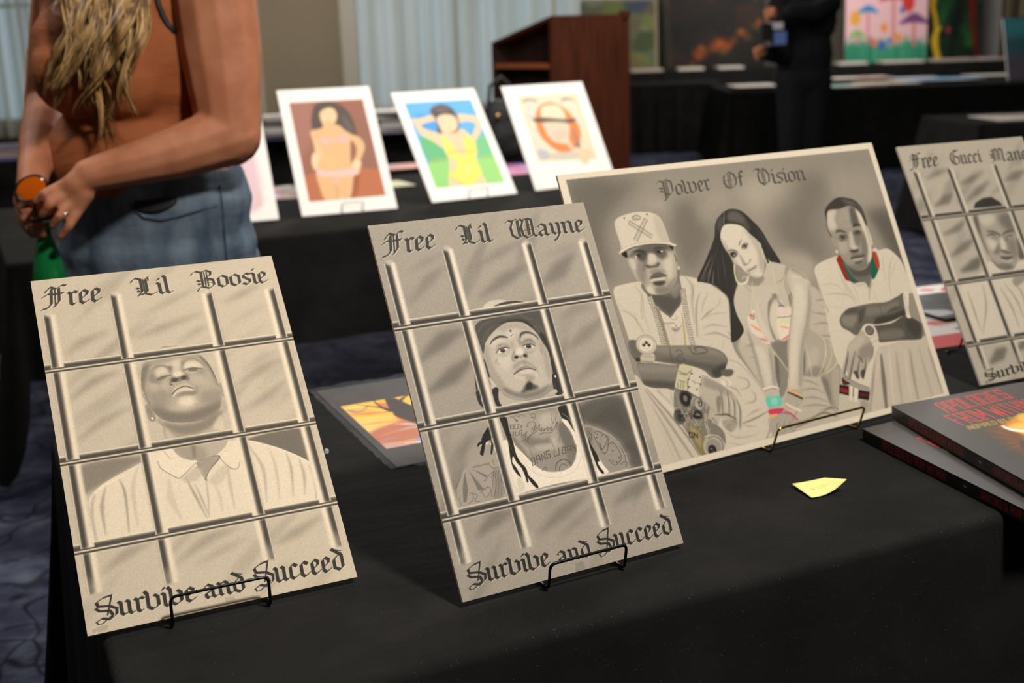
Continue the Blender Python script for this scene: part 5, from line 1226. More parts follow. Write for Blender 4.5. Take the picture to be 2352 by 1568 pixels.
('M','bd','504.7 383.5 521.2 380.8 552.8 380.2 566.6 394.8 586.5 392.5 635.8 334.9 652.6 333.2 682 342.3 704.8 351.9 745.4 367.8 767.5 389.2 772.8 410.9 768 441.6 760 471.7 735.2 519.7 713.8 559.1 689.4 588.9 468.2 552.1 481.1 514.8 471.1 463.7 476.7 422.2',1),
('P','504.7 383.5 521.2 380.8 552.8 380.2 566.6 394.8 586.5 392.5 635.8 334.9 652.6 333.2 682 342.3 704.8 351.9 745.4 367.8 767.5 389.2 772.8 410.9 768 441.6 760 471.7 735.2 519.7 713.8 559.1 689.4 588.9 468.2 552.1 481.1 514.8 471.1 463.7 476.7 422.2',190,1,.6),
('P','704 354 745 368 770 400 766 447 748 496 714 559 710 541 744 469 754 408 728 379',140,.6,4.0,'bd'),
('P','712 387 750 392 741 443 692 538 655 550 697 462',212,.7,6.0,'bd'),
('P','696 358 713 356 693 384 690 410 694 452 686 456 676 413',140,.6,2.4,'bd'),
('P','679 439 701 442 691 461 673 484 674 472',98,.6,2.4,'bd'),
('P','537 388 567 395 601 387 606 372 568 390 555 375',130,.6,2.7,'bd'),
('L','555 393 580 392 606 372',[2.2,4.5,2.2],100,.5,1.9,'bd'),
('L','645.9 397 666.7 393.5 684.5 380.4',[1.4,2.6,1.1],125,.65,1.0,'bd'),
('L','525.5 386.5 543.5 406.8 548.7 410',[1.4,2.5,1.1],135,.6,1.0,'bd'),
('P','558 401 627 406 640 423 602 438 564 438',200,.5,5.8,'bd'),
('P','600 443 618 430 637 430 605 449 585 479 576 510 576 537 567 519 583 471',118,.7,1.9,'bd'),
('P','514 438 516 451 508 474 509 504 494 477 502 454',112,.6,2.7,'bd'),
('P','548 440 540 489 558 534 538 531 534 488',212,.6,3.8,'bd'),
('P','601 458 631 447 612 500 585 521',212,.6,4.3,'bd'),
('P','484 418 521 401 501 458 502 525 484 505 472 461',205,.5,4.2,'bd'),
('M','h2','491.9 234.2 503 214.9 519.6 202.6 556.8 204.3 584.3 216.6 601.9 239.6 622.6 263 630.3 282.2 629.2 308.1 623.5 333.3 609.9 362.4 593.4 373 574.3 372.9 561.8 363.6 547.1 351.3 532 331.4 514.4 318.9 507 295 498.8 273.5 491.4 249.5',1),
('P','491.9 234.2 503 214.9 519.6 202.6 556.8 204.3 584.3 216.6 601.9 239.6 622.6 263 630.3 282.2 629.2 308.1 623.5 333.3 609.9 362.4 593.4 373 574.3 372.9 561.8 363.6 547.1 351.3 532 331.4 514.4 318.9 507 295 498.8 273.5 491.4 249.5',208,1,.6),
('P','583 222 607 243 630 279 627 323 610 362 601 351 611 306 600 263',160,.55,4.7,'h2'),
('P','493 237 501 276 513 314 539 348 532 331 514 293 506 262',150,.5,2.3,'h2'),
('P','618 286 626 308 612 347 600 335',172,.5,3.9,'h2'),
('L','502.3 281.6 515.4 279.4 530 282.5 542.1 293.1',[1.7,4.4,3.9,1.1],72,.8,1.2,'h2'),
('L','550.2 269.6 556.6 260.1 566.8 253.6',[2.2,2.8,1.1],70,.8,.8,'h2'),
('P','558 273 571 264 586 266 579 278 564 284',112,.6,2.4,'h2'),
('P','507 287 529 285 535 296 516 304 506 297',96,.7,2.3,'h2'),
('E',519.8,294.1,9.3,6.3,48,.9,1.0,'h2',.53),
('E',522.4,295.7,3.0,2.1,225,.9,.6,None,.13),
('L','506.4 292.3 522.3 286.7 534.8 296',[1.4,2.8,1.4],45,.8,.8,'h2'),
('E',569.5,275.9,8.3,5.4,66,.85,1.0,'h2',-0.15),
('E',566.8,278.2,3.1,2.6,210,.8,.8,None,.12),
('L','555.8 280.6 565.8 270.3 584.9 270',[1.4,3.1,1.7],60,.8,.8,'h2'),
('E',565.6,284.5,4.9,1.8,215,.6,.8,'h2',.13),
('P','541 297 553 309 555 329 545 331 542 312',135,.6,2.3,'h2'),
('P','548 303 564 313 575 317 567 321 555 319',218,.6,2.3,'h2'),
('L','548.7 328.5 561.6 327.7 578.1 317',[1.4,2.8,1.4],105,.7,1.2,'h2'),
('E',574.6,317.8,3.7,2.1,100,.6,1.0,'h2',.13),
('E',554.9,328.9,4.3,1.8,100,.6,1.0,'h2',.13),
('P','555 347 566 341 579 340 593 334 592 342 581 353 563 359',165,.75,1.4,'h2'),
('L','555.9 348.7 571.2 345.6 592.2 335.6',[1.4,2.5,1.7],92,.8,.8,'h2'),
('P','563 351 584 346 581 353 569 357',215,.6,1.4,'h2'),
('P','554 340 549 354 559 363 560 351',150,.5,1.9,'h2'),
('P','565 364 594 371 612 358 593 375 573 375',130,.55,2.7,'h2'),
('P','623.9 268.3 633 274.7 628.4 283.2 624.4 276.2',195,.9,1.0),
('L','512.8 323.8 505.9 348.3 505.1 373.5 517.4 382.8 540.8 378.5 552.8 362.3',[4.4,4.4,5.0,5.0,5.0,3.9],(222,216,176),.95,.8),
('L','517.9 327 511.7 354.1 517.8 372.7',[1.1,1.7,1.1],110,.6,.8),
('L','525.4 368.7 536.9 362.7 545.1 366.3 539.5 373.2',[3.3,3.3,3.3,2.8],190,.9,.8),
('L','630.1 287.4 630.5 313.5 633.4 337.2 646 333.7 643.4 322.9',[2.3,2.6,2.6,2.3,1.7],(222,216,176),.95,.6),
('E',639.0,333.3,4.4,3.2,50,.9,.8,None,.13),
('P','511.6 484.9 521 471.4 539.2 464.1 533.8 488.3 537.3 513.9 561.4 534.5 574.9 549.9 505.5 533.6',(214,200,180),1,1.0),
('P','623.9 466.8 643.2 449.3 654.6 471.4 673.5 482 645.9 548.1 621.8 552.5 597.4 540.3',(214,198,180),1,1.0),
('P','630.3 462.7 638.6 448.6 652.6 472.4',(166,148,158),.9,1.2),
('L','628.3 468 643.2 467.2 655.4 473.6',[2.2,3.4,1.7],80,.75,.8),
('P','623 474 673 482 666 501 615 496',(218,196,178),.9,1.6),
('L','612 500 643.3 502.3 665.9 502.5',[1.7,2.2,2.2],72,.8,.6),
('P','622 507 662 506 654 527 618 527',(206,204,150),.8,1.6),
('L','617 521.5 628.7 533.5 644 535.9',[3.9,5.5,4.4],(222,120,90),.8,1.2),
('P','511.8 479.9 524 471.8 527.9 487.4 515.2 487.9',(200,110,100),.8,1.1),
('L','513.9 482.8 521.1 488.9 527.7 492.4 532.9 473.2',[1.4,2.2,2.2,1.4],70,.8,.6),
('L','509.4 504.5 520.9 516.2 537.7 530.6',[3.3,6.5,7.0],(226,146,84),.85,1.1),
('L','560.4 381.2 544.3 427.1 527.3 462.3 514.7 480.4',[1.9,2.5,2.5,2.5],(206,198,150),.9,.6),
('L','645.7 357 642.4 397.8 638.4 435.8 620.5 476.5 595.9 540',[2.0,2.5,2.5,2.5],(206,198,150),.9,.6),
('L','638.4 435.8 644.5 454.6 656.3 475.5',[2.0,2.5,2.5,2.5],(206,198,150),.9,.6),
('L','689.2 381 682.6 421.6 686.4 455.7 673.5 482',[2.0,2.5,2.5,2.5],(206,198,150),.9,.6),
('L','521.7 388.5 508.9 434.5',[1.9,2.5,2.5,2.5],(206,198,150),.9,.6),
('P','560.7 564.4 594.9 563.4 637.5 563.7 706.7 541.1 734 562.5 766.8 581.5 797.8 617.4 804.7 645.9 780.9 672.4 737.8 691.7 701.2 695.1 645.4 681.8 627 661.9 593.9 659.3 574.5 619.6',172,1,.8,'in'),
('M','hip','560.7 564.4 594.9 563.4 637.5 563.7 706.7 541.1 734 562.5 766.8 581.5 797.8 617.4 804.7 645.9 780.9 672.4 737.8 691.7 701.2 695.1 645.4 681.8 627 661.9 593.9 659.3 574.5 619.6',1),
('P','564 568 633 576 605 651 580 627',120,.75,4.1,'hip'),
('P','672 610 673 630 651 679 630 676',90,.8,3.1,'hip'),
('P','693 613 732 613 703 669 667 669',192,.6,5.7,'hip'),
('P','697 661 741 682 701 695 654 683',128,.6,4.7,'hip'),
('P','709.4 696.6 741.9 692.4 790.6 670.7 788.7 704.2 749.4 787.3 718.3 787.9 715 750.9',158,1,.8,'in'),
('P','712 700 733 714 722 779 714 764',112,.6,3.6,'in'),
('P','754 695 790 684 751 784 734 781',182,.6,3.7,'in'),
('P','565.1 604.8 593.9 659.3 579.3 699.3 542.4 731.4 545.6 699.6 551.5 648.5',140,1,.8,'in'),
('P','561 611 572 626 547 706 540 692',100,.6,2.5,'in'),
('L','765.5 584.7 759.2 624.5 729.7 666.7 702.4 692',[2.2,3.7,3.0,1.9],(206,198,150),.85,.7,'in'),
('L','781.6 601 775.2 640.8 743.8 676 705.3 695.9',[2.3,3.0,3.0,1.9],(206,198,150),.85,.7,'in'),
('L','799.1 614.2 802.6 645.5 775.5 674.8 729.5 690.2',[3.0,3.8,3.4,1.9],(206,198,150),.85,.7,'in'),
('L','745.3 567.7 764.8 598.2 751.8 643.6',[1.9,3.0,1.9],(206,198,150),.85,.7,'in'),
('L','688.5 595.7 685 645.5 678.7 691.1',[1.9,3.0,2.2],(206,198,150),.85,.6,'in'),
('L','563.6 591.4 578.5 620.3 595 656.2',[2.2,3.6,1.8],(206,198,150),.85,.6,'in'),
('L','719.9 529.5 701.3 567.4 685.2 598.5',[1.1,2.2,1.9],(206,198,150),.85,.7,'in'),
('P','476.6 424.9 505.4 388.9 526.5 412.1 512.3 476.9 506.5 529 559.7 590.7 544.8 666.9 541.7 698.9 494 693.2 489.7 647.2 490.4 598.6 493.9 553.3 481.8 505.3 473.6 457.7',192,1,.8,'in'),
('P','491 513 501 568 497 639 494 693 489 683 488 618',142,.6,2.5,'in'),
('P','550 582 557 610 540 692 528 690',140,.55,3.0,'in'),
('P','501 568 532 586 527 670 505 686 503 620',212,.6,4.0,'in'),
('P','507.2 479.4 528.7 489.4 534.5 520.3 547.1 555.5 563.5 568.2 543.2 566.4 518.9 541 503 515.3',(216,200,180),1,1.0,'in'),
('L','507.4 502.7 526.6 519 543 531.6',[3.6,7.2,4.3],(226,146,84),.85,1.0),
('L','524.5 548.5 539.2 554.2 552.8 563.1',[2.2,5.1,2.2],(216,90,70),.85,.8),
('E',519.6,479.7,6.4,4.0,(205,110,100),.8,1.0,None,.15),
('L','514 483.8 526.1 490.7 531.1 476.5',[1.5,2.2,1.5],70,.75,.5),
('L','506.5 529 521.7 544.7 544.9 561.8',[1.4,2.2,1.4],(170,160,190),.6,.8),
('P','602.8 517.8 621.9 500.6 663.8 503.7 646.2 551.7 618.4 568.9 602.3 566.3 597.7 543.8',(220,202,182),1,1.0,'in'),
('P','620 507 663 505 654 519 624 518',(206,204,150),.8,1.6),
('L','612.6 526.1 631.7 532.5 643.3 536',[3.0,5.2,3.7],(224,140,96),.8,1.0),
('L','606.3 566.9 625.3 561.7 638.4 555.4',[2.9,5.2,2.9],(216,90,70),.85,.8),
('L','615.8 499.6 642.8 502.1 666.5 502.4',[1.1,1.9,1.5],72,.8,.5),
('P','561 397 607 424 628 447 598 450 577 507 583 561 561 564 548 542 537 491',194,1,1.3,'in'),
('P','598 450 634 431 636 449 605 464 581 508 587 562 577 554 577 507',112,.6,2.1,'in'),
('P','555 426 555 487 571 559 553 550 541 501',212,.6,3.6,'in'),
('P','601 464 628 447 601 524 600 561 589 556 585 508',206,.8,2.1,'in'),
('L','636.1 431.4 618.4 486.5 602.3 531.1 602.9 564.7',[1.5,1.8,1.8,1.5],(206,198,150),.85,.5),
('P','711.7 397.4 770.9 405.6 769 440.3 752.5 489.9 728.2 530.8 690 585.8 667.3 629 644.3 684.9 622.5 720.4 578.7 712.3 599.3 650.4 620.1 587.6 655.6 526.1 685.5 462.6',196,1,.8,'in'),
('P','770 409 759 473 728 531 676 610 644 685 622 720 626 688 669 596 719 519 751 458',138,.6,3.7,'in'),
('P','713 418 742 423 727 486 672 563 627 662 589 708 630 596 673 515',214,.65,4.7,'in'),
('L','694 447 672 495 650 535 619 601 590 682',[2.2,3.0,3.0,3.0,2.2],120,.6,1.3,'in'),
('P','496.8 697 535.6 704.2 535.7 726.9 529.8 754.8 490.1 750.3 492 721.8',188,1,.7,'in'),
('P','486.2 749.5 533.6 755.5 578.4 770.7 619 752.5 622.5 720.4 573.7 714.6 549.7 745.7 556 785.6 582.9 803.9 529.6 812.4 491.1 804.6',176,1,1.0,'in'),
('P','486.5 771.9 522.6 763 570.6 791.7 589.7 808.4 540.7 827.4 488.1 835.7 473.3 820',170,1,1.2,'in'),
('L','511.8 792.9 499.8 803.2 493 833.5',[1.0,2.8,1.0],100,.7,.7,'in'),
('L','531.1 796.7 521.8 810.8 520.3 826.5',[1.1,2.8,1.1],100,.7,.7,'in'),
('L','550.5 800.6 546.2 812.6 549.6 826',[1.1,2.8,1.1],100,.7,.7,'in'),
('L','500.7 777.9 528.2 770.5 557.1 782.6',[1.1,2.8,1.1],100,.7,.7,'in'),
('L','594.1 773.7 571.7 788.7 558.3 802.2',[1.1,2.8,1.1],100,.7,.7,'in'),
('L','487.1 695.2 498.4 692.5 527.1 692.9 543.1 700.7 540.3 708.3',[5.0,5.7,5.7,5.0,3.5],222,.95,.7),
('L','491.3 700.8 517.2 697.6 539.5 704.9',[1.1,1.8,1.1],110,.6,.5),
('P','488.7 719.6 513.5 719.5 542.6 725 537.8 749.9 511.5 748 487.8 745.1',(112,190,165),1,.5),
('P','507 725 527 727 525 744 505 742',(160,210,190),.6,2.0),
('P','488.5 754.8 536.4 759.3 538.1 766.1 519.4 772 488 767.5',(205,70,100),1,.7),
('L','495.6 757.8 515.8 759.1 535.3 762.3',[1.1,1.8,1.1],90,.6,.5),
('P','487.5 768.9 515.3 771.8 509.5 776.5 488.4 778',(226,160,90),1,.7),
('L','540.9 769.8 562.1 780.4 579.6 801.6',[4.3,6.4,5.0],(205,80,110),.95,.7),
('L','544.3 772.1 565 784.2 580.1 800.1',[0.7,1.4,.7],120,.5,.5),
('L','572.3 712.7 595.7 723.6 622.2 738.4',[5.0,7.9,5.8],(226,166,104),1,.8),
('L','571.6 718.1 593.5 729.7 619.7 746.1',[3.6,5.0,5.8],52,.95,.8),
('L','569.8 725.2 590.7 737.3 611.6 749.4',[2.9,5.0,2.9],175,.8,.8),
('L','553.1 748 572.7 763.1 602.3 780.2',[6.4,9.3,7.1],(214,200,176),1,.7),
('L','555.3 753.3 575.3 767.5 592.4 778.3',[2.1,3.6,2.1],(222,170,110),.8,.7),
('P','805.8 381.4 826.4 362.9 871.5 352.8 911.5 348.6 924.7 359.7 944.6 416.4 970.1 441.4 989.3 446.8 1004.5 462.5 1030.7 433.6 1075.3 395.9 1078.3 343.8 1090.2 350.8 1130.5 351.7 1162.6 382.3 1174 408.9 1181.1 454.4 1202.4 501.7 1201.7 521 1184.5 578.1 1083.7 810.6 849.7 741.5 788.9 654.2 800.7 518.9 803.7 475.8 803.4 423.3',205,1,.4,'in'),
('M','sh3','805.8 381.4 826.4 362.9 871.5 352.8 911.5 348.6 924.7 359.7 944.6 416.4 970.1 441.4 989.3 446.8 1004.5 462.5 1030.7 433.6 1075.3 395.9 1078.3 343.8 1090.2 350.8 1130.5 351.7 1162.6 382.3 1174 408.9 1181.1 454.4 1202.4 501.7 1201.7 521 1184.5 578.1 1083.7 810.6 849.7 741.5 788.9 654.2 800.7 518.9 803.7 475.8 803.4 423.3',1),
('L','901 384 908 438 930 505',[1.2,4.8,1.8],165,.6,1.5,'sh3'),
('L','909 417 922 456 939 501',[0.9,3.6,1.5],160,.6,1.5,'sh3'),
('L','936 429 945 459 946 502',[0.9,2.4,1.2],150,.6,1.5,'sh3'),
('L','1024 449 1000 473 988 503',[1.8,3.0,1.2],115,.7,1.5,'sh3'),
('L','1019 470 1017 494 1024 511',[0.9,2.4,1.2],160,.6,1.5,'sh3'),
('L','1111 362 1090 395 1079 449',[1.2,6.2,1.9],178,.6,1.5,'sh3'),
('L','1144 374 1113 412 1091 464 1083 501',[1.2,5.6,4.3,1.6],170,.6,1.5,'sh3'),
('L','1156 390 1125 419 1110 445',[1.2,4.4,1.6],175,.6,1.5,'sh3'),
('L','808 429 868 432 910 468',[1.2,3.5,1.2],168,.6,1.4,'sh3'),
('L','817 459 864 461 908 473 928 494',[1.2,3.5,2.9,1.5],150,.6,1.4,'sh3'),
('L','805 392 806 434 806 471 813 514',[1.5,1.7,2.3,2.9],110,.7,1.4,'sh3'),
('L','1175 415 1184 457 1199 501',[1.3,1.6,1.3],115,.7,1.5,'sh3'),
('L','819 499 848 503 886 512',[0.9,2.3,.9],165,.5,1.4,'sh3'),
('P','925.4 349 932 376.9 944.6 416.4 963.4 440.5 991.4 441.7 1000.6 463.3 1017.3 439.9 1039.9 402.1 1055.8 363',118,1,.6),
('M','nk3','925.4 349 932 376.9 944.6 416.4 963.4 440.5 991.4 441.7 1000.6 463.3 1017.3 439.9 1039.9 402.1 1055.8 363',1),
('P','943 384 984 406 1047 376 1030 417 999 424 958 418',82,.7,3.8,'nk3'),
('P','905.3 359.9 914.3 350.3 927.5 347.9 932 376.9 945.6 413.8 966.7 441 948.9 441.2 934.7 432.5 917.2 423.3 910.3 387.5',(150,52,36),1,.4),
('P','929 357.6 932 376.9 945.6 413.8 966.7 441 948.9 441.2 936.2 428.6 927 389.7',(44,98,78),1,.8),
('L','907 360.1 911.6 393 920.6 423.8',[1.5,1.8,1.5],(96,30,24),.6,.8),
('P','1061.2 349.9 1072.3 354.1 1075.9 376.7 1074.3 398.5 1056 420.7 1032 439.3 1026.3 422.1 1040.7 391.3',(40,98,78),1,.6),
('P','1060.7 351.2 1072.1 354.6 1075.9 376.7 1074.3 398.5 1062.6 413.4 1058 393.6',(176,70,40),1,.9),
('P','948.9 441.2 990.4 444.3 1000.1 464.6 986.8 470.7 964 456.7',205,1,1.1),
('L','948.9 441.2 962.6 451.2 981.5 448.4 996.7 464.1',[0.9,2.1,1.5,1.8],120,.6,1.1),
('P','1061.2 349.9 1079.4 341.2 1081 355.2 1074 354.3',205,1,.9),
('P','912.4 287.7 918.1 304.7 918.7 321.1 912.7 309.5',165,1,.8),
('P','1070.1 264.9 1074.4 290.5 1074.3 326.7 1065.2 331.1 1064.4 306',200,1,.9),
('E',916.3,334.3,4.7,5.0,225,.9,1.1,None,.13),
('M','h3','914.8 222.4 926.3 201.6 957.9 202.3 1017 197.5 1043.8 203.2 1063.1 227.7 1068.5 250.7 1069.5 284.4 1067.1 317.5 1061.2 349.9 1050.9 370.7 1024.8 394.7 1007 403.2 978.7 402.1 954.8 390.8 939.7 375.2 927.7 352 923.4 327.1 920.1 299.5 913.7 279.7 909.4 254.6',1),
('P','914.8 222.4 926.3 201.6 957.9 202.3 1017 197.5 1043.8 203.2 1063.1 227.7 1068.5 250.7 1069.5 284.4 1067.1 317.5 1061.2 349.9 1050.9 370.7 1024.8 394.7 1007 403.2 978.7 402.1 954.8 390.8 939.7 375.2 927.7 352 923.4 327.1 920.1 299.5 913.7 279.7 909.4 254.6',152,1,.6),
('P','918 223 929 205 965 203 947 231 946 259 919 267 911 249',205,.8,4.3,'h3'),
('P','976 210 1016 209 1015 239 1004 266 977 262 954 249',165,.7,5.2,'h3'),
('P','1022 204 1043 206 1045 237 1039 261 1013 261 1014 233',88,.75,3.5,'h3'),
('P','1044 212 1062 230 1066 284 1061 350 1039 386 1030 373 1048 337 1049 282 1045 237',214,.9,3.0,'h3'),
('P','1049 282 1051 321 1035 369 1013 388 1020 345 1033 302',110,.55,3.9,'h3'),
('P','991 281 1005 282 999 315 996 331 976 328 981 307',196,.8,3.0,'h3'),
('P','1004 285 1028 279 1035 297 1016 328 1003 315',112,.6,3.5,'h3'),
('P','931 306 966 308 962 337 937 345 929 331',182,.6,4.7,'h3'),
('L','935 275 945 271 962 273 979 281',[2.4,7.9,7.3,3.7],70,.8,1.3,'h3'),
('L','1012 264 1028 260 1047 264',[6.2,9.3,5.0],62,.8,1.5,'h3'),
('P','942 289 962 283 980 290 969 300 947 303',92,.75,2.6,'h3'),
('P','1005 282 1029 277 1040 286 1029 294 1009 291',88,.75,2.6,'h3'),
('E',954.7,292.2,8.2,4.5,52,.9,1.1,'h3',.12),
('E',1027.2,285.5,8.4,4.6,52,.9,1.1,'h3',.12),
('E',949.6,294.4,3.4,1.7,205,.7,.6,None,.12),
('E',1028.1,287.8,3.5,1.7,205,.7,.6,None,.12),
('L','938.9 296.3 949.4 305.8 971.7 303.1',[1.2,2.4,1.2],105,.6,1.1,'h3'),
('P','969 338 983 337 1008 338 1002 345 980 346',62,.85,1.7,'h3'),
('E',993.1,330.4,12.4,6.2,205,.7,2.1,'h3',.12),
('L','971.7 239.8 991.2 244.8 1013.4 243.1',[0.9,1.5,.9],120,.5,.9,'h3'),
('L','964.1 250 988.1 252.7 1009.7 252.4',[0.9,1.5,.9],120,.5,.9,'h3'),
('P','963 362 984 354 1004 356 1028 357 1008 365 979 367',92,.85,1.7,'h3'),
('L','962.7 362 983.2 364.1 1009 362.5 1026.5 359.3',[1.8,2.7,2.7,1.8],50,.85,.9,'h3'),
('P','972 365 1008 365 1014 369 994 373 977 371',180,.8,1.5,'h3'),
('P','974 377 997 375 1012 374 1001 383 979 383',70,.7,2.1,'h3'),
('P','945 379 971 385 1015 382 1025 395 986 403 955 391',110,.6,3.8,'h3'),
('P','972 347 1007 349 1028 351 1004 356 976 356',122,.6,2.1,'h3'),
('P','912.8 227.6 915.8 206 931.4 188.4 962.4 172.3 990.1 165.4 1020.7 169.9 1052.4 181.6 1071.8 206.2 1076.3 240.4 1072.5 268 1067.7 261.8 1063.4 236.2 1055.9 218.5 1043.2 204.5 1017.6 196.2 979.4 201.9 933.1 202.4 916.1 228 907.4 259.8 915.1 285.3 909.4 281.9 905 256.8',72,1,.9),
('M','hr3','912.8 227.6 915.8 206 931.4 188.4 962.4 172.3 990.1 165.4 1020.7 169.9 1052.4 181.6 1071.8 206.2 1076.3 240.4 1072.5 268 1067.7 261.8 1063.4 236.2 1055.9 218.5 1043.2 204.5 1017.6 196.2 979.4 201.9 933.1 202.4 916.1 228 907.4 259.8 915.1 285.3 909.4 281.9 905 256.8',1),
('P','998 173 1044 184 1052 201 1019 192',120,.6,3.5,'hr3'),
('P','1054 187 1070 212 1073 240 1059 219',105,.6,2.6,'hr3'),
('E',980.9,169.3,1.7,1.2,50,.5,.3,'hr3',.1),
('E',1078.5,183.6,1.8,1.2,50,.5,.3,'hr3',.1),
('E',959.0,177.3,1.7,1.1,50,.5,.3,'hr3',.1),
('E',969.7,190.3,1.7,1.1,115,.5,.3,'hr3',.11),
('E',1004.3,208.9,1.7,1.1,115,.5,.3,'hr3',.11),
('E',1050.8,197.8,1.8,1.2,50,.5,.3,'hr3',.11),
('E',1003.6,196.5,1.7,1.2,50,.5,.3,'hr3',.11),
('E',1063.2,180.6,1.8,1.2,50,.5,.3,'hr3',.1),
('E',1068.2,180.7,1.8,1.2,115,.5,.3,'hr3',.1),
('E',952.5,184.3,1.7,1.1,50,.5,.3,'hr3',.11),
('E',1053.7,204.4,1.8,1.2,50,.5,.3,'hr3',.11),
('E',1026.1,204.9,1.7,1.2,115,.5,.3,'hr3',.11),
('E',993.8,197.1,1.7,1.1,50,.5,.3,'hr3',.11),
('E',973.6,207.2,1.7,1.1,115,.5,.3,'hr3',.11),
('E',1060.1,184.4,1.8,1.2,50,.5,.3,'hr3',.1),
('E',1001.4,200.8,1.7,1.1,50,.5,.3,'hr3',.11),
('E',992.8,176.8,1.7,1.2,50,.5,.3,'hr3',.1),
('E',1067.7,206.2,1.8,1.2,115,.5,.3,'hr3',.11),
('E',996.9,196.9,1.7,1.1,50,.5,.3,'hr3',.11),
('E',969.5,202.1,1.7,1.1,50,.5,.3,'hr3',.11),
('E',988.0,186.6,1.7,1.1,50,.5,.3,'hr3',.11),
('E',977.9,180.9,1.7,1.1,50,.5,.3,'hr3',.1),
('E',1036.3,211.0,1.8,1.2,115,.5,.3,'hr3',.11),
('E',1071.3,200.0,1.8,1.2,115,.5,.3,'hr3',.11),
('E',996.5,177.1,1.7,1.2,115,.5,.3,'hr3',.1),
('E',1003.5,203.0,1.7,1.1,115,.5,.3,'hr3',.11),
('E',1004.5,195.1,1.7,1.2,50,.5,.3,'hr3',.11),
('E',973.8,206.7,1.7,1.1,50,.5,.3,'hr3',.11),
('E',1074.2,178.1,1.8,1.2,50,.5,.3,'hr3',.1),
('E',980.8,189.6,1.7,1.1,115,.5,.3,'hr3',.11),
('E',941.7,195.2,1.7,1.1,115,.5,.3,'hr3',.11),
('E',1016.6,172.5,1.7,1.2,115,.5,.3,'hr3',.1),
('E',1040.6,205.9,1.8,1.2,115,.5,.3,'hr3',.11),
('E',960.8,184.3,1.7,1.1,115,.5,.3,'hr3',.11),
('E',1007.1,178.8,1.7,1.2,115,.5,.3,'hr3',.1),
('E',1044.3,204.3,1.8,1.2,115,.5,.3,'hr3',.11),
('E',1072.5,215.0,1.8,1.2,115,.5,.3,'hr3',.11),
('E',1074.7,195.8,1.8,1.2,115,.5,.3,'hr3',.11),
('E',998.4,212.2,1.7,1.1,50,.5,.3,'hr3',.11),
('E',984.7,204.4,1.7,1.1,115,.5,.3,'hr3',.11),
('E',946.1,179.7,1.7,1.1,115,.5,.3,'hr3',.11),
('E',1057.4,188.1,1.8,1.2,50,.5,.3,'hr3',.1),
('E',1071.4,199.3,1.8,1.2,50,.5,.3,'hr3',.11),
('E',957.8,187.7,1.7,1.1,50,.5,.3,'hr3',.11),
('E',970.3,168.3,1.7,1.1,50,.5,.3,'hr3',.1),
('E',1074.5,211.6,1.8,1.2,115,.5,.3,'hr3',.11),
('E',1074.0,211.2,1.8,1.2,50,.5,.3,'hr3',.11),
('E',1013.1,180.9,1.7,1.2,115,.5,.3,'hr3',.1),
('E',1003.3,184.2,1.7,1.2,50,.5,.3,'hr3',.1),
('E',1019.8,206.4,1.7,1.2,115,.5,.3,'hr3',.11),
('E',987.7,178.6,1.7,1.2,115,.5,.3,'hr3',.1),
('E',1002.6,180.7,1.7,1.2,50,.5,.3,'hr3',.1),
('E',951.4,165.8,1.7,1.1,50,.5,.3,'hr3',.1),
('E',1064.0,211.1,1.8,1.2,50,.5,.3,'hr3',.11),
('E',1071.0,209.0,1.8,1.2,115,.5,.3,'hr3',.11),
('E',1006.1,205.8,1.7,1.1,50,.5,.3,'hr3',.11),
('E',984.5,174.9,1.7,1.2,50,.5,.3,'hr3',.1),
('E',1015.4,173.4,1.7,1.2,115,.5,.3,'hr3',.1),
('E',1002.9,198.3,1.7,1.2,115,.5,.3,'hr3',.11),
('E',989.8,195.5,1.7,1.1,115,.5,.3,'hr3',.11),
('P','1008.6 648.3 1195.6 656.8 1197.2 837.5 1028.5 837 842.5 837.6 878.8 768.6 957.3 658.6',190,1,.7,'in'),
('M','leg3','1008.6 648.3 1195.6 656.8 1197.2 837.5 1028.5 837 842.5 837.6 878.8 768.6 957.3 658.6',1),
('L','972 655 933 717 856 825',[3.5,5.6,3.5],205,.75,2.4,'leg3'),
('L','970 670 949 751 925 839',[7.0,17.5,10.5],98,.75,2.4,'leg3'),
('L','937 686 900 757 857 831',[2.8,9.0,5.5],140,.75,2.4,'leg3'),
('L','1034 672 1015 747 995 834',[5.7,14.2,7.1],165,.75,2.5,'leg3'),
('L','1093 675 1078 743 1064 835',[5.0,12.9,7.2],150,.75,2.5,'leg3'),
('L','1133 676 1130 745 1127 834',[5.1,12.4,7.3],172,.75,2.5,'leg3'),
('L','1171 682 1174 747 1178 831',[3.7,14.7,11.0],155,.75,2.6,'leg3'),
('L','1008 661 989 727 960 827',[3.5,7.1,3.5],212,.75,2.5,'leg3'),
('L','1070 678 1052 751 1036 829',[2.9,6.4,2.9],208,.75,2.5,'leg3'),
('P','1152.3 505.9 1198 525.8 1184.8 619.1 1183.7 632 1173.1 604.2 1138.9 579.3',150,1,1.0,'in'),
('L','1187.4 613 1185 629',[5.2,6.7],70,.8,1.0,'in'),
('P','954.4 582.4 1048.2 584.5 1116.4 569.3 1167.3 596.8 1181.1 612 1165.7 642.1 1143.7 651.5 1067.8 642.2 976.1 633.4 968.6 610.1',92,1,.8,'in'),
('M','a3','954.4 582.4 1048.2 584.5 1116.4 569.3 1167.3 596.8 1181.1 612 1165.7 642.1 1143.7 651.5 1067.8 642.2 976.1 633.4 968.6 610.1',1),
('P','990 601 1082 609 1080 635 987 629',138,.6,5.0,'a3'),
('P','1122 577 1170 610 1138 644 1109 607',70,.6,5.7,'a3'),
('L','1170 601 1174 617 1162 645',[3.0,5.2,3.7],160,.6,1.6,'a3'),
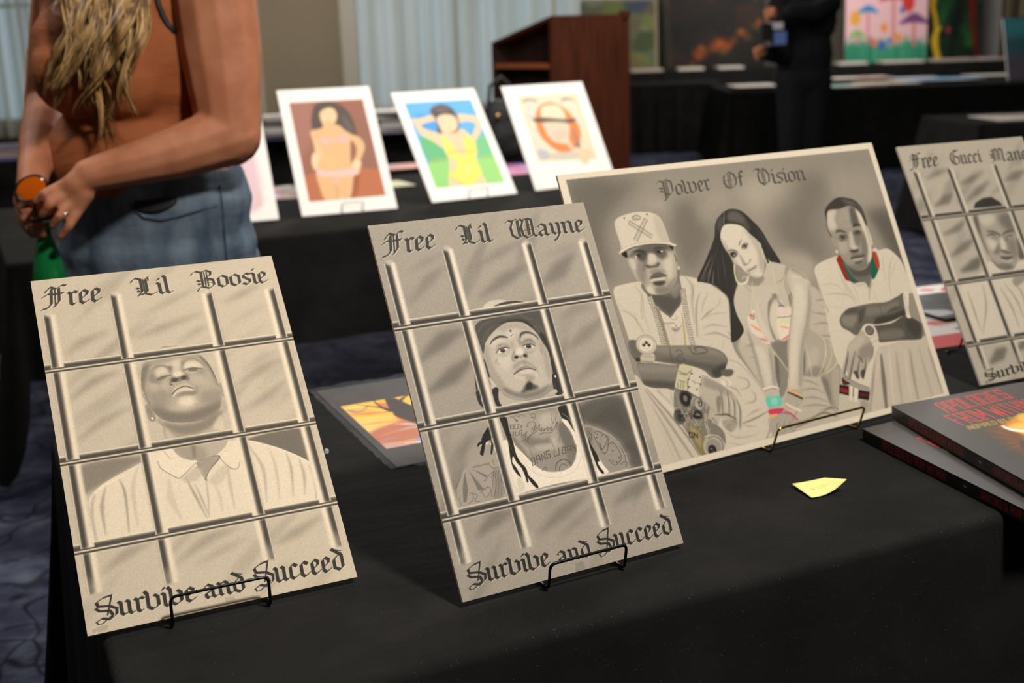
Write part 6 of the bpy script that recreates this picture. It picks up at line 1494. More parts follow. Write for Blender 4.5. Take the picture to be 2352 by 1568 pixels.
('P','845.4 546.3 858.1 529.5 888.7 515.2 919.3 511.9 991.7 511.6 1054.9 516.1 1107.6 506 1140.3 502.5 1127.3 564.5 1098.4 569.8 1050.8 578.5 990.1 578.6 942 571 897.3 598.4 870.7 581.6 848.1 565.5',108,1,.8,'in'),
('M','a4','845.4 546.3 858.1 529.5 888.7 515.2 919.3 511.9 991.7 511.6 1054.9 516.1 1107.6 506 1140.3 502.5 1127.3 564.5 1098.4 569.8 1050.8 578.5 990.1 578.6 942 571 897.3 598.4 870.7 581.6 848.1 565.5',1),
('P','855 538 892 528 921 539 891 572 858 561',152,.65,4.9,'a4'),
('P','963 520 1038 525 1102 518 1092 543 1002 549 953 544',138,.6,4.6,'a4'),
('P','999 558 1060 557 1124 551 1121 570 1041 580 982 577',62,.75,3.6,'a4'),
('P','944 524 967 521 940 555 923 565 929 540',78,.6,2.5,'a4'),
('P','875 519 923 514 923 533 882 533',84,.6,3.5,'a4'),
('L','1046 549 1084 542 1111 539',[3.7,12.5,3.7],70,.6,2.6,'a4'),
('L','937.4 519.4 931.8 544 913.1 569.5',[1.1,2.1,1.1],60,.6,.7,'a4'),
('L','1027.1 520.1 1022.4 541.9 1028.4 558.9',[1.1,2.2,1.1],70,.6,.8,'a4'),
('P','1136 501.9 1160.6 502.2 1138.3 559.6 1138.9 579.3 1122.1 576.7 1123.7 557.4',214,1,.8),
('L','1143.8 504.7 1132.6 552.2 1128.9 571.2',[1.9,2.2,1.9],120,.6,.8),
('L','1160.8 507.1 1143.1 553.8 1140.2 576.2',[1.5,1.9,1.5],90,.6,.8),
('P','926.9 587.5 897.3 598.4 850.6 621.9 830.3 652.5 807.6 679.2 793.7 704.2 799 711.3 817.2 696.2 812 719.7 816.2 729.6 837.8 706 846.3 725.9 855.9 727.7 864 723 870.8 731.9 890.3 709.3 911.4 688.2 935.4 670.5 950.6 638.6 947.9 619.3 936.8 604.9',172,1,.7),
('M','hn','926.9 587.5 897.3 598.4 850.6 621.9 830.3 652.5 807.6 679.2 793.7 704.2 799 711.3 817.2 696.2 812 719.7 816.2 729.6 837.8 706 846.3 725.9 855.9 727.7 864 723 870.8 731.9 890.3 709.3 911.4 688.2 935.4 670.5 950.6 638.6 947.9 619.3 936.8 604.9',1),
('P','899 636 951 632 937 668 900 674 879 664',128,.6,4.4,'hn'),
('P','851 622 913 601 922 621 871 644 841 657',192,.6,4.4,'hn'),
('L','844 639 828 668 801 706',[2.1,5.5,4.8],78,.75,1.4,'hn'),
('L','871 644 842 685 814 726',[2.1,5.5,4.8],78,.75,1.4,'hn'),
('L','881 670 862 698 846 726',[2.1,5.5,4.8],78,.75,1.4,'hn'),
('L','904 675 889 703 869 730',[2.1,5.5,4.9],78,.75,1.5,'hn'),
('L','874 657 885 671 888 684',[2.1,5.6,4.9],78,.75,1.5,'hn'),
('P','838 706 855 703 854 727 839 725',66,.8,1.4,'hn'),
('P','871 706 888 706 873 731 865 726',66,.8,1.4,'hn'),
('L','948.2 644.5 934.7 667.3 912.6 685.3',[2.1,2.8,1.8],95,.6,1.2),
('P','938.4 579.9 978.4 586.2 974.9 636.4 952.9 648.5 943.9 618.6',205,1,.7),
('L','945.1 615.7 968.6 610.1',1.8,130,.6,.7),
('L','947 631.7 975.8 623.9',1.8,130,.6,.7),
('E',952.1,592.2,24.3,20.5,212,1,.7,None,.16),
('E',952.9,592.3,18.6,15.4,92,.95,1.0,None,.16),
('E',952.9,592.3,12.1,10.2,150,.6,1.2,None,.16),
('L','947.2 584.4 954.1 593.5 955.1 601.5',1.8,60,.8,.5),
('L','956.8 582.8 951.1 594.6',1.4,60,.8,.5),
('E',952.1,592.2,24.3,20.5,205,0,.7,None,.16),
('P','764 759.3 799 762.8 822.5 785.4 868.4 794.1 836.5 842.4 801.3 838.5 738.9 843.9 742.9 803.1',192,1,.9,'in'),
('P','837 791 865 803 839 837 825 819',140,.6,3.3,'in'),
('P','813.5 726.1 887.6 767.2 881.5 772.2 832.7 760 796.1 729',160,1,1.2),
('P','773.2 730.8 806.8 743.1 796.2 769.9 761.4 755.8',48,1,.5,None,0),
('P','773.4 740.5 799.7 750.9 795.2 762.1 767.9 751.6',(168,44,34),.95,.7,None,0),
('P','839 759.7 880.9 773.6 867.2 797 827.5 783.3',46,1,.5,None,0),
('P','841.3 769.2 876.1 780.3 871.3 787.1 836 777.4',(120,36,30),.9,.7,None,0),
('P','790.3 712.8 798.3 723.3 813.9 735.3 786.3 733.3',(58,40,36),1,.7),
('L','787.8 724.4 797.7 735.3',[3.4,4.7],(168,44,34),.9,.7),
('P','807.9 740.3 822 745.9 803.3 787.8 791.2 782.5',212,1,.5,None,0),
('P','824.7 749.4 840.1 756.9 821.1 794.2 808.9 788.9',214,1,.5,None,0),
('L','822.4 749 810.4 777.1',2.0,46,.9,.5),
('W','Power',[326.8,100.1,510.8,94.7,328.8,47.8],86,.85,(172,(1.2,1.4)),7.1),
('W','Of',[553.2,98.2,637.7,96.0,560.9,45.3],86,.85,(172,(1.2,1.4)),7.1),
('W','Vision',[687.5,98.0,884.9,101.1,690.6,44.2],86,.85,(172,(1.2,1.4)),7.1),
('CON',1.12,.68),
('FRAME','in'),
('G',.018,9)]
ART['frowning_portrait'] = [
('SM',18,4,.75,120,150,(80,260),(16,40),.5),
('L','78 137 142 115 193 105',[3.6,21.5,3.6],112,.7,6.0),
('L','73 244 136 223 177 199',[4.2,35.4,5.7],100,.7,5.9),
('L','221 169 283 154 352 125',[4.4,24.8,4.4],108,.7,6.1),
('L','213 243 294 203 366 167',[4.4,29.0,4.4],105,.7,6.1),
('L','437 173 494 157 549 140',[6.0,37.5,7.5],108,.7,6.3),
('L','350 221 401 198 404 191',[4.4,10.3,2.9],120,.7,6.2),
('L','65 355 142 336 186 307',[5.6,28.0,5.6],108,.7,5.9),
('L','68 439 143 408 201 382',[5.5,30.5,5.5],105,.7,5.8),
('L','88 499 157 481 201 454',[8.3,41.4,11.0],88,.7,5.8),
('L','67 845 125 817 164 798',[6.6,46.2,10.6],96,.7,5.5),
('L','195 814 247 797 269 787',[5.4,33.6,5.4],100,.7,5.7),
('P','65 554 156 520 201 506 230 476 313 518 389 487 548 538 466 776 349 785 55 752',196,1,1.5),
('L','162 559 143 639 84 737',[2.7,8.1,2.7],140,.7,2.4),
('L','86 575 84 651 82 725',[2.7,8.0,2.7],140,.7,2.3),
('L','261 564 286 631 290 702',[2.8,8.3,2.8],140,.7,2.4),
('L','233 574 253 653 254 735',[2.7,8.2,2.7],140,.7,2.4),
('L','294 561 322 604 317 667',[2.8,8.3,2.8],140,.7,2.4),
('P','246 267 263 247 305 232 346 231 376 254 389 279',66,1,2.0,None,0),
('P','307 550 372 525 368 557 308 583',150,1,2.5),
('M','h','230 297.3 257.5 293.2 399.1 299.5 403.3 344 395.4 397.1 379.8 448.9 361.6 480 335.9 510.1 316.5 517.8 284.9 517.5 261.8 498.6 236.7 466.5 229.7 420 227.5 380.2 225.2 340.2',1),
('P','230 297.3 257.5 293.2 399.1 299.5 403.3 344 395.4 397.1 379.8 448.9 361.6 480 335.9 510.1 316.5 517.8 284.9 517.5 261.8 498.6 236.7 466.5 229.7 420 227.5 380.2 225.2 340.2',160,1,1.0),
('P','230 297 251 299 237 368 236 450 228 433 221 340',92,.8,4.5,'h'),
('P','348 305 399 300 403 344 393 383 361 367 341 338',100,.7,10.1,'h'),
('P','256 296 325 303 307 335 262 337',192,.8,7.5,'h'),
('P','250 392 290 400 283 432 258 436',198,.8,6.4,'h'),
('L','267 361 293 367 315 379 318 389',[5.0,9.3,9.3,5.7],80,.8,2.5,'h'),
('L','329 384 358 373 392 370',[5.7,8.6,5.0],84,.8,2.5,'h'),
('L','260 377 285 376 301 384',[2.8,5.7,2.8],62,.85,1.5,'h'),
('L','347 389 367 388 376 395',[2.9,5.0,2.9],66,.8,1.5,'h'),
('P','273 385 309 392 291 397',115,.6,3.0,'h'),
('P','322 390 333 411 324 440 301 437 310 408',205,.8,4.5,'h'),
('P','332 394 341 412 353 393',100,.6,3.5,'h'),
('P','297 437 325 446 341 455 321 456 304 448',84,.8,2.5,'h'),
('P','261 446 303 414 296 440 283 452',100,.6,4.9,'h'),
('P','343 405 382 409 358 480 338 471 337 438',112,.6,8.5,'h'),
('P','285 465 316 465 342 471 310 479',88,.8,2.0,'h'),
('P','289 474 309 483 339 478 313 491 292 484',190,.8,2.5,'h'),
('L','283.9 466.7 307.6 475.8 340.4 473.8',[2.8,3.2,2.8],62,.9,1.2,'h'),
('P','273 490 319 495 325 515 284 519 262 499',104,.7,5.9,'h'),
('P','240 467 263 496 277 517 253 501',96,.7,2.9),
('P','395 397 400 468 391 483 369 481 381 442',84,.8,3.5),
('BARS',[47,203,412,572],[284,535,764],[(98,860),(97,862),(100,860),(104,860)],(66,182,200),[1,1,-1,-1],.8),
('W','Free',[31.9,96.3,160.8,91.3,46.7,34.2],70,.95,(205,(1.2,1.2)),7.1),
('W','Gucci',[214.1,91.9,364.7,92.1,224.5,33.1],70,.95,(205,(1.2,1.2)),7.1),
('W','Mane',[412.6,98.5,588.3,96.8,423.6,40.1],70,.95,(205,(1.2,1.2)),7.1),
('W','Survive',[23.5,901.7,277.1,887.4,29.1,863.6],50,1,None,7.1),
('CON',1.15,.6),
('G',.02,7)]
ART['mat_a'] = [
('M','in','42.7 64.6 359.5 65.1 362.6 535.3 41.1 536.3',0),
('P','42.7 64.6 359.5 65.1 362.6 535.3 41.1 536.3',(142,84,66),1,.3,None,0),
('P','46 67 141 65 124 212 63 314 46 329',(160,105,90),.7,10.5,'in'),
('P','303 128 342 176 345 394 294 410 291 281',(130,85,70),.7,10.6,'in'),
('P','50 413 356 411 363 535 41 536',(178,94,56),1,1.4,'in'),
('P','241 437 273 419 244 516 211 538',(140,66,36),.7,3.4,'in'),
('P','148 83 189 66 236 73 277 109 296 161 300 216 298 249 262 235 231 200 214 187 162 161 144 203 117 196 123 141',(70,58,52),1,2.9,'in'),
('P','254 130 282 182 283 226 259 202',(100,88,82),.6,5.0,'in'),
('P','152 160 174 195 163 205 140 203',(66,54,50),1,2.1,'in'),
('P','165 117 198 98 225 105 233 139 216 176 194 191 168 178 159 150',(236,200,150),1,1.8,'in'),
('P','171 162 209 165 208 192 164 199',(220,180,130),1,1.8,'in'),
('P','105 211 145 198 175 189 225 183 252 212 280 242 263 279 247 384 263 423 246 437 212 533 156 535 106 530 95 470 92 412 110 361 123 320 114 266',(228,176,120),1,1.7,'in'),
('P','262 235 307 250 322 295 304 336 281 377 266 407 247 384 276 334 284 291',(228,176,120),1,1.8,'in'),
('P','110 211 128 267 141 321 110 361 91 391 85 348 106 308',(232,186,136),1,1.7,'in'),
('P','95 317 119 314 108 372 91 391 85 359',(240,206,160),1,1.7,'in'),
('P','260 364 289 362 282 398 247 406',(240,206,160),1,1.7,'in'),
('P','137 241 180 239 192 251 234 233 257 235 256 267 217 269 190 261 154 280 138 262',(226,176,164),1,1.8,'in'),
('P','101 387 154 402 268 397 262 428 176 431 104 418',(232,190,180),1,1.7,'in'),
('P','155 444 184 442 175 462 161 461',(226,176,164),1,1.7,'in'),
('L','164 461 165 492 157 533',[2.9,6.8,3.9],(196,136,92),.7,2.0,'in'),
('P','137 342 178 325 202 348 184 389 137 390',(236,184,124),.5,6.9,'in'),
('L','196 131 198 147',[3.1,5.1],(180,130,100),.5,1.4),
('L','178 124 191 122',3.1,(120,80,70),.5,1.4),
('L','207 123 221 127',3.1,(120,80,70),.5,1.4),
('L','185 163 199 165',4.1,(190,110,100),.6,1.4),
('LIFT',.14,(250,236,224))]
ART['mat_b'] = [
('M','in','43.7 57.9 362.3 62.2 363.4 507.8 40.7 502.1',0),
('P','43.7 57.9 362.3 62.2 363.4 507.8 40.7 502.1',(92,170,228),1,.4,None,0),
('P','73 125 169 146 167 238 89 230',(60,140,214),.7,11.2,'in'),
('P','53 255 98 248 132 280 148 350 142 382 55 373',(92,178,118),1,2.2,'in'),
('P','305 287 358 257 374 340 374 380 292 377',(110,190,128),1,2.3,'in'),
('P','51 372 150 372 102 509 41 502',(140,206,110),1,1.4,'in'),
('P','282 376 375 377 366 508 275 503',(146,210,114),1,1.5,'in'),
('L','56 370 93 366 142 368',[4.1,8.2,4.1],(130,110,80),.7,1.8,'in'),
('L','293 374 325 372 365 376',[4.3,6.4,4.3],(130,120,80),.6,1.9,'in'),
('P','46 146 87 144 158 130 165 157 109 169 79 184 106 209 157 237 144 304 107 266 64 228 55 181',(240,200,158),1,1.9,'in'),
('P','270 137 325 145 363 158 373 188 342 244 302 281 293 262 338 197 304 176 261 178',(240,200,158),1,1.9,'in'),
('P','161 226 209 208 267 219 287 250 304 275 284 342 272 403 272 458 275 503 228 508 173 506 109 504 116 456 139 404 148 350 144 304',(240,200,158),1,1.8,'in'),
('P','148 114 173 87 213 78 249 94 265 137 261 178 247 217 221 232 171 227 146 225 161 168',(76,66,66),1,3.0,'in'),
('P','169 146 215 132 251 147 254 183 237 216 201 230 171 227 163 192',(240,204,164),1,1.9,'in'),
('P','169 98 219 91 243 111 196 125',(110,98,96),.6,3.8,'in'),
('P','160 243 171 256 194 321 157 339 149 305',(240,220,96),1,1.8,'in'),
('P','267 248 285 256 300 286 288 331 243 326',(240,220,96),1,1.9,'in'),
('P','146 327 194 321 217 357 248 327 293 331 281 364 272 403 274 453 228 492 217 509 177 507 167 495 124 446 166 413 180 375 156 356',(240,220,96),1,1.8,'in'),
('L','151 342 186 328 236 331 286 336',[4.2,5.3,5.3,3.2],(196,150,50),.7,1.5,'in'),
('L','122 452 151 482 173 506',[3.1,4.1,4.1],(210,150,60),.7,1.4,'in'),
('P','207 412 240 405 215 446 200 444',(250,236,140),.7,3.6,'in'),
('L','212 243 219 295 221 346',[2.7,4.2,2.7],(220,170,130),.6,1.9,'in'),
('L','181 170 197 169',3.2,(130,90,80),.6,1.5),
('L','224 165 238 170',3.3,(130,90,80),.6,1.5),
('L','194 206 214 207',4.3,(200,130,120),.6,1.5),
('LIFT',.1,(250,244,236))]
ART['mat_c'] = [
('M','in','69.6 58 385.5 61.9 375.2 389.8 64.2 376.8',0),
('P','69.6 58 385.5 61.9 375.2 389.8 64.2 376.8',(238,214,166),1,.8,None,0),
('P','78 69 369 74 362 381 75 369',(232,220,196),1,1.5,None,0),
('P','234 302 259 313 243 322',(206,196,186),.6,1.9,'in'),
('P','313 317 334 309 312 330',(226,206,160),.6,1.9,'in'),
('P','212 109 227 115 217 120',(236,226,206),.6,2.0,'in'),
('P','56 305 69 308 56 313',(206,196,186),.6,1.8,'in'),
('P','134 140 164 150 133 161',(226,206,160),.6,1.9,'in'),
('P','48 353 59 363 53 361',(236,226,206),.6,1.8,'in'),
('P','125 119 139 115 135 127',(196,196,206),.6,1.9,'in'),
('P','66 178 82 183 65 192',(226,206,160),.6,1.9,'in'),
('P','3 351 12 357 18 360',(236,226,206),.6,1.8,'in'),
('P','155 249 169 240 151 269',(226,206,160),.6,1.9,'in'),
('P','97 147 126 148 101 168',(196,196,206),.6,1.9,'in'),
('P','367 118 395 126 384 128',(206,196,186),.6,2.0,'in'),
('P','103 226 124 220 103 244',(206,196,186),.6,1.9,'in'),
('P','162 172 181 164 159 189',(236,226,206),.6,1.9,'in'),
('P','133 89 167 92 138 101',(196,196,206),.6,2.0,'in'),
('P','346 224 371 216 363 234',(236,226,206),.6,2.0,'in'),
('P','182 140 215 143 178 160',(236,226,206),.6,2.0,'in'),
('P','73 202 84 210 74 216',(226,206,160),.6,1.9,'in'),
('P','405 227 427 233 412 240',(236,226,206),.6,2.0,'in'),
('P','418 122 450 124 414 144',(196,196,206),.6,2.1,'in'),
('P','94 220 116 222 102 229',(196,196,206),.6,1.9,'in'),
('P','270 281 300 280 281 294',(236,226,206),.6,1.9,'in'),
('P','76 358 99 369 80 368',(206,196,186),.6,1.8,'in'),
('P','174 307 194 303 175 321',(196,196,206),.6,1.9,'in'),
('P','141 267 166 276 142 286',(236,226,206),.6,1.9,'in'),
('P','345 372 368 375 341 391',(236,226,206),.6,1.9,'in'),
('P','177 101 204 100 183 122',(236,226,206),.6,2.0,'in'),
('P','134 240 165 237 152 252',(236,226,206),.6,1.9,'in'),
('P','298 138 330 132 306 160',(226,206,160),.6,2.0,'in'),
('P','49 331 59 342 55 346',(236,226,206),.6,1.8,'in'),
('P','214 194 238 197 211 214',(206,196,186),.6,1.9,'in'),
('P','110 353 137 362 120 368',(206,196,186),.6,1.8,'in'),
('P','255 172 273 173 272 185',(196,196,206),.6,2.0,'in'),
('P','347 213 376 218 351 223',(236,226,206),.6,2.0,'in'),
('P','188 360 220 365 189 380',(206,196,186),.6,1.9,'in'),
('P','188 176 219 179 188 196',(236,226,206),.6,1.9,'in'),
('P','137 362 158 363 147 375',(226,206,160),.6,1.8,'in'),
('P','278 161 312 162 283 174',(196,196,206),.6,2.0,'in'),
('P','234 167 260 160 243 181',(196,196,206),.6,2.0,'in'),
('P','78 114 98 114 87 125',(236,226,206),.6,1.9,'in'),
('P','353 160 374 154 372 174',(236,226,206),.6,2.0,'in'),
('P','181 333 209 343 178 342',(196,196,206),.6,1.9,'in'),
('P','245 182 263 184 250 196',(226,206,160),.6,2.0,'in'),
('P','65 148 83 158 79 164',(206,196,186),.6,1.9,'in'),
('P','154 315 177 321 169 332',(236,226,206),.6,1.9,'in'),
('P','185 281 209 291 188 299',(196,196,206),.6,1.9,'in'),
('P','321 294 344 291 331 315',(226,206,160),.6,1.9,'in'),
('P','68 277 95 289 75 291',(206,196,186),.6,1.8,'in'),
('P','79 142 106 149 91 151',(236,226,206),.6,1.9,'in'),
('P','341 384 372 377 356 396',(206,196,186),.6,1.9,'in'),
('P','339 125 354 135 336 142',(236,226,206),.6,2.0,'in'),
('P','383 106 400 108 391 126',(196,196,206),.6,2.0,'in'),
('P','41 241 65 250 39 254',(196,196,206),.6,1.9,'in'),
('P','286 231 305 235 303 242',(196,196,206),.6,2.0,'in'),
('P','70 259 88 268 76 275',(196,196,206),.6,1.9,'in'),
('P','77 143 108 140 92 163',(196,196,206),.6,1.9,'in'),
('P','208 196 226 187 210 212',(206,196,186),.6,1.9,'in'),
('P','99 111 125 106 113 126',(196,196,206),.6,1.9,'in'),
('P','64 229 87 228 75 250',(236,226,206),.6,1.9,'in'),
('P','316 151 326 163 324 172',(226,206,160),.6,2.0,'in'),
('L','79 83 111 74 155 78 163 87',[3.3,11.2,8.9,3.3],(120,105,100),.7,2.3,'in'),
('L','284 92 317 82 362 90',[3.5,13.9,5.8],(120,110,115),.7,2.4,'in'),
('P','119 178 140 136 174 104 230 93 281 115 312 155 332 195 340 234 329 277 300 318 238 345 189 339 150 307 122 264 115 221',(232,138,80),1,2.3,'in'),
('P','166 126 183 110 226 104 269 114 285 148 279 181 210 178 158 164',(236,220,190),1,2.0,'in'),
('P','105 169 168 167 278 184 336 184 318 200 283 201 195 188 127 187',(92,88,84),1,1.9,'in'),
('P','159 191 282 203 270 263 243 303 180 288 158 255 153 223',(222,206,182),1,2.3,'in'),
('P','186 241 246 234 259 262 206 280',(214,196,172),.8,3.8,'in'),
('P','262 283 235 292 292 381 341 390 362 354 323 336 275 337',(226,208,180),1,2.3,'in'),
('L','302 227 302 270 300 318',[5.5,11.1,14.4],(130,130,140),.9,1.9,'in'),
('L','299 307 302 329',14.3,(90,92,100),.9,1.9,'in'),
('P','292 339 351 338 353 375 303 413 281 380',(238,206,166),1,2.3),
('P','80 318 121 326 132 358 94 370 73 353',(180,180,196),.8,3.7,'in'),
('P','137 343 271 348 281 380 148 374',(206,196,180),.8,3.7,'in'),
('L','176 417 221 416 267 415',[2.1,4.2,2.1],(215,205,200),.7,1.8)]
ART['book'] = [
('P','137 292 262 294 126 523 101 480 122 367',(120,74,40),.8,17.2),
('P','172 295 274 248 248 354 145 458 187 370',(232,150,40),.85,8.8),
('P','185 310 238 298 206 380 187 370',(240,190,90),.9,5.9),
('L','175 290 176 314 185 340 206 356',[5.9,14.4,18.6,16.9],(240,228,225),1,1.5),
('P','258 239 289 238 249 304 236 296',(235,180,80),.8,3.7),
('L','112 295 136 325 156 361',[1.3,4.2,1.3],(190,110,50),.5,2.4),
('L','94 343 122 367 146 396',[1.2,4.1,1.2],(190,110,50),.5,2.3),
('L','80 407 119 413 148 413',[1.2,4.0,1.2],(190,110,50),.5,2.3),
('L','78 453 114 441 139 439',[1.2,4.0,1.2],(190,110,50),.5,2.2),
('P','140 416 159 411 145 458 113 487 132 436',(70,66,66),.9,1.7),
('K','APOLOGIES',[110.4,126.9,336.3,106.2,114.9,44.6],(212,44,40),4.4,1,.2),
('K','FROM WITHIN',[88.7,232.7,354.5,219.5,82.5,149.4],(212,54,46),4.2,1,.2),
('K','INSPIRED BY THE GREAT CLASSICS',[82.8,277.3,439.2,259.3,87.0,250.7],(205,168,62),2.2,1,.1)]
ART['sunset'] = [
('M','in','12 112 398 112 398 360 12 360',0),
('P','12 112 398 112 398 360 12 360',(214,122,44),1,.5,None,0),
('P','4 113 91 106 150 110 139 203 70 229 0 233',(236,180,70),1,4.6,'in'),
('P','2 208 70 229 63 286 6 304 -1 275',(230,190,100),1,3.7,'in'),
('L','5 135 40 127 69 143',[2.9,12.4,3.8],(240,210,110),.85,2.3,'in'),
('L','8 165 43 176 78 187',[2.8,12.1,3.7],(214,110,50),.85,2.3,'in'),
('L','-1 197 36 200 73 212',[2.7,11.9,3.7],(240,200,90),.85,2.2,'in'),
('L','7 228 43 231 72 239',[2.7,11.6,3.6],(226,140,70),.85,2.2,'in'),
('L','3 261 39 264 70 264',[2.6,11.4,3.5],(236,205,150),.85,2.1,'in'),
('L','8 280 54 281 88 292',[2.6,11.3,3.5],(196,110,80),.85,2.1,'in'),
('L','16 133 26 157 50 152',[2.8,12.3,3.8],(150,120,120),.85,2.3,'in'),
('L','69 124 80 140 80 188',[2.9,12.5,3.8],(200,100,50),.85,2.3,'in'),
('L','115 100 136 107 152 111',[3.0,13.1,4.0],(240,200,90),.85,2.5,'in'),
('L','119 133 123 165 132 190',[2.9,12.5,3.9],(236,190,80),.85,2.4,'in'),
('P','8 280 66 244 88 248 108 303 86 374 27 371 3 369',(178,104,74),1,4.2,'in'),
('P','65 346 94 321 135 310 131 391 86 374',(96,140,220),1,3.5,'in'),
('P','7 337 37 338 63 368 24 381 4 372',(190,150,140),.9,4.0,'in'),
('L','13 300 52 288 83 289',[2.6,9.5,2.6],(206,120,80),.8,1.8,'in'),
('L','63 252 81 262 96 275',[2.7,9.8,2.7],(215,205,205),.8,1.9,'in'),
('L','59 284 86 282 103 301',[2.6,9.6,2.6],(180,170,190),.8,1.8,'in'),
('L','20 344 56 341 98 340',[2.5,9.2,2.5],(216,150,110),.8,1.8,'in'),
('L','44 349 67 355 84 380',[2.5,9.1,2.5],(226,224,224),.8,1.7,'in'),
('L','9 330 28 317 48 319',[2.5,9.2,2.5],(176,120,150),.8,1.8,'in'),
('P','95 109 106 110 112 129 118 162 129 198 133 219 107 302 95 270 85 242 77 215 80 188 87 154',(48,34,28),1,1.3,'in'),
('L','81.1 184.2 70.8 154.2 54.3 134.9 37.5 115.4',[11.5,5.7,3.3,1.4],(48,34,28),1,.7,'in'),
('L','74.3 161.1 71 134.8 72.4 105.7',[4.8,2.9,1.5],(48,34,28),1,.7,'in'),
('L','82.2 189.5 87.6 144.4 94.3 108.2',[7.7,4.8,3.9],(48,34,28),1,.7,'in'),
('L','53.8 136.6 40.1 146.2',[2.4,1.0],(48,34,28),1,.7,'in'),
('L','109.5 137.3 123.4 120 134.8 111.2',[8.9,4.9,3.0],(48,34,28),1,1.0,'in'),
('L','130.6 159.5 145.7 148.2 158.1 145.3',[9.8,6.8,5.9],(48,34,28),1,1.0,'in'),
('P','134 200 208 184 262 195 247 303 157 322 108 303',(48,34,28),1,2.6,'in'),
('L','13.2 145 30.7 140.7 36.5 139.3',[1.4,2.8,1.4],(120,110,110),.6,1.0,'in')]


# ---------------------------------------------------------------- materials
def mat(name, col, rough=.6, metal=0., spec=.5, **k):
    m = bpy.data.materials.new(name); m.use_nodes = True; b = m.node_tree.nodes['Principled BSDF']
    b.inputs['Base Color'].default_value = (*col, 1); b.inputs['Roughness'].default_value = rough; b.inputs['Metallic'].default_value = metal; b.inputs['Specular IOR Level'].default_value = spec
    for kk, v in k.items(): b.inputs[kk.replace('_', ' ')].default_value = v
    return m
def nodes(m): return m.node_tree.nodes, m.node_tree.links, m.node_tree.nodes['Principled BSDF']
def vary(m, c0, c1, scale, detail=4, lo=.35, hi=.65, vec=None, stretch=None):
    N, L, b = nodes(m); t = N.new('ShaderNodeTexCoord'); n = N.new('ShaderNodeTexNoise'); r = N.new('ShaderNodeValToRGB')
    n.inputs['Scale'].default_value = scale; n.inputs['Detail'].default_value = detail
    r.color_ramp.elements[0].color = (*c0, 1); r.color_ramp.elements[1].color = (*c1, 1); r.color_ramp.elements[0].position = lo; r.color_ramp.elements[1].position = hi
    src = t.outputs['Object']
    if stretch:
        mp = N.new('ShaderNodeMapping'); mp.inputs['Scale'].default_value = stretch; L.new(src, mp.inputs[0]); src = mp.outputs[0]
    L.new(src, n.inputs['Vector']); L.new(n.outputs['Fac'], r.inputs[0]); L.new(r.outputs[0], b.inputs['Base Color']); return n, r, src
def bump(m, scale, strength, dist=.002, detail=3, stretch=None):
    N, L, b = nodes(m); t = N.new('ShaderNodeTexCoord'); n = N.new('ShaderNodeTexNoise'); n.inputs['Scale'].default_value = scale; n.inputs['Detail'].default_value = detail
    src = t.outputs['Object']
    if stretch:
        mp = N.new('ShaderNodeMapping'); mp.inputs['Scale'].default_value = stretch; L.new(src, mp.inputs[0]); src = mp.outputs[0]
    u = N.new('ShaderNodeBump'); u.inputs['Strength'].default_value = strength; u.inputs['Distance'].default_value = dist
    L.new(src, n.inputs['Vector']); L.new(n.outputs['Fac'], u.inputs['Height'])
    if b.inputs['Normal'].links: L.new(b.inputs['Normal'].links[0].from_socket, u.inputs['Normal'])
    L.new(u.outputs[0], b.inputs['Normal']); return m
def lin(r, g, b): return tuple((c/255/12.92 if c < 10 else ((c/255+.055)/1.055)**2.4) for c in (r, g, b))
def pic(name, paper, rough=.7, spec=.25, coat=0.):
    im = bpy.data.images.new(name, paper.w, paper.h); a = np.ones((paper.h, paper.w, 4), np.float32)
    a[..., :3] = np.clip(paper.a, 0, 1); im.pixels.foreach_set(a[::-1].ravel()); im.update(); im.pack()
    m = mat(name, (.5, .5, .5), rough, 0, spec, Coat_Weight=coat, Coat_Roughness=.12); N, L, b = nodes(m)
    t = N.new('ShaderNodeTexImage'); t.image = im; t.interpolation = 'Cubic'; t.extension = 'EXTEND'; u = N.new('ShaderNodeUVMap'); u.uv_map = 'UVMap'
    L.new(u.outputs[0], t.inputs[0]); L.new(t.outputs[0], b.inputs['Base Color']); return m

BLACK_CLOTH = mat('black_table_fabric', (.012, .0115, .011), .95, 0, .08)
vary(BLACK_CLOTH, (.0105, .0102, .0098), (.0150, .0144, .0136), 9, 5)
bump(BLACK_CLOTH, 900, .35, .0006, 2); bump(BLACK_CLOTH, 7, .4, .014, 3, (1, 2.6, 1)); bump(BLACK_CLOTH, 2.2, .5, .05, 2, (1.6, .7, 1))
_N, _L, _b = nodes(BLACK_CLOTH); _t = _N.new('ShaderNodeTexCoord'); _n = _N.new('ShaderNodeTexNoise'); _n.inputs['Scale'].default_value = 420; _n.inputs['Detail'].default_value = 1
_r = _N.new('ShaderNodeValToRGB'); _r.color_ramp.elements[0].position = .72; _r.color_ramp.elements[1].position = .80; _m = _N.new('ShaderNodeMix'); _m.data_type = 'RGBA'; _m.inputs['B'].default_value = (.07, .068, .064, 1)
_L.new(_t.outputs['Object'], _n.inputs['Vector']); _L.new(_n.outputs['Fac'], _r.inputs[0]); _L.new(_r.outputs[0], _m.inputs['Factor']); _L.new(_b.inputs['Base Color'].links[0].from_socket, _m.inputs['A']); _L.new(_m.outputs['Result'], _b.inputs['Base Color'])   # lint
BLACK_WIRE = mat('black_wire', (.012, .012, .013), .28, .6, .5)
BRASS_WIRE = mat('brass_wire', lin(190, 168, 96), .25, 1.)
WIRE_PALE = mat('pale_wire', lin(200, 195, 170), .3, .9)
BOARD_EDGE = mat('board_edge', lin(205, 195, 178), .8)
WHITE_BOARD = mat('white_board', lin(240, 236, 228), .7)
BOOK_BLACK = mat('book_black', (.012, .012, .012), .4)
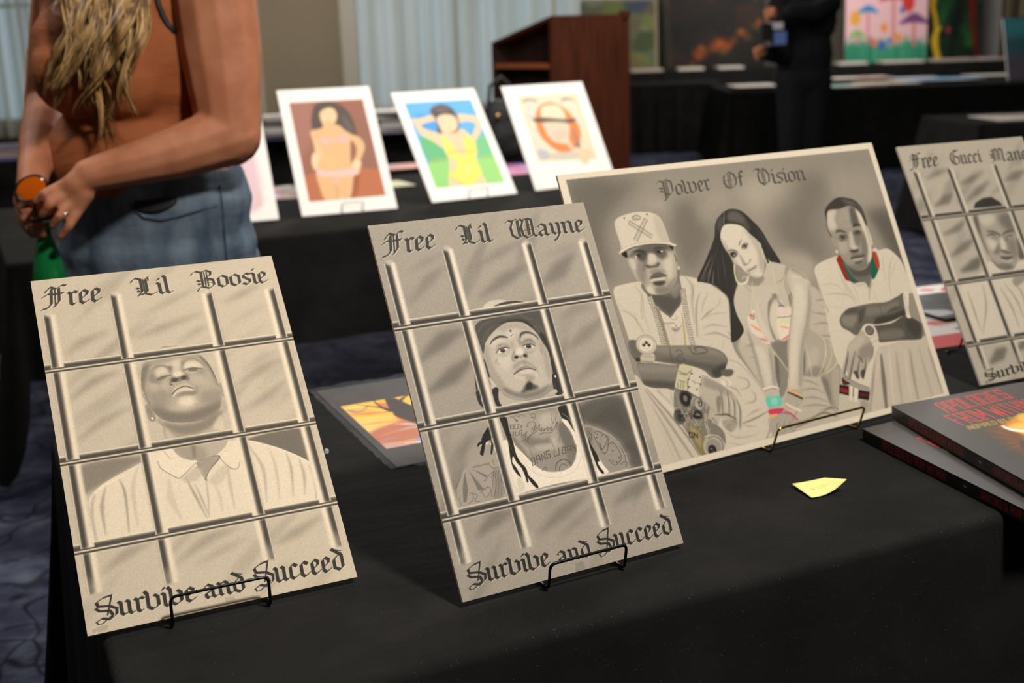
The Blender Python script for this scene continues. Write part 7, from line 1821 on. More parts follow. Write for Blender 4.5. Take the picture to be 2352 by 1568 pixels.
PAGES = mat('book_pages', lin(225, 215, 195), .8); bump(PAGES, 300, .5, .001, 1, (.02, .02, 1))
PAPER = mat('plain_paper', lin(235, 230, 220), .7)
PLASTIC = mat('clear_sleeve', (.9, .92, .94), .3, 0, .12, Alpha=.035); bump(PLASTIC, 14, .5, .01, 3)

# ---------------------------------------------------------------- mesh helpers
def mesh(name, vs, fs, mats, parent=None, smooth=False, uv=None, mi=None):
    me = bpy.data.meshes.new(name); me.from_pydata([tuple(v) for v in vs], [], fs); me.update()
    for m in (mats if isinstance(mats, (list, tuple)) else [mats]): me.materials.append(m)
    if mi: me.polygons.foreach_set('material_index', mi)
    if smooth: me.polygons.foreach_set('use_smooth', [True]*len(me.polygons))
    if uv:
        l = me.uv_layers.new(name='UVMap')
        for p in me.polygons:
            for k, li in enumerate(p.loop_indices): l.data[li].uv = uv[p.index][k] if uv[p.index] else (0, 0)
    o = bpy.data.objects.new(name, me); C.objects.link(o)
    if parent: o.parent = parent
    return o
def tag(o, label=None, cat=None, group=None, kind=None):
    for k, v in (('label', label), ('category', cat), ('group', group), ('kind', kind)):
        if v: o[k] = v
    return o
def empty(name, loc=(0, 0, 0), rz=0, label=None, cat=None, group=None):
    o = bpy.data.objects.new(name, None); C.objects.link(o); o.location = loc; o.rotation_euler = (0, 0, rz); o.empty_display_size = .05
    return tag(o, label, cat, group)
class MB:
    def __init__(s): s.v, s.f = [], []
    def add(s, vs, fs):
        n = len(s.v); s.v += [Vector(v) for v in vs]; s.f += [tuple(i+n for i in f) for f in fs]; return s
    def box(s, o, a, b, c):
        o, a, b, c = map(Vector, (o, a, b, c)); vs = [o, o+a, o+a+b, o+b, o+c, o+a+c, o+a+b+c, o+b+c]
        return s.add(vs, [(0, 3, 2, 1), (4, 5, 6, 7), (0, 1, 5, 4), (1, 2, 6, 5), (2, 3, 7, 6), (3, 0, 4, 7)])
    def cube(s, x0, y0, z0, x1, y1, z1): return s.box((x0, y0, z0), (x1-x0, 0, 0), (0, y1-y0, 0), (0, 0, z1-z0))
    def tube(s, pts, r, n=8, closed=False, flat=1.):
        pts = [Vector(p) for p in pts]; m = len(pts); rs = r if isinstance(r, (list, tuple)) else [r]*m
        if len(rs) != m: rs = list(np.interp(np.linspace(0, 1, m), np.linspace(0, 1, len(rs)), rs))
        base = len(s.v); u = None
        for i in range(m):
            a = pts[i-1] if i or closed else pts[0]; b = pts[(i+1) % m] if i < m-1 or closed else pts[-1]
            t = (b-a).normalized()
            if u is None: u = t.orthogonal().normalized()
            u = (u-t*u.dot(t)); u = u.normalized() if u.length > 1e-6 else t.orthogonal().normalized()
            w = t.cross(u)
            for k in range(n):
                g = 2*PI*k/n; s.v.append(pts[i]+u*(rs[i]*math.cos(g))+w*(rs[i]*flat*math.sin(g)))
        for i in range(m if closed else m-1):
            for k in range(n):
                j, k2 = (i+1) % m, (k+1) % n; s.f.append((base+i*n+k, base+i*n+k2, base+j*n+k2, base+j*n+k))
        if not closed: s.f.append(tuple(base+k for k in range(n))[::-1]); s.f.append(tuple(base+(m-1)*n+k for k in range(n)))
        return s
    def lathe(s, prof, n=24, loc=(0, 0, 0), M=None):
        base = len(s.v); M = M or Matrix.Identity(3); loc = Vector(loc)
        for r, z in prof:
            for k in range(n): s.v.append(loc+M@Vector((r*math.cos(2*PI*k/n), r*math.sin(2*PI*k/n), z)))
        for i in range(len(prof)-1):
            for k in range(n): s.f.append((base+i*n+k, base+i*n+(k+1) % n, base+(i+1)*n+(k+1) % n, base+(i+1)*n+k))
        s.f.append(tuple(base+k for k in range(n))[::-1]); s.f.append(tuple(base+(len(prof)-1)*n+k for k in range(n))); return s
    def capsule(s, p0, r0, p1, r1, n=12):
        p0, p1 = Vector(p0), Vector(p1); t = (p1-p0); L = t.length or 1e-6; t = t/L if L > 1e-5 else Vector((0, 0, 1))
        pts, rs = [], []
        for k in range(5): g = PI/2*(1-k/4); pts.append(p0-t*(r0*math.sin(g))); rs.append(max(r0*math.cos(g), r0*.05))
        for k in range(5): g = PI/2*k/4; pts.append(p1+t*(r1*math.sin(g))); rs.append(max(r1*math.cos(g), r1*.05))
        return s.tube(pts, rs, n)
    def ball(s, c, rx, ry, rz, R=None, n=16):
        c = Vector(c); R = R or Matrix.Identity(3); base = len(s.v); m = n//2
        for i in range(m+1):
            a = PI*i/m
            for k in range(n):
                b = 2*PI*k/n; q = max(math.sin(a), .02); s.v.append(c+R@Vector((rx*q*math.cos(b), ry*q*math.sin(b), -rz*math.cos(a))))
        for i in range(m):
            for k in range(n): s.f.append((base+i*n+k, base+i*n+(k+1) % n, base+(i+1)*n+(k+1) % n, base+(i+1)*n+k))
        s.f.append(tuple(base+k for k in range(n))[::-1]); s.f.append(tuple(base+m*n+k for k in range(n))); return s
    def build(s, name, m, parent=None, smooth=False): return mesh(name, s.v, s.f, m, parent, smooth)
def fillet(pts, r, n=4):
    pts = [Vector(p) for p in pts]; out = [pts[0]]
    for a, b, c in zip(pts, pts[1:], pts[2:]):
        u, v = (a-b), (c-b); d = min(r, u.length*.45, v.length*.45); p, q = b+u.normalized()*d, b+v.normalized()*d
        for i in range(n+1):
            t = i/n; out.append(p*(1-t)**2+b*(2*t*(1-t))+q*t*t)
    return out+[pts[-1]]
def fused(name, mb, voxel, m, parent=None, smooth=3, keep=None, z_noise=None):
    """one continuous skin over all the volumes in mb"""
    tmp = mesh('tmp', mb.v, mb.f, m); r = tmp.modifiers.new('r', 'REMESH'); r.mode = 'VOXEL'; r.voxel_size = voxel
    if smooth: k = tmp.modifiers.new('s', 'SMOOTH'); k.factor = .5; k.iterations = smooth
    dg = bpy.context.evaluated_depsgraph_get(); me = bpy.data.meshes.new_from_object(tmp.evaluated_get(dg)); bpy.data.objects.remove(tmp)
    if keep:
        b = bmesh.new(); b.from_mesh(me); bmesh.ops.delete(b, geom=[v for v in b.verts if not keep(v.co)], context='VERTS'); b.to_mesh(me); b.free()
    me.name = name; me.polygons.foreach_set('use_smooth', [True]*len(me.polygons)); o = bpy.data.objects.new(name, me); C.objects.link(o)
    if not me.materials: me.materials.append(m)
    if parent: o.parent = parent
    return o

# ---------------------------------------------------------------- the room
FLOOR = mat('carpet', lin(44, 48, 66), .95, 0, .1)
N, L, B = nodes(FLOOR)
tc = N.new('ShaderNodeTexCoord'); n1 = N.new('ShaderNodeTexNoise'); n1.inputs['Scale'].default_value = 5; n1.inputs['Detail'].default_value = 8; n1.inputs['Roughness'].default_value = .7
r1 = N.new('ShaderNodeValToRGB'); e = r1.color_ramp.elements; e[0].position = .32; e[0].color = (*lin(34, 36, 50), 1); e[1].position = .68; e[1].color = (*lin(92, 97, 112), 1); q = e.new(.5); q.color = (*lin(54, 57, 74), 1)
vo = N.new('ShaderNodeTexVoronoi'); vo.feature = 'DISTANCE_TO_EDGE'; vo.inputs['Scale'].default_value = 4.2; vo.inputs['Randomness'].default_value = 1
r2 = N.new('ShaderNodeValToRGB'); e = r2.color_ramp.elements; e[0].position = .012; e[0].color = (.30, .30, .34, 1); e[1].position = .045; e[1].color = (1, 1, 1, 1)
mx = N.new('ShaderNodeMix'); mx.data_type = 'RGBA'; mx.blend_type = 'MULTIPLY'; mx.inputs['Factor'].default_value = 1
n3 = N.new('ShaderNodeTexNoise'); n3.inputs['Scale'].default_value = 3; vm = N.new('ShaderNodeVectorMath'); vm.operation = 'MULTIPLY_ADD'; vm.inputs[1].default_value = (.6, .6, .6)
L.new(tc.outputs['Object'], n1.inputs['Vector']); L.new(tc.outputs['Object'], n3.inputs['Vector']); L.new(n3.outputs['Color'], vm.inputs[0]); L.new(tc.outputs['Object'], vm.inputs[2]); L.new(vm.outputs[0], vo.inputs['Vector'])
L.new(n1.outputs['Fac'], r1.inputs[0]); L.new(vo.outputs['Distance'], r2.inputs[0]); L.new(r1.outputs[0], mx.inputs['A']); L.new(r2.outputs[0], mx.inputs['B']); L.new(mx.outputs['Result'], B.inputs['Base Color'])
bump(FLOOR, 400, .4, .003, 2)
YE = 18.5
tag(mesh('floor', [(-9, -3, 0), (12, -3, 0), (12, YE, 0), (-9, YE, 0)], [(0, 1, 2, 3)], FLOOR), kind='structure')
WALL = mat('beige_wall', lin(150, 136, 114), .9, 0, .2); bump(WALL, 60, .1, .002)
WALLW = mat('pale_wall', lin(196, 186, 170), .9, 0, .2); bump(WALLW, 60, .1, .002)
tag(mesh('wall_side_left', [(-8.9, -3, 0), (-8.9, YE, 0), (-8.9, YE, 3.4), (-8.9, -3, 3.4)], [(0, 1, 2, 3)], WALL), kind='structure')
tag(mesh('wall_side_right', [(11.8, -3, 0), (11.8, YE, 0), (11.8, YE, 3.4), (11.8, -3, 3.4)], [(3, 2, 1, 0)], WALL), kind='structure')
tag(mesh('ceiling', [(-9, -3, 3.4), (12, -3, 3.4), (12, YE, 3.4), (-9, YE, 3.4)], [(3, 2, 1, 0)], mat('ceiling_white', lin(200, 196, 188), .9, 0, .2)), kind='structure')
TRIM = mat('pale_trim', lin(190, 182, 168), .6)
YW, HC = 18.4, 3.4                     # window wall and ceiling height
xw = lambda px: at(px, 150, YW).x
def wall_piece(name, x0, x1, y, z0=0, z1=HC, t=.15, m=WALL): return tag(MB().cube(x0, y, z0, x1, y+t, z1).build(name, m), kind='structure')
SKY = bpy.data.materials.new('daylight'); SKY.use_nodes = True; SKY.node_tree.nodes.remove(SKY.node_tree.nodes['Principled BSDF']); em = SKY.node_tree.nodes.new('ShaderNodeEmission')
em.inputs[0].default_value = (.62, .84, 1.0, 1); em.inputs[1].default_value = .8; SKY.node_tree.links.new(em.outputs[0], SKY.node_tree.nodes['Material Output'].inputs[0])
GLASS = mat('window_glass', (1, 1, 1), .05, 0, .5, Alpha=.12)
wx = [-8.9, xw(-140), xw(150), xw(822), xw(1502)]
wall_piece('wall_left', wx[0], wx[1], YW); wall_piece('wall_center', wx[2], wx[3], YW)
for i, (a, b) in enumerate(((wx[1], wx[2]), (wx[3], wx[4]))):
    wall_piece('wall_sill_%d' % (i+1), a, b, YW, 0, .25); wall_piece('wall_lintel_%d' % (i+1), a, b, YW, 3.1, HC)
    w = tag(empty('window_%d' % (i+1), ((a+b)/2, YW+.1, .25)), kind='structure'); hw = (b-a)/2
    g = MB()
    for x in np.linspace(-hw, hw, 4): g.cube(x-.03, -.03, 0, x+.03, .03, 2.85)
    for z in (0, 1.7, 2.8): g.cube(-hw, -.03, z, hw, .03, z+.06)
    g.build('window_frame', TRIM, w); MB().cube(-hw, -.004, 0, hw, .004, 2.85).build('pane', GLASS, w)
    tag(mesh('window_daylight_%d' % (i+1), [(a-.6, YW+1.2, -.2), (b+.6, YW+1.2, -.2), (b+.6, YW+1.2, 3.6), (a-.6, YW+1.2, 3.6)], [(0, 1, 2, 3)], SKY), kind='structure')
wall_piece('wall_back', wx[4], 11.8, YW, m=mat('rear_wall', lin(96, 88, 78), .9))
tag(MB().cube(xw(790), YW-.12, 0, xw(826), YW, HC).build('trim_1', TRIM), kind='structure')
tag(MB().cube(xw(594), YW-.06, 0, xw(604), YW, HC).build('trim_2', TRIM), kind='structure')
p0, p1 = at(2252, 60, 18.3), at(2292, 60, 18.3)
tag(MB().cube(p0.x, 18.2, 0, p1.x, YW, HC).build('trim_3', mat('white_post', lin(215, 215, 215), .6)), kind='structure')
SHEER = bpy.data.materials.new('sheer_curtain'); SHEER.use_nodes = True; N, L = SHEER.node_tree.nodes, SHEER.node_tree.links; N.remove(N['Principled BSDF'])
tr, df, tl, m1, m2 = N.new('ShaderNodeBsdfTransparent'), N.new('ShaderNodeBsdfDiffuse'), N.new('ShaderNodeBsdfTranslucent'), N.new('ShaderNodeMixShader'), N.new('ShaderNodeMixShader')
df.inputs[0].default_value = (*lin(226, 218, 198), 1); tl.inputs[0].default_value = (*lin(226, 222, 206), 1); m1.inputs[0].default_value = .5; m2.inputs[0].default_value = .78
L.new(df.outputs[0], m1.inputs[1]); L.new(tl.outputs[0], m1.inputs[2]); _tc, _mp, _nz, _mr = N.new('ShaderNodeTexCoord'), N.new('ShaderNodeMapping'), N.new('ShaderNodeTexNoise'), N.new('ShaderNodeMapRange'); _mp.inputs['Scale'].default_value = (2.6, .1, .02); _nz.inputs['Detail'].default_value = 2
_mr.inputs['From Min'].default_value = .36; _mr.inputs['From Max'].default_value = .64; _mr.inputs['To Min'].default_value = .52; _mr.inputs['To Max'].default_value = .95
L.new(_tc.outputs['Object'], _mp.inputs[0]); L.new(_mp.outputs[0], _nz.inputs['Vector']); L.new(_nz.outputs['Fac'], _mr.inputs[0]); L.new(_mr.outputs[0], m2.inputs[0]); L.new(tr.outputs[0], m2.inputs[1]); L.new(m1.outputs[0], m2.inputs[2]); L.new(m2.outputs[0], N['Material Output'].inputs[0])
def curtain(x0, x1, y, z0, z1, folds, amp, seed, m, label, name='curtain'):
    R = random.Random(seed); n = int(folds*14); vs, fs = [], []; ph = [R.uniform(-.6, .6) for _ in range(int(folds)+2)]
    for i in range(n+1):
        t = i/n*folds; k = int(t); pv = ph[k]*(1-(t-k))+ph[k+1]*(t-k); x = x0+(x1-x0)*i/n
        for j in range(5):
            z = z1+(z0-z1)*j/4; vs.append((x+.03*math.sin(2*PI*t+pv), y+amp*math.sin(2*PI*t+pv*2)*(.5+.5*j/4), z))
    for i in range(n):
        for j in range(4): fs.append((i*5+j, (i+1)*5+j, (i+1)*5+j+1, i*5+j+1))
    return tag(mesh(name, vs, fs, m, smooth=True), label, 'curtain')
curtain(xw(-130), xw(112), YW-.2, .06, 3.25, 6, .10, 1, SHEER, 'sheer white curtain over the bright window behind the woman')
curtain(xw(826), xw(1500), YW-.2, .06, 3.25, 15, .11, 2, SHEER, 'sheer white curtain over the bright window behind the lectern')
STRIPED = mat('striped_drape', lin(176, 160, 132), .9)
curtain(at(2298, 60, 18.3).x, at(2520, 60, 18.3).x, 18.32, .05, 3.2, 9, .06, 3, STRIPED, 'beige pleated drape at the far right of the hall beside a white post')

# ---------------------------------------------------------------- tables under black cloths
FOLD = mat('table_plastic', lin(170, 165, 155), .6); LEGM = mat('table_leg_metal', lin(90, 90, 92), .4, .8)
def tablecloth(corner, ang, Lx, D, ztop, hem, seed, label, fold=.025, nf=26, corner_hang=0., flare=.05, mtl=None, hem_back=None):
    """cloth over a table whose front left corner is `corner`; x' runs along the front edge, y' away from the viewer"""
    R = random.Random(seed); rc = .025; per = []
    def seg(a, b, n, nx, ny):
        for i in range(n): t = i/n; per.append((a[0]+(b[0]-a[0])*t, a[1]+(b[1]-a[1])*t, nx, ny, 0.))
    def arc(cx, cy, a0):
        for i in range(9): g = a0+PI/2*i/9; per.append((cx+rc*math.cos(g), cy+rc*math.sin(g), math.cos(g), math.sin(g), math.sin(PI*i/9)))
    nx_, ny_ = int(Lx*46), int(D*46)
    seg((rc, 0), (Lx-rc, 0), nx_, 0, -1); arc(Lx-rc, rc, -PI/2); seg((Lx, rc), (Lx, D-rc), ny_, 1, 0); arc(Lx-rc, D-rc, 0)
    seg((Lx-rc, D), (rc, D), nx_, 0, 1); arc(rc, D-rc, PI/2); seg((0, D-rc), (0, rc), ny_, -1, 0); arc(rc, rc, PI)
    n = len(per); f1, f2, p1, p2 = nf, int(nf*1.7)+1, R.uniform(0, 6), R.uniform(0, 6); vs, fs = [], []
    drop = ztop-hem
    rings = [('t', .46), ('t', .3), ('t', .15), ('t', .04)]+[('r', g) for g in (0, .35, .7, 1.)]+[('d', d) for d in np.linspace(.04, 1, 12)]
    er = .012
    for kind, q in rings:
        for i, (x, y, nx, ny, cw) in enumerate(per):
            s = 2*PI*i/n
            if kind == 't': d = -min(q*D, D*.48); px, py = x, y; px = min(max(x+nx*d, D*q if False else x+nx*d), 1e9); vs.append((min(max(px, 0), Lx), min(max(y+ny*d, 0), D), ztop))
            elif kind == 'r': g = q*PI/2; vs.append((x+nx*er*(math.sin(g)-1+.0), y+ny*er*(math.sin(g)-1), ztop-er*(1-math.cos(g))))
            else:
                w = q**.8*(fold*(math.sin(f1*s+p1)+.6*math.sin(f2*s+p2)+.4*math.sin(f1*.37*s))); o = max(w*.7+flare*q+cw*.10*q**1.1+fold*.9*q, .0)
                dq = drop if hem_back is None or ny < .7 else ztop-hem_back; vs.append((x+nx*o, y+ny*o, ztop-er-(dq-er)*q-(cw*corner_hang*q if ny <= 0 else 0)))
    # keep the top rings as nested rectangles
    for k, (kind, q) in enumerate(rings[:4]):
        d = q*D
        for i, (x, y, nx, ny, cw) in enumerate(per): vs[k*n+i] = (d+(Lx-2*d)*x/Lx, d+(D-2*d)*y/D, ztop)
    for k in range(len(rings)-1):
        for i in range(n): j = (i+1) % n; fs.append((k*n+i, k*n+j, (k+1)*n+j, (k+1)*n+i)[::-1])
    fs.append(tuple(range(n)))
    o = mesh('tablecloth', vs, fs, mtl or BLACK_CLOTH, smooth=True); o.location = (corner[0], corner[1], 0); o.rotation_euler = (0, 0, ang)
    return tag(o, label, 'tablecloth')
def folding_table(corner, ang, Lx, D, ztop, label):
    t = empty('folding_table', (corner[0], corner[1], 0), ang, label, 'table'); i = .02
    MB().cube(i, i, ztop-.045, Lx-i, D-i, ztop-.004).build('tabletop', FOLD, t)
    for x in (.2, Lx-.2):
        for y in (.12, D-.12): MB().tube([(x, y, ztop-.045), (x, y, .0)], .014, 10).build('leg', LEGM, t)
    return t
A1 = math.radians(24.4); TZ = .745
E1, F1 = Vector((math.cos(A1), math.sin(A1), 0)), Vector((math.sin(A1), -math.cos(A1), 0))     # along the table, towards the viewer
P1 = on(112, 1000, TZ); c1 = P1+F1*.97; c1.z = 0
tablecloth(c1, A1, 2.75, .97, TZ, .02, 1, 'black cloth on the nearest table, under the pencil drawings', .010, 30, flare=.035)
folding_table(c1, A1, 2.75, .97, TZ, 'folding table under the nearest black cloth')
A2 = math.radians(25); E2 = Vector((math.cos(A2), math.sin(A2), 0)); N2 = Vector((-math.sin(A2), math.cos(A2), 0)); c2 = Vector((-1.48, 3.41, 0))
tablecloth(c2, A2, 2.45, 1.35, TZ, .39, 2, 'short black cloth on the table of matted colour prints, its corner hanging low', .012, 22, corner_hang=.3, flare=.03, hem_back=.69)
folding_table(c2, A2, 2.45, 1.35, TZ, 'folding table under the short black cloth of the matted prints')
A3 = math.radians(13); c3 = Vector((-3.7, 7.28, 0))
tablecloth(c3, A3, 3.9, .75, TZ, .03, 3, 'black cloth on the table stacked with magazines, under the beige wall', .02, 34)
folding_table(c3, A3, 3.9, .75, TZ, 'folding table under the cloth below the beige wall')
c4 = Vector((at(1400, 100, 17).x, 17.0, 0)); L4 = at(2480, 100, 17).x-c4.x
tablecloth(c4, 0, L4, .8, TZ, .03, 4, 'long black cloth on the far table under the leaning canvases', .02, 60)
folding_table(c4, 0, L4, .8, TZ, 'long folding table under the leaning canvases')
c5 = Vector((at(1676, 200, 11.2).x, 11.2, 0))
tablecloth(c5, math.radians(-2), 3.6, 1.5, TZ, .03, 5, 'black cloth on the middle table behind the person in black', .02, 36)
folding_table(c5, math.radians(-2), 3.6, 1.5, TZ, 'folding table behind the person in black')
c7 = Vector((at(1440, 200, 13.2).x, 13.2, 0))
tablecloth(c7, 0, at(1664, 200, 13.2).x-c7.x, .6, TZ, .02, 7, 'bare black cloth on the table between the lectern and the person in black', .025, 22)
folding_table(c7, 0, at(1664, 200, 13.2).x-c7.x, .6, TZ, 'folding table between the lectern and the person in black')
c6 = Vector((on(2245, 285, TZ).x, on(2245, 285, TZ).y, 0))
tablecloth(c6, math.radians(6), 1.8, .75, TZ, .03, 6, 'black cloth on the table at the right edge, past the framed group drawing', .015, 24)
folding_table(c6, math.radians(6), 1.8, .75, TZ, 'folding table at the right edge of the view')

# ---------------------------------------------------------------- boards on wire easels
def board(name, pos, yaw, tilt, w, h, front, edge, label, cat, group=None, t=.004):
    """origin at the lower left corner of the face; local x along the foot, z up the face, y behind"""
    o = mesh(name, [(0, 0, 0), (w, 0, 0), (w, 0, h), (0, 0, h), (0, t, 0), (w, t, 0), (w, t, h), (0, t, h)],
             [(0, 1, 2, 3), (5, 4, 7, 6), (0, 4, 5, 1), (1, 5, 6, 2), (2, 6, 7, 3), (3, 7, 4, 0)], [front, edge],
             uv=[[(0, 0), (1, 0), (1, 1), (0, 1)], None, None, None, None, None], mi=[0, 1, 1, 1, 1, 1])
    o.matrix_world = Matrix.Translation(pos)@Matrix.Rotation(yaw, 4, 'Z')@Matrix.Rotation(-tilt, 4, 'X')
    return tag(o, label, cat, group)
def easel(pos, yaw, tilt, s0, s1, up, lean, wire, r, label, back=.24, t=.004, group=None):
    """plate easel: two feet running under the board to a front lip, and a loop behind the board with a strut"""
    root = empty('wire_easel', (pos[0], pos[1], TZ+.001), yaw, label, 'easel', group); z0 = pos[2]-TZ-.001
    ct, st = math.cos(tilt), math.sin(tilt); f = -.012; ts = t/ct+r*1.3/ct+.001
    lip = fillet([(s0, ts+.03, r), (s0, f, r), (s0, f-lean, up), (s1, f-lean, up), (s1, f, r), (s1, ts+.03, r)], .008, 5)
    MB().tube(lip, r, 8).build('front_lip', wire, root, True)
    k = lambda x, q: (x, ts+st*q, z0+ct*q)
    a, b = s0+.012, s1-.012
    loop = fillet([(a, ts+.03, r), k(a, .012), k(a, back), k(b, back), k(b, .012), (b, ts+.03, r)], .012, 5)
    MB().tube(loop, r, 8).build('back_loop', wire, root, True)
    top = Vector(k((a+b)/2, back)); foot = Vector(((a+b)/2, top.y+.07, r))
    MB().tube(fillet([(a+.01, foot.y-.01, r), (a+.01, foot.y, r), foot, top], .01), r, 8).build('rear_strut', wire, root, True)
    return root
def artwork(key, w, h, ground, tint, margin=None): return pic(key, draw(w, h, ground, tint, ART[key], margin))
zb = TZ+.008
boards = [('pencil_drawing', 'polo_portrait', (760, 1158, 182, (1, .92, .80)), (-.4583, 1.1273), .4159, .7585, .296, .4512, (.086, .192), .037, .0, BLACK_WIRE, BOARD_EDGE,
           'pencil drawing of a man with lowered eyelids in a polo shirt behind cell bars', 'black wire easel holding the leftmost pencil drawing'),
          ('pencil_drawing', 'dreadlock_portrait', (760, 1154, 148, (1, .935, .84)), (-.0635, 1.1749), .473, .5188, .2941, .4464, (.101, .202), .034, .005, BLACK_WIRE, BOARD_EDGE,
           'pencil drawing of a tattooed man with dreadlocks and a cap behind cell bars', 'black wire easel holding the drawing of the man with dreadlocks'),
          ('group_drawing', 'group_portrait', (1200, 850, 215, (1, .935, .83), 222), (.1683, 1.5217), .5207, .4482, .6284, .4452, (.232, .407), .040, .012, BRASS_WIRE, WHITE_BOARD,
           'wide white-bordered pencil drawing of two men and a woman, titled Power Of Vision', 'brass wire easel holding the wide group drawing'),
          ('pencil_drawing', 'frowning_portrait', (600, 912, 172, (1, .94, .84)), (.7878, 1.8945), .3947, .5557, .295, .448, (.09, .2), .033, .008, BLACK_WIRE, BOARD_EDGE,
           'pencil drawing of a frowning man behind cell bars at the right edge', 'black wire easel holding the drawing at the right edge')]
for nm, key, art, (x, y), yaw, tilt, w, h, (s0, s1), up, lean, wire, edge, lb, le in boards:
    board(nm, (x, y, zb), yaw, tilt, w, h, artwork(key, *art), edge, lb, 'drawing')
    easel((x, y, zb), yaw, tilt, s0, s1, up, lean, wire, .0018, le)
mats = [('mat_a', (400, 600, 244, (1, .985, .96)), (-.7205, 4.1126), .3624, .6235, .3468, .5209, 'white-matted colour print of a woman in pink underwear against brown', 'pale wire easel under the print of the woman in pink'),
        ('mat_b', (400, 570, 244, (1, .985, .96)), (-.2774, 4.3549), .5102, .6922, .363, .506, 'white-matted colour print of a woman in a yellow swimsuit on a lawn', 'pale wire easel under the print of the woman in yellow'),
        ('mat_c', (440, 510, 244, (1, .985, .96)), (.1127, 4.591), .5578, .5332, .3959, .4558, 'white-matted print of a man in a white hat with a pipe in an orange oval', 'pale wire easel under the print of the man in a hat')]
for key, art, (x, y), yaw, tilt, w, h, lb, le in mats:
    board('matted_print', (x, y, zb), yaw, tilt, w, h, artwork(key, *art), WHITE_BOARD, lb, 'print', 'matted prints on easels')
    easel((x, y, zb), yaw, tilt, w*.4, w*.62, .045, .012, WIRE_PALE, .0022, le)
P = Paper(300, 440, 244, (1, .985, .96)); P.P('50 50 250 50 250 390 50 390', (214, 150, 120), sm=0); P.P('120 90 200 90 220 250 250 390 80 390 100 240', (226, 180, 150), b=6); P.P('150 210 250 200 250 390 140 390', (232, 200, 208), b=8)
d0 = on(641, 503, zb)-Vector((math.cos(.34), math.sin(.34), 0))*.33
board('matted_print', d0, .34, .6, .33, .5, pic('mat_d', P), WHITE_BOARD, 'white-matted print half hidden behind the woman in jeans', 'print', 'matted prints on easels')
easel(d0, .34, .6, .12, .21, .045, .012, WIRE_PALE, .0022, 'pale wire easel of the print half hidden by the woman')

# ---------------------------------------------------------------- books, note, sleeve prints on the nearest table
cover_art = pic('book_cover', draw(534, 720, 66, (1, .97, .95), ART['book']), .38, .5)
S = Paper(1440, 76, 15); RED = (150, 26, 22)
block(S, 'APOLOGIES FROM WITHIN', (192, 62), (4.75, 0), (0, -6.6), RED, 6.2, 1, .6, 2.3)
S.E(904, 38, 29, 29, 62, 1, 1.2); S.E(904, 38, 25, 25, 18, 1, 1); S.E(904, 38, 14, 5, 170, 1, 1, None, .2)
block(S, 'SANTONIO D. MURFF BEST', (1028, 56), (3.5, 0), (0, -5.2), RED, 4.8, 1, .6, 2.3)
spine_art = pic('book_spine', S, .4, .5)
def book(corner, v, label):
    """corner: head of the spine at table level; v: direction down the spine"""
    v = Vector((v[0], v[1], 0)).normalized(); u = Vector((-v.y, v.x, 0)); a = math.radians(4.2)
    M = Matrix(((u.x*math.cos(a), -v.x, -u.x*math.sin(a), corner[0]), (u.y*math.cos(a), -v.y, -u.y*math.sin(a), corner[1]), (math.sin(a), 0, math.cos(a), corner[2]), (0, 0, 0, 1)))
    root = empty('paperback_book', label=label, cat='book', group='stacked paperbacks'); root.matrix_world = M
    W, Hh, T, c = .267, .338, .0188, .0006                                # local x across the cover, -y down the spine
    b = [(0, 0, T), (W, 0, T), (W, -Hh, T), (0, -Hh, T), (0, 0, 0), (0, -Hh, 0), (W, 0, 0), (W, -Hh, 0), (W, 0, T-c), (W, -Hh, T-c), (W, 0, c), (W, -Hh, c), (c, 0, T-c), (c, -Hh, T-c), (c, 0, c), (c, -Hh, c)]
    mesh('cover', b, [(0, 3, 2, 1), (4, 5, 3, 0), (4, 6, 7, 5), (8, 9, 13, 12), (10, 14, 15, 11), (12, 13, 15, 14), (1, 2, 9, 8), (6, 10, 11, 7), (0, 1, 8, 12), (0, 12, 14, 4), (4, 14, 10, 6), (3, 13, 9, 2), (3, 5, 15, 13), (5, 7, 11, 15)],
         [cover_art, spine_art, BOOK_BLACK], root, uv=[[(0, 1), (0, 1-Hh/.36), (1, 1-Hh/.36), (1, 1)], [(0, 0), (Hh/.36, 0), (Hh/.36, 1), (0, 1)]]+[None]*12, mi=[0, 1]+[2]*12)
    MB().cube(c, -Hh+.001, c, W-.001, -.001, T-c).build('page_block', PAGES, root)
    return root
book((.5200, 1.6640, TZ+.0012), (.315, -.949), 'grey and black paperback with red lettering, lower of the two stacked')
book((.5720, 1.6940, TZ+.0255), (.208, -.978), 'grey and black paperback with a red title, lying on top of the other')
NOTE = Paper(160, 160, 236, (.97, .96, .60)); block(NOTE, '$ 120', (46, 96), (2.6, .2), (-.2, -3.2), (150, 150, 110), 2, .6, .6)
n0, n1, n2, n3 = on(1818, 1112, TZ+.004), on(1893, 1098, TZ+.012), on(1944, 1120, TZ+.006), on(1864, 1144, TZ+.002)
vs, fs, uv = [], [], []
for j in range(11):
    for i in range(11):
        s, t = i/10, j/10; p = (n0*(1-s)+n1*s)*(1-t)+(n3*(1-s)+n2*s)*t
        p.z += .010*s*s*t-.008*math.sin(PI*s)*(.2+.8*t)*.4+.005*max(0, s-.7)*t+.001; p.z = max(p.z, TZ+.0012); vs.append(p)
for j in range(10):
    for i in range(10): q = [(i, j), (i, j+1), (i+1, j+1), (i+1, j)]; fs.append([b*11+a for a, b in q]); uv.append([(a/10, 1-b/10) for a, b in q])
o = mesh('sticky_note', vs, fs, pic('note_paper', NOTE, .8, .2), smooth=True, uv=uv); k = o.modifiers.new('thickness', 'SOLIDIFY'); k.thickness = .0003
tag(o, 'yellow sticky note with a faint price, curling on the black cloth', 'note')
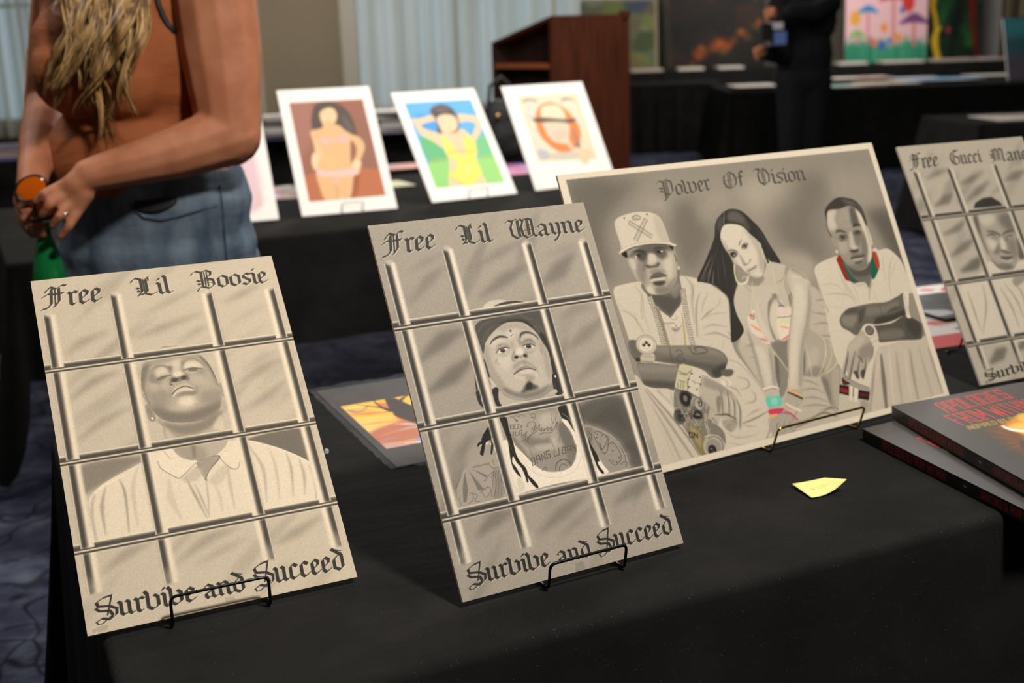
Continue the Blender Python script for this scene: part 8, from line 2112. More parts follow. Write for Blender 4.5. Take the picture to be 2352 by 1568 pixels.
def sheet(name, pos, u, w, d, m, label, cat, z=.0015, group=None, sleeve=True, margin=.012, seed=0):
    """a flat print w along u, d towards the viewer, in a clear sleeve with crinkled open ends"""
    u = Vector((u[0], u[1], 0)).normalized(); ang = math.atan2(u.y, u.x); root = empty(name, (pos[0], pos[1], pos[2]), ang, label, cat, group)
    mesh('print_sheet', [(0, 0, z), (w, 0, z), (w, -d, z), (0, -d, z), (0, 0, 0.0003), (w, 0, .0003), (w, -d, .0003), (0, -d, .0003)], [(0, 3, 2, 1), (4, 5, 6, 7), (0, 1, 5, 4), (1, 2, 6, 5), (2, 3, 7, 6), (3, 0, 4, 7)], m, root, uv=[[(0, 1), (0, 0), (1, 0), (1, 1)]]+[None]*5)
    if sleeve:
        R = random.Random(seed); nx, ny = 40, 40; vs, fs = [], []; g = margin
        for j in range(ny+1):
            for i in range(nx+1):
                x, y = -g+(w+2*g)*i/nx, g-(d+2*g)*j/ny; e = max(0, -x, x-w, y, -d-y)/g
                vs.append((x, y, z+.0012+.0008*math.sin(i*.9+j*.35)*math.sin(j*.7)+e*R.uniform(-.001, .004)))
        for j in range(ny):
            for i in range(nx): a = j*(nx+1)+i; fs.append((a, a+nx+1, a+nx+2, a+1))
        mesh('clear_sleeve', vs, fs, PLASTIC, root, True)
    return root
SUN = pic('sunset_print', draw(420, 443, 52, (1, .9, .85), ART['sunset']), .7, .15)
sheet('sunset_print', (-.352, 2.012, TZ+.0006), (.912, .41), .42, .433, SUN, 'sunset landscape print with a dark tree, in a clear sleeve on the black cloth', 'print', margin=.014, seed=4)
def blotch(w, h, base, cols, n, seed, sz=(10, 50)):
    P = Paper(w, h, base) if np.isscalar(base) else Paper(w, h, 200)
    if not np.isscalar(base): P.a[:] = np.array(base, np.float32)/255
    R = random.Random(seed)
    for _ in range(n):
        x, y, r = R.uniform(0, w), R.uniform(0, h), R.uniform(*sz); P.P([(x+r*R.uniform(.5, 1.2)*math.cos(t), y+r*R.uniform(.4, 1)*math.sin(t)) for t in np.linspace(0, 6.28, 8)[:-1]], R.choice(cols), R.uniform(.6, 1), R.uniform(1, 5))
    return P
ur = (math.cos(.34), math.sin(.34)); r0 = on(2086, 655, TZ)
P = blotch(300, 360, (214, 208, 204), [(226, 220, 216), (200, 60, 54), (150, 140, 136), (232, 228, 224), (120, 108, 106), (214, 150, 144)], 46, 8, (10, 34)); P.P('0 300 300 300 300 360 0 360', (198, 44, 48), sm=0)
q0 = on(2140, 806, TZ); w_ = Vector((ur[0], ur[1], 0)); back = Vector((-ur[1], ur[0], 0))
rp = q0+back*.46-w_*.02
sheet('red_print', (rp.x, rp.y, TZ+.0006), ur, .42, .455, pic('red_print', P, .4, .5), 'red and white print in a clear sleeve between the group drawing and the right edge', 'print', seed=6)
P = blotch(200, 200, (30, 30, 32), [(226, 226, 226), (60, 60, 62)], 12, 3)
rp2 = q0+back*.36+w_*.16
sheet('sleeved_print', (rp2.x, rp2.y, TZ+.009), ur, .3, .2, pic('dark_print', P, .3, .5), 'dark print in a glossy sleeve lying on the red and white one', 'print', seed=9)
bd = on(750, 1036, TZ+.004)
tag(MB().ball(bd, .0035, .0035, .0045).build('clear_bead', mat('crystal', (1, 1, 1), .05, 0, .8, Transmission_Weight=.6), smooth=True), 'tiny clear bead on the black cloth beside the leftmost drawing', 'bead')

# ---------------------------------------------------------------- prints lying on the other tables
def flat(px, py, ang, w, d, base, cols, seed, label, name='flat_print', z=TZ, th=.004, sleeve=False, n=30, group=None):
    """print whose near left corner stands at the table point seen at px, py"""
    p = on(px, py, z); u = Vector((math.cos(ang), math.sin(ang), 0)); b = Vector((-u.y, u.x, 0)); o = p+b*d
    return sheet(name, (o.x, o.y, z+.001), u, w, d, pic('print_%d' % seed, blotch(220, 220, base, cols, n, seed), .5, .4), label, 'print', z=th, sleeve=sleeve, group=group)
PK = [(206, 150, 190), (120, 80, 70), (200, 196, 190), (90, 76, 70), (150, 120, 100)]
flat(630, 462, .42, .20, .42, (110, 96, 88), PK, 20, 'brown and pink print lying between two matted prints', sleeve=True)
flat(905, 432, .46, .10, .20, (176, 172, 110), [(150, 160, 90), (206, 196, 130)], 21, 'small yellow-green print lying beside the woman-in-pink print')
flat(898, 392, .40, .30, .22, (190, 70, 58), [(120, 108, 100), (206, 96, 80), (150, 150, 140)], 22, 'red and grey print lying behind the matted prints')
flat(1172, 404, .42, .24, .40, (214, 120, 160), [(120, 140, 206), (226, 150, 190), (200, 60, 110), (150, 110, 180)], 23, 'pink and blue print lying between the yellow and the hat prints')
def pile(px, py, ang, n, w, d, cols, seed, label, what, group, z=TZ, dz=.012):
    R = random.Random(seed); p = on(px, py, z); h = .001
    for k in range(n):
        t = dz*R.uniform(.6, 1.3); a = ang+R.uniform(-.16, .16); u = Vector((math.cos(a), math.sin(a), 0)); b = Vector((-u.y, u.x, 0)); o = p+b*d+u*R.uniform(-.02, .03)
        c = R.choice(cols); r = sheet('magazine', (o.x, o.y, z+h), u, w, d, pic('mag_%d_%d' % (seed, k), blotch(90, 90, c, cols+[(230, 226, 220)], 9, seed*10+k), .5, .4), label(k, n), what, z=t, sleeve=False, group=group); h += t+.0006
MC = [(190, 184, 176), (120, 110, 108), (96, 90, 130), (206, 200, 196), (150, 130, 120), (70, 66, 80)]
lay = ['bottom', 'second', 'third', 'fourth', 'fifth', 'sixth', 'seventh', 'top']
for px, py, n, seed, w, where in ((603, 324, 8, 31, .24, 'on the far table beside the elbow of the woman'), (868, 308, 8, 32, .30, 'seen between the two left matted prints'), (-30, 372, 4, 33, .30, 'on the far table left of the woman'), (738, 314, 4, 35, .22, 'hidden behind the print of the woman in pink')):
    pile(px, py, A3, n, w, .30, MC, seed, lambda k, n, where=where: '%s magazine of the stack %s' % ('top' if k == n-1 else lay[k], where), 'magazine', 'stacked magazines under the beige wall', dz=.020)
WT = [(236, 230, 222), (206, 196, 186), (226, 214, 200), (190, 170, 160)]
i = 0
for px, w, d, c, lb in ((1450, .62, .5, (206, 190, 170), 'tan print beside the lectern on the far table'), (1560, .5, .5, (226, 216, 190), 'cream print below the dark canvas on the far table'), (1650, .5, .6, (214, 206, 200), 'grey-white print below the orange glow of the dark canvas'), (1930, .55, .5, (186, 172, 160), 'tan print below the mushroom canvas on the far table'), (2030, .8, .6, (232, 228, 222), 'large white sheet below the mushroom canvas'), (2150, .8, .6, (236, 234, 232), 'large white sheet below the green and yellow canvas'), (2260, .4, .5, (206, 190, 190), 'pinkish sheet below the white post on the far table')):
    p = at(px, 140, 17.05); sheet('loose_print', (p.x, 17.05+.36, TZ+.001), (1, random.Random(i).uniform(-.02, .02)), w*.72, .36, pic('far_%d' % i, blotch(80, 80, c, WT+[c], 8, 60+i), .6, .3), lb, 'print', z=.03, sleeve=False, group='prints on the far table'); i += 1
for px, y, w, d, c, lb in ((1690, 11.3, .42, .5, (226, 218, 214), 'white print on the middle table, left of the person in black'), (1915, 11.28, .5, .4, (150, 190, 180), 'pale green print on the middle table, right of the person in black'), (1985, 11.3, .55, .45, (226, 206, 170), 'cream print at the front of the middle table'), (2085, 11.5, .75, .55, (90, 136, 176), 'blue print lying on the middle table'),
      (1920, 12.2, .6, .4, (190, 150, 146), 'rosy print at the back of the middle table'), (2060, 12.3, .5, .4, (160, 150, 146), 'grey print at the back of the middle table'), (2240, 12.2, .6, .4, (206, 204, 190), 'pale print by the leaning teal landscape')):
    p = at(px, 180, y); sheet('table_print', (p.x, y+d, TZ+.001+.0095*(i % 4)), (1, .03), w, d, pic('mid_%d' % i, blotch(80, 80, c, WT+[c, c], 7, 90+i), .5, .4), lb, 'print', z=.008, sleeve=False, group='prints on the middle table'); i += 1
p = on(2285, 280, TZ); sheet('table_print', (p.x, p.y+.42, TZ+.001), (1, .1), .5, .4, pic('edge_print', blotch(80, 80, (200, 196, 188), WT, 7, 120), .5, .4), 'white print on the small table at the right edge', 'print', z=.006, sleeve=False)

# ---------------------------------------------------------------- canvases leaning at the back
def canvas(px0, px1, pyb, Y, h, paper, label, lean=.06, z=None, frame=None, name='canvas_painting', yaw=0.):
    a, b = at(px0, pyb, Y), at(px1, pyb, Y); z = TZ+.002 if z is None else z
    return board(name, (a.x, Y, z), yaw, lean, b.x-a.x, h, pic(name+label[:12], paper, .6, .3), frame or mat('canvas_edge', lin(150, 140, 120), .8), label, 'painting', t=.03)
P = blotch(200, 200, (96, 104, 78), [(70, 80, 50), (110, 118, 66), (60, 74, 96), (140, 140, 110), (100, 80, 60), (50, 60, 90)], 40, 41, (14, 40)); P.L('150 60 120 110 140 170 170 190', 14, (110, 90, 66), .8, 4); P.L('0 4 196 4 196 200', 10, (140, 128, 104), 1, 1, None, 0)
canvas(1335, 1512, 140, 17.5, 1.02, P, 'green and blue abstract canvas standing behind the lectern')
P = blotch(220, 220, (18, 14, 12), [(30, 20, 16), (12, 10, 10), (44, 24, 16), (24, 20, 14)], 40, 42, (14, 40)); R = random.Random(7)
for _ in range(40): x = R.uniform(60, 215); P.E(x, 200-(x-60)*.42+R.uniform(-16, 18), R.uniform(5, 12), R.uniform(4, 8), R.choice([(150, 70, 20), (190, 100, 30), (110, 40, 16), (90, 70, 20)]), .8, 3)
for _ in range(14): P.E(R.uniform(0, 220), R.uniform(0, 100), 7, 9, R.choice([(90, 60, 20), (60, 24, 16)]), .7, 4)
P.L('0 0 14 220', 10, (60, 48, 30), .8, 3)
canvas(1525, 1756, 140, 17.55, 1.5, P, 'large dark canvas with an orange glow along its lower part')
P = Paper(220, 280, 200); P.a[:] = np.array((228, 184, 190), np.float32)/255
P.P('0 232 60 224 120 236 170 226 220 236 220 280 0 280', (60, 140, 110), 1, 6)
for k in range(60): x = k*3.7; P.L([(x, 282), (x+R.uniform(-4, 4), R.uniform(205, 245))], 3, R.choice([(40, 130, 100), (70, 160, 120), (30, 110, 90)]), .8, 1)
for x, y, rx, c, st in ((60, 140, 28, (60, 130, 190), 230), (128, 108, 40, (206, 66, 56), 232), (184, 172, 40, (120, 70, 120), 240), (32, 204, 24, (120, 180, 90), 232), (140, 214, 20, (226, 150, 60), 236), (110, 60, 46, (190, 60, 60), 90), (48, 70, 22, (90, 90, 170), 100)):
    P.L([(x, y), (x+2, st)], rx*.16+2, (206, 120, 120), .9, 1); P.P([(x-rx, y+6), (x-rx*.5, y-rx*.35), (x, y-rx*.6), (x+rx*.5, y-rx*.35), (x+rx, y+6), (x, y+2)], c, 1, 1.5)
for x, y, rx, ry, c in ((26, 158, 14, 20, (226, 160, 50)), (168, 120, 16, 26, (206, 50, 44)), (104, 186, 9, 14, (232, 140, 60)), (78, 226, 9, 11, (220, 110, 90)), (100, 234, 10, 12, (70, 90, 180)), (152, 140, 6, 10, (60, 90, 180)), (120, 222, 7, 9, (90, 120, 200))): P.E(x, y, rx, ry, c, .95, 2)
canvas(1941, 2128, 121, 17.5, 1.45, P, 'pink canvas of colourful mushrooms over green grass')
P = blotch(160, 300, (16, 40, 20), [(20, 70, 34), (10, 24, 14), (30, 90, 40), (12, 30, 26)], 40, 44, (10, 34)); P.L('22 0 40 60 14 130 26 190 30 300', [20, 26, 16, 12, 14], (206, 160, 30), 1, 2); P.L('40 300 20 240 40 200', [16, 18, 8], (216, 180, 40), .9, 2); P.L('140 0 130 120 150 300', [20, 26, 14], (110, 20, 18), .9, 4); P.E(62, 212, 7, 9, (200, 40, 70), .9, 2); P.L('80 0 90 150 70 300', [14, 20, 14], (8, 14, 12), .9, 5)
canvas(2128, 2252, 118, 17.6, 1.45, P, 'tall dark green canvas with a yellow streak and a red edge')
P = blotch(200, 160, (60, 110, 118), [(70, 130, 136), (90, 90, 84), (110, 90, 100), (60, 76, 70)], 26, 45, (12, 34)); P.P('0 0 200 0 200 50 130 60 60 44 0 50', (70, 150, 160), 1, 5); P.P('0 100 80 90 200 110 200 160 0 160', (110, 92, 110), .8, 8)
tl_ = at(2316, 185, 11.35); board('landscape_painting', (tl_.x, 11.35, TZ+.012), -.04, .42, .8, .62, pic('teal', P, .5, .4), WHITE_BOARD, 'teal landscape painting leaning on the middle table at the right edge', 'painting', t=.02)
MB_ = MB(); fr = empty('picture_frame', (at(2337, 30, 18.1).x, 18.18, 1.28), 0, 'small black empty frame hanging at the far right by the drape', 'frame')
MB().cube(0, 0, 0, .04, .03, .5).cube(.3, 0, 0, .34, .03, .5).cube(0, 0, 0, .34, .03, .04).cube(0, 0, .46, .34, .03, .5).build('frame_moulding', mat('frame_black', (.02, .018, .016), .5), fr); MB().cube(.03, .012, .03, .31, .02, .47).build('backing', WALL, fr)

# ---------------------------------------------------------------- lectern and bag
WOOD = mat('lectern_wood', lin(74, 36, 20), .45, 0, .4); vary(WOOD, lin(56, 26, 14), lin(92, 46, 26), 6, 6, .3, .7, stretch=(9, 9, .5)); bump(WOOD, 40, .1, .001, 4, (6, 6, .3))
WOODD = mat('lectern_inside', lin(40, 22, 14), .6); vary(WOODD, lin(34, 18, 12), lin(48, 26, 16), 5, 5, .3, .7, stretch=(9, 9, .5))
lc = at(1266, 45, 6.4); a = math.radians(40); lt = empty('lectern', (lc.x, lc.y, 0), a, 'dark wooden lectern with a sloping top behind the matted prints', 'lectern')
zt = lc.z; W_, D_ = .585, .50; lo = zt-.13          # local x along the broad front, local y away; the sloped open side lies on x = 0
MB().cube(0, 0, .08, W_, .022, zt).build('front_panel', WOOD, lt)
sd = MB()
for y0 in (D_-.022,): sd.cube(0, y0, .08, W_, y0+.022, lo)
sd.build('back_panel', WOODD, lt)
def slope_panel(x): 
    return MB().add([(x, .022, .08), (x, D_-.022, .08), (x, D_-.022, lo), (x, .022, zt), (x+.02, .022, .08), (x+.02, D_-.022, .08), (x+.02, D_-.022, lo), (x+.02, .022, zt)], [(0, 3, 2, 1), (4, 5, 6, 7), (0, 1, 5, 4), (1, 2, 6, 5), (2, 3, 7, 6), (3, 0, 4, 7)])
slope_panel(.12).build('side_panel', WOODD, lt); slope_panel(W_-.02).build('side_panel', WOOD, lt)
MB().add([(0, 0, zt), (W_, 0, zt), (W_, D_, lo), (0, D_, lo), (0, 0, zt+.02), (W_, 0, zt+.02), (W_, D_, lo+.02), (0, D_, lo+.02)], [(0, 3, 2, 1), (4, 5, 6, 7), (0, 1, 5, 4), (1, 2, 6, 5), (2, 3, 7, 6), (3, 0, 4, 7)]).build('sloping_top', WOOD, lt)
MB().cube(.0, .024, zt-.25, .119, D_-.024, zt-.225).build('shelf', mat('shelf_wood', lin(168, 92, 52), .4), lt)
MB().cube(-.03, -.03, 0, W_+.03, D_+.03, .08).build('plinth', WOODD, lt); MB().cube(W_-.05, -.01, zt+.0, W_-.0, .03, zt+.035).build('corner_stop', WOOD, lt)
BAG = mat('bag_black', (.012, .012, .012), .7); bump(BAG, 16, .7, .02, 3)
b0 = on(1158, 372, TZ); bag = empty('handbag', (b0.x, b0.y+.08, TZ), .3, 'black handbag standing behind the yellow-swimsuit print', 'bag')
m_ = MB().ball((0, 0, .12), .105, .07, .125).ball((-.02, 0, .2), .085, .06, .10).ball((.03, .01, .07), .10, .075, .075)
fused('bag_body', m_, .012, BAG, bag, 3, None); MB().tube(catmull_v := [Vector((-.07, 0, .27)), Vector((-.06, 0, .36)), Vector((0, 0, .40)), Vector((.05, 0, .35)), Vector((.06, 0, .25))], .009, 8).build('handle', BAG, bag, True)
MB().ball((-.045, -.075, .22), .013, .006, .013).build('clasp', mat('gold_clasp', lin(210, 170, 110), .3, 1.), bag, True)

# ---------------------------------------------------------------- the woman in jeans
SKIN = mat('skin', lin(184, 124, 92), .62, 0, .3, Subsurface_Weight=.12); SKIN.node_tree.nodes['Principled BSDF'].inputs['Subsurface Radius'].default_value = (.02, .008, .004)
vary(SKIN, lin(172, 106, 74), lin(190, 126, 92), 14, 4); bump(SKIN, 220, .08, .001)
TOP = mat('rust_top', lin(160, 88, 48), .8, 0, .3); vary(TOP, lin(150, 82, 44), lin(168, 96, 54), 8, 4); bump(TOP, 18, .25, .01, 3, (1, 1, 3))
DENIM = mat('denim', lin(96, 112, 128), .85, 0, .2); vary(DENIM, lin(72, 86, 104), lin(128, 144, 158), 7, 6, .3, .72, stretch=(3, 3, 1)); bump(DENIM, 500, .3, .0008, 2); bump(DENIM, 9, .35, .02, 3, (.5, .5, 2.0))
HAIR = mat('blond_hair', lin(150, 112, 62), .4, 0, .5); vary(HAIR, lin(104, 74, 42), lin(206, 164, 104), 60, 3, .36, .68, stretch=(1, 1, .06))
DARK = mat('dark_strap', (.012, .012, .012), .6)
wb = at(363, 560, 2.66); woman = empty('person', (wb.x, 2.66, 0), 0, 'woman with long blond hair in a rust top and jeans holding sunglasses', 'person')
wi = Matrix.Translation((-wb.x, -2.66, 0)); w = lambda px, py, Y: wi@at(px, py, Y)
hip = w(363, 560, 2.66)
def torso(m, g=0.):
    m.ball(w(300, 30, 2.66), .19+g, .125+g, .20+g); m.ball(w(172, 168, 2.56), .085+g, .085+g, .085+g); m.ball(w(285, 178, 2.56), .095+g, .095+g, .095+g).ball(w(250, 120, 2.60), .16+g, .12+g, .14+g).ball(w(330, 150, 2.63), .14+g, .12+g, .16+g)
    m.ball(w(300, 370, 2.63), .182+g, .145+g, .15+g); m.ball(w(330, 260, 2.66), .165+g, .125+g, .15+g); m.ball(w(285, -80, 2.68), .17+g, .09+g, .07+g)
def lower(m, g=0.):
    m.ball(w(363, 560, 2.66), .218+g, .165+g, .17+g); m.ball(w(360, 460, 2.645), .207+g, .155+g, .16+g)
    for sx, yy in ((-.105, -.02), (.105, .03)):
        k = Vector((hip.x+sx*.9, yy, .52)); an = Vector((hip.x+sx*.8, yy+.02, .09))
        m.capsule((hip.x+sx, yy*.6, .84), .115+g, k, .072+g); m.capsule(k, .072+g, an, .045+g*1.3)
    return m
m_ = MB(); torso(m_); lower(m_)
nk = w(262, -150, 2.66); hd = nk+Vector((-.03, -.03, .155)); m_.capsule(w(275, -90, 2.68), .062, nk+Vector((-.01, -.01, .05)), .055)
face = Vector((-.72, -.69, 0)); sidev = Vector((.69, -.72, 0))
RH = Matrix((sidev, -face, Vector((0, 0, 1)))).transposed()
m_.ball(hd+Vector((0, 0, .03)), .074, .092, .105, RH); m_.ball(hd+face*.035+Vector((0, 0, -.05)), .052, .055, .06, RH)
m_.capsule(hd+face*.088+Vector((0, 0, .03)), .008, hd+face*.105+Vector((0, 0, -.005)), .013); m_.ball(hd+face*.082+Vector((0, 0, -.045)), .024, .012, .010, RH)
for sgn in (-1, 1): m_.ball(hd+sidev*(.074*sgn)+Vector((0, 0, .01)), .01, .018, .03, RH)
m_.capsule(w(280, -80, 2.68), .07, w(470, -62, 2.61), .078).capsule(w(262, -80, 2.69), .07, w(165, -45, 2.77), .066)
sh1, el1, wr1 = w(485, -60, 2.60), w(528, 310, 2.52), w(205, 402, 2.39)
m_.capsule(sh1, .088, w(508, 120, 2.57), .086).capsule(w(508, 120, 2.57), .086, el1, .066).capsule(el1, .066, w(400, 352, 2.46), .055).capsule(w(400, 352, 2.46), .055, wr1, .034)
m_.capsule(w(150, -40, 2.78), .07, w(112, 240, 2.80), .055).capsule(w(112, 240, 2.80), .052, w(92, 320, 2.62), .044).capsule(w(92, 320, 2.62), .044, w(72, 425, 2.46), .030)
# near hand: the back of the palm and four bent fingers over the glasses, thumb tucked under
m_.capsule(wr1, .031, w(172, 424, 2.375), .026).capsule(w(172, 424, 2.375), .024, w(130, 433, 2.365), .0125).capsule(w(176, 430, 2.375), .024, w(144, 450, 2.365), .0125).capsule(w(182, 438, 2.378), .024, w(160, 470, 2.37), .0125).capsule(w(190, 446, 2.382), .024, w(178, 486, 2.376), .0120)
for pts in (((128, 432, 2.362), (102, 444, 2.338), (84, 464, 2.345)), ((142, 450, 2.36), (114, 470, 2.334), (96, 494, 2.342)), ((159, 470, 2.364), (136, 496, 2.342), (120, 519, 2.35)), ((178, 487, 2.372), (159, 519, 2.354), (139, 545, 2.36))):
    a_, b_, c_ = [w(*q) for q in pts]; m_.capsule(a_, .0108, b_, .0096, 12).capsule(b_, .0096, c_, .0078, 12)
m_.capsule(w(160, 428, 2.395), .016, w(122, 452, 2.402), .0115).capsule(w(122, 452, 2.402), .0108, w(96, 476, 2.396), .0085)
# far hand: palm turned in, fingers closed round the neck of the bottle, thumb along the glasses
m_.capsule(w(72, 425, 2.46), .029, w(60, 462, 2.445), .026).capsule(w(62, 458, 2.445), .025, w(66, 500, 2.445), .024)
for pts in (((44, 462, 2.43), (52, 480, 2.388), (86, 488, 2.388)), ((46, 482, 2.432), (56, 502, 2.388), (92, 506, 2.386)), ((52, 502, 2.436), (64, 522, 2.392), (98, 524, 2.390)), ((60, 518, 2.442), (76, 538, 2.402), (102, 538, 2.398))):
    a_, b_, c_ = [w(*q) for q in pts]; m_.capsule(a_, .0108, b_, .0094, 12).capsule(b_, .0094, c_, .0076, 12)
m_.capsule(w(56, 448, 2.44), .014, w(44, 452, 2.405), .0110).capsule(w(44, 452, 2.405), .0105, w(66, 468, 2.388), .0082)
for sx, yy in ((-.105, -.02), (.105, .03)): m_.capsule((hip.x+sx*.8, yy+.03, .045), .042, (hip.x+sx*.8-.09, yy-.10, .03), .03)
body_w = fused('body', m_, .0048, SKIN, woman, 3)
for sgn in (-1, 1):
    e_ = hd+face*.076+sidev*(.032*sgn)+Vector((0, 0, .025)); ey = MB().ball(e_-face*.003, .0105, .0105, .008).build('eye', mat('eye_white', (.8, .8, .78), .3), woman, True); MB().ball(e_+face*.0042, .0048, .0048, .0048).build('iris', mat('iris_brown', (.05, .03, .02), .2), ey, True)
    MB().tube([e_+face*.011-sidev*.014*sgn+Vector((0, 0, .019)), e_+face*.013+sidev*.004*sgn+Vector((0, 0, .0225)), e_+face*.002+sidev*.02*sgn+Vector((0, 0, .018))], .0022, 6).build('eyebrow', HAIR, woman, True)
MB().tube([hd+face*.092-sidev*.022+Vector((0, 0, -.046)), hd+face*.098+Vector((0, 0, -.044)), hd+face*.092+sidev*.022+Vector((0, 0, -.046))], [.002, .006, .002], 8).build('lips', mat('lips', lin(180, 90, 84), .4), woman, True)
m_ = MB(); torso(m_, .006); zc = w(345, 430, 2.5).z; zn = w(285, 30, 2.5).z
ax = w(430, 0, 2.6).x
top = fused('top', m_, .008, TOP, woman, 8, lambda v: v.z < zn+.5*max(0., abs(v.x-hip.x+.06)-.04) and v.z > zc-.05)
m_ = MB(); lower(m_, .010); za = .10
jeans = fused('jeans', m_, .009, DENIM, woman, 4, lambda v: v.z < zc+.012+.10*(v.x-hip.x) and v.z > za)
from mathutils.bvhtree import BVHTree
def lay_on(obs, pts, off):
    '''drop frame points on to the surface of obs'''
    trees = [BVHTree.FromPolygons([v.co for v in o.data.vertices], [tuple(p.vertices) for p in o.data.polygons]) for o in obs]; c0 = wi@Vector((0, 0, CAM_Z)); out = []
    for px, py in pts:
        d = (w(px, py, 2.6)-c0).normalized(); hits = [t.ray_cast(c0, d) for t in trees]; ds = [h[3] for h in hits if h[0] is not None]
        out.append(c0+d*((min(ds) if ds else (out[-1]-c0).length if out else 2.6)-off))
    return out
MB().tube(lay_on([top, body_w], [(154, -20), (152, 10), (156, 40), (164, 70), (178, 94)], .003), .006, 8, flat=.6).build('strap', DARK, top, True)
MB().tube(lay_on([top, body_w], [(360, -10), (366, 14), (376, 38), (388, 58), (404, 74)], .003), .006, 8, flat=.6).build('strap', DARK, top, True)
gx, gy = 12, 4; pk = lay_on([jeans], [(308+8.2*i, 462-.9*i+(j/gy)*(34*math.sin(PI*(.12+.8*i/gx))**.6)) for j in range(gy+1) for i in range(gx+1)], .002)
pko = mesh('pocket_opening', pk, [(j*(gx+1)+i, (j+1)*(gx+1)+i, (j+1)*(gx+1)+i+1, j*(gx+1)+i+1) for j in range(gy) for i in range(gx)], DARK, jeans, True); k = pko.modifiers.new('t', 'SOLIDIFY'); k.thickness = .002
for pts in ([(300, 466), (310, 484), (330, 500), (370, 506), (410, 498), (450, 486), (500, 472)], [(506, 425), (510, 470), (514, 520), (518, 570), (520, 600)]):
    MB().tube(lay_on([jeans], pts, .0015), .0022, 6).build('seam', mat('denim_seam', lin(52, 62, 76), .9), jeans, True)
for sx, yy in ((-.105, -.02), (.105, .03)):
    q = MB().capsule((hip.x+sx*.8+.01, yy+.045, .035), .05, (hip.x+sx*.8-.10, yy-.12, .028), .036); fused('shoe', q, .01, DARK, woman, 3, lambda v: v.z > .001)
R = random.Random(12); hm = MB()
def lock(pts, r, n=6): hm.tube(pts, r, n)
def bundle(ctrl, n, spread, r, wob, turns, seed):
    '''a wavy tress: n locks that run together, each a sheaf of fine tapering strands'''
    Q = random.Random(seed); ph0 = Q.uniform(0, 6); c = [w(*k) for k in ctrl]
    for _ in range(n):
        s0, d0, ph, ln, wb_, tw = Q.gauss(0, 1), Q.uniform(-1, 1), ph0+Q.gauss(0, .7), Q.uniform(.66, 1.0), wob*Q.uniform(.7, 1.4), turns*Q.uniform(.85, 1.15)
        for _2 in range(9):
            out = []; o1, o2, l2, p2 = Q.gauss(0, .0065), Q.gauss(0, .005), ln*Q.uniform(.86, 1), Q.gauss(0, .12); rr = r*Q.uniform(.7, 1.3)
            for i in range(40):
                g = i/39*l2; t = g*(len(c)-1); k = min(int(t), len(c)-2); f = t-k
                q = [c[max(k-1, 0)], c[k], c[k+1], c[min(k+2, len(c)-1)]]
                p = .5*(2*q[1]+(q[2]-q[0])*f+(2*q[0]-5*q[1]+4*q[2]-q[3])*f*f+(3*q[1]-q[0]-3*q[2]+q[3])*f**3)
                e = (spread*s0*(1-.5*g)+o1*(1.25-g))*min(1, .35+g*2.2); a_ = ph+p2+tw*2*PI*g
                out.append(p+Vector((e+math.sin(a_)*wb_*min(1, max(0, g-.2)*2.6), d0*.014+o2+math.cos(a_)*wb_*.7*min(1, max(0, g-.2)*2.4), 0)))
            hm.tube(out, [rr*.9, rr*1.2, rr*1.2, rr, rr*.6, rr*.12], 5)
bundle([(318, -330, 2.68), (322, -230, 2.67), (296, -150, 2.59), (262, -60, 2.50), (240, 60, 2.43), (206, 170, 2.42), (186, 250, 2.44), (212, 345, 2.46)], 20, .054, .0036, .018, 2.03, 1)
bundle([(322, -330, 2.69), (330, -230, 2.68), (318, -150, 2.60), (306, -60, 2.50), (296, 50, 2.42), (272, 130, 2.41), (276, 210, 2.41), (322, 302, 2.43)], 9, .026, .0036, .014, 1.76, 2)
bundle([(300, -330, 2.67), (300, -230, 2.66), (258, -150, 2.58), (222, -40, 2.50), (200, 80, 2.44), (170, 150, 2.44), (150, 215, 2.455), (150, 270, 2.46)], 7, .022, .0034, .016, 2.16, 3)
bundle([(200, -330, 2.68), (194, -230, 2.67), (176, -140, 2.62), (150, -60, 2.56), (118, 20, 2.53), (84, 112, 2.53)], 7, .016, .0036, .008, .8, 4)
bundle([(300, -330, 2.67), (300, -230, 2.66), (250, -120, 2.56), (222, 120, 2.42), (226, 220, 2.43), (236, 290, 2.45), (205, 400, 2.45)], 4, .02, .0030, .02, 2.16, 5)
for _ in range(150):
    t = R.uniform(-1, 1); b0_ = hd+Vector((0, 0, .135))+sidev*(t*.05)-face*R.uniform(-.03, .06); m0 = hd+sidev*(math.copysign(.075+R.uniform(0, .02), t))-face*R.uniform(-.02, .09)+Vector((0, 0, R.uniform(0, .06)))
    lock([b0_, b0_.lerp(m0, .5)+sidev*(.02*t)+Vector((0, 0, .02)), m0, m0+Vector((0, 0, -.12))-face*.0, m0+Vector((R.uniform(-.02, .02), 0, -.24))], [.004, .0055, .0055, .005, .003])
hm.ball(hd+Vector((0, 0, .052))-face*.030, .086, .100, .106, RH)
hm.build('hair', HAIR, woman, True)
MB().tube([w(147, 484, 2.353)+Vector((math.cos(t)*.0098, math.cos(t)*.0040, 0))+Vector((-.002, .0088, .0052))*math.sin(t)*1.05 for t in np.linspace(0, 2*PI, 17)[:-1]], .0022, 8, True).build('ring', mat('silver_ring', lin(215, 212, 200), .2, 1.), woman, True)
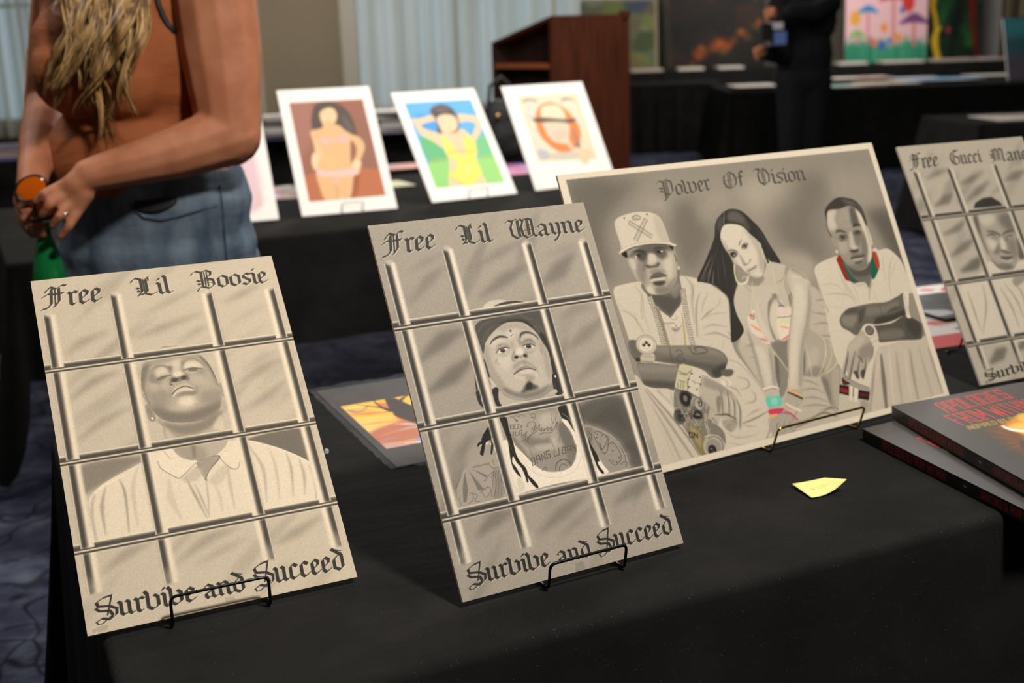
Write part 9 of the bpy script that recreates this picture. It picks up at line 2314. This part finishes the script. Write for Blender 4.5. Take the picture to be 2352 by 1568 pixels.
# sunglasses held in her hands
OR = mat('amber_lens', lin(226, 108, 14), .08, 0, .6, Transmission_Weight=.35); FRM = mat('glasses_frame', (.015, .012, .01), .3)
sg = empty('sunglasses', tuple(at(72, 432, 2.375)), 0, 'amber sunglasses with dark frames held in the hands of the woman', 'sunglasses')
Rg = Matrix.Rotation(math.radians(-28), 3, 'Y')@Matrix.Rotation(math.radians(18), 3, 'Z')
for cx, cz, nm in ((0, 0, 'lens'), (.012, -.046, 'lens')):
    c_ = Rg@Vector((cx, 0, cz)); MB().ball(c_, .031, .004, .023, Rg, 24).build(nm, OR, sg, True)
    MB().tube([c_+Rg@Vector((.0315*math.cos(t), -.001, .0235*math.sin(t))) for t in np.linspace(0, 2*PI, 29)[:-1]], .0022, 8, True).build('rim', FRM, sg, True)
MB().tube([Rg@Vector((-.016, 0, -.018)), Rg@Vector((-.008, -.002, -.026))], .002, 8).build('bridge', FRM, sg, True)
for z0_ in (.008, -.052): MB().tube([Rg@Vector((-.031, 0, z0_)), Rg@Vector((-.036, .005, z0_-.004)), Rg@Vector((.03, .012, z0_-.03)), Rg@Vector((.055, .014, z0_-.045))], .0024, 8).build('temple', FRM, sg, True)
# green bottle
GB = mat('green_bottle', lin(30, 150, 76), .12, 0, .5, Transmission_Weight=.5); LQ = mat('green_drink', lin(8, 62, 28), .1, 0, .4)
bt = at(96, 528, 2.42); bz = bt.z-.262; bo = empty('bottle', (bt.x+.004, bt.y, bz), 0, 'green plastic soda bottle hanging from the hand of the woman', 'bottle')
MB().lathe([(.028, 0), (.034, .006), (.0345, .03), (.0335, .06), (.0345, .10), (.0345, .16), (.031, .185), (.024, .215), (.0165, .238), (.0135, .25), (.0135, .268)], 32).build('glass', GB, bo, True)
MB().lathe([(.026, .004), (.0325, .01), (.033, .17), (.0325, .171)], 32).build('drink', LQ, bo, True)
LAB = mat('bottle_label', lin(206, 170, 40), .5); vary(LAB, lin(196, 60, 40), lin(216, 186, 50), 60, 2, .4, .6)
MB().lathe([(.0352, .055), (.0354, .06), (.0354, .12), (.0352, .125)], 32).build('label', LAB, bo, True); MB().lathe([(.0145, .262), (.0145, .276), (.012, .278)], 24).build('cap', mat('green_cap', lin(20, 100, 50), .4), bo, True)

# ---------------------------------------------------------------- the person in black far behind
Ym = 9.0; mb = at(1845, 200, Ym); man = empty('person', (mb.x, Ym, 0), 0, 'person in black clothes holding a small camera near the middle table', 'person')
mi_ = Matrix.Translation((-mb.x, -Ym, 0)); g = lambda px, py, Y=Ym: mi_@at(px, py, Y)
BLK = mat('black_wool', (.009, .009, .010), .85, 0, .15); bump(BLK, 14, .5, .02, 3)
hp = g(1850, 180)
def man_legs(m, e=0.):
    for sx in (-.075, .075): m.capsule((sx, 0, .92), .125+e, (sx*1.05, 0, .5), .085+e).capsule((sx*1.05, 0, .5), .085+e, (sx*1.1, .02, .09), .06+e)
    m.ball((0, 0, .95), .20+e, .15+e, .14+e)
def man_torso(m, e=0.):
    m.ball((0, 0, 1.12), .20+e, .145+e, .24+e).ball((0, 0, 1.36), .225+e, .14+e, .2+e).ball((0, 0, 1.5), .2+e, .1+e, .08+e)
    for s_, eb, hn in ((( -.2, -.02, 1.48), g(1795, 128, 8.85), g(1752, 122, 8.66)), ((.17, -.05, 1.48), g(1870, 30, 8.75), g(1800, 28, 8.62))):
        m.capsule(s_, .07+e, eb, .056+e).capsule(eb, .056+e, Vector(eb).lerp(Vector(hn), .82), .042+e)
m_ = MB(); man_legs(m_); man_torso(m_)
m_.capsule((0, 0, 1.52), .058, (0, -.02, 1.64), .055).ball((-.01, -.03, 1.74), .078, .098, .118).ball((-.02, -.075, 1.68), .052, .05, .06).capsule((-.03, -.13, 1.76), .010, (-.03, -.145, 1.72), .016)
h1, h2 = g(1772, 30, 8.60), g(1748, 118, 8.62)
for hh, s_ in ((h1, 1), (h2, -1)):
    m_.ball(hh, .042, .035, .046)
    for k in range(4): a_ = hh+Vector((-.03+.004*k, -.02, .025-.018*k)); b_ = a_+Vector((-.03, -.025, -.01)); m_.capsule(a_, .012, b_, .011, 8).capsule(b_, .011, b_+Vector((.012, -.02, -.022)), .009, 8)
    m_.capsule(hh+Vector((.01, -.03, .02)), .014, hh+Vector((-.015, -.06, -.02*s_)), .011, 8)
fused('body', m_, .011, SKIN, man, 3)
m_ = MB(); man_torso(m_, .014); fused('jacket', m_, .014, BLK, man, 3, lambda v: v.z < 1.58)
m_ = MB(); man_legs(m_, .012); fused('trousers', m_, .014, BLK, man, 3, lambda v: v.z > .06)
for sx in (-.085, .085): fused('shoe', MB().capsule((sx, .04, .045), .05, (sx, -.14, .04), .042), .012, DARK, man, 2, lambda v: v.z > .002)
MB().ball((-.005, -.005, 1.79), .086, .104, .09).build('hair', mat('dark_hair', (.02, .014, .01), .6), man, True)
for sx in (-.035, .02): MB().ball((sx, -.118, 1.755), .011, .009, .008).build('eye', mat('eye_dark', (.1, .09, .08), .3), man, True)
cm = at(1774, 74, 8.5); ca = empty('camera', tuple(cm), .2, 'small black and silver camera in the hands of the person in black', 'camera')
MB().cube(-.085, -.03, -.06, .06, .03, .06).build('camera_body', mat('camera_black', (.01, .01, .01), .4), ca); MB().cube(-.01, -.034, .02, .065, .034, .066).build('top_plate', mat('camera_silver', lin(225, 222, 226), .3, .3), ca)
MB().cube(.0, -.036, -.085, .09, -.028, .005).build('screen', mat('camera_screen', lin(96, 120, 180), .2), ca)
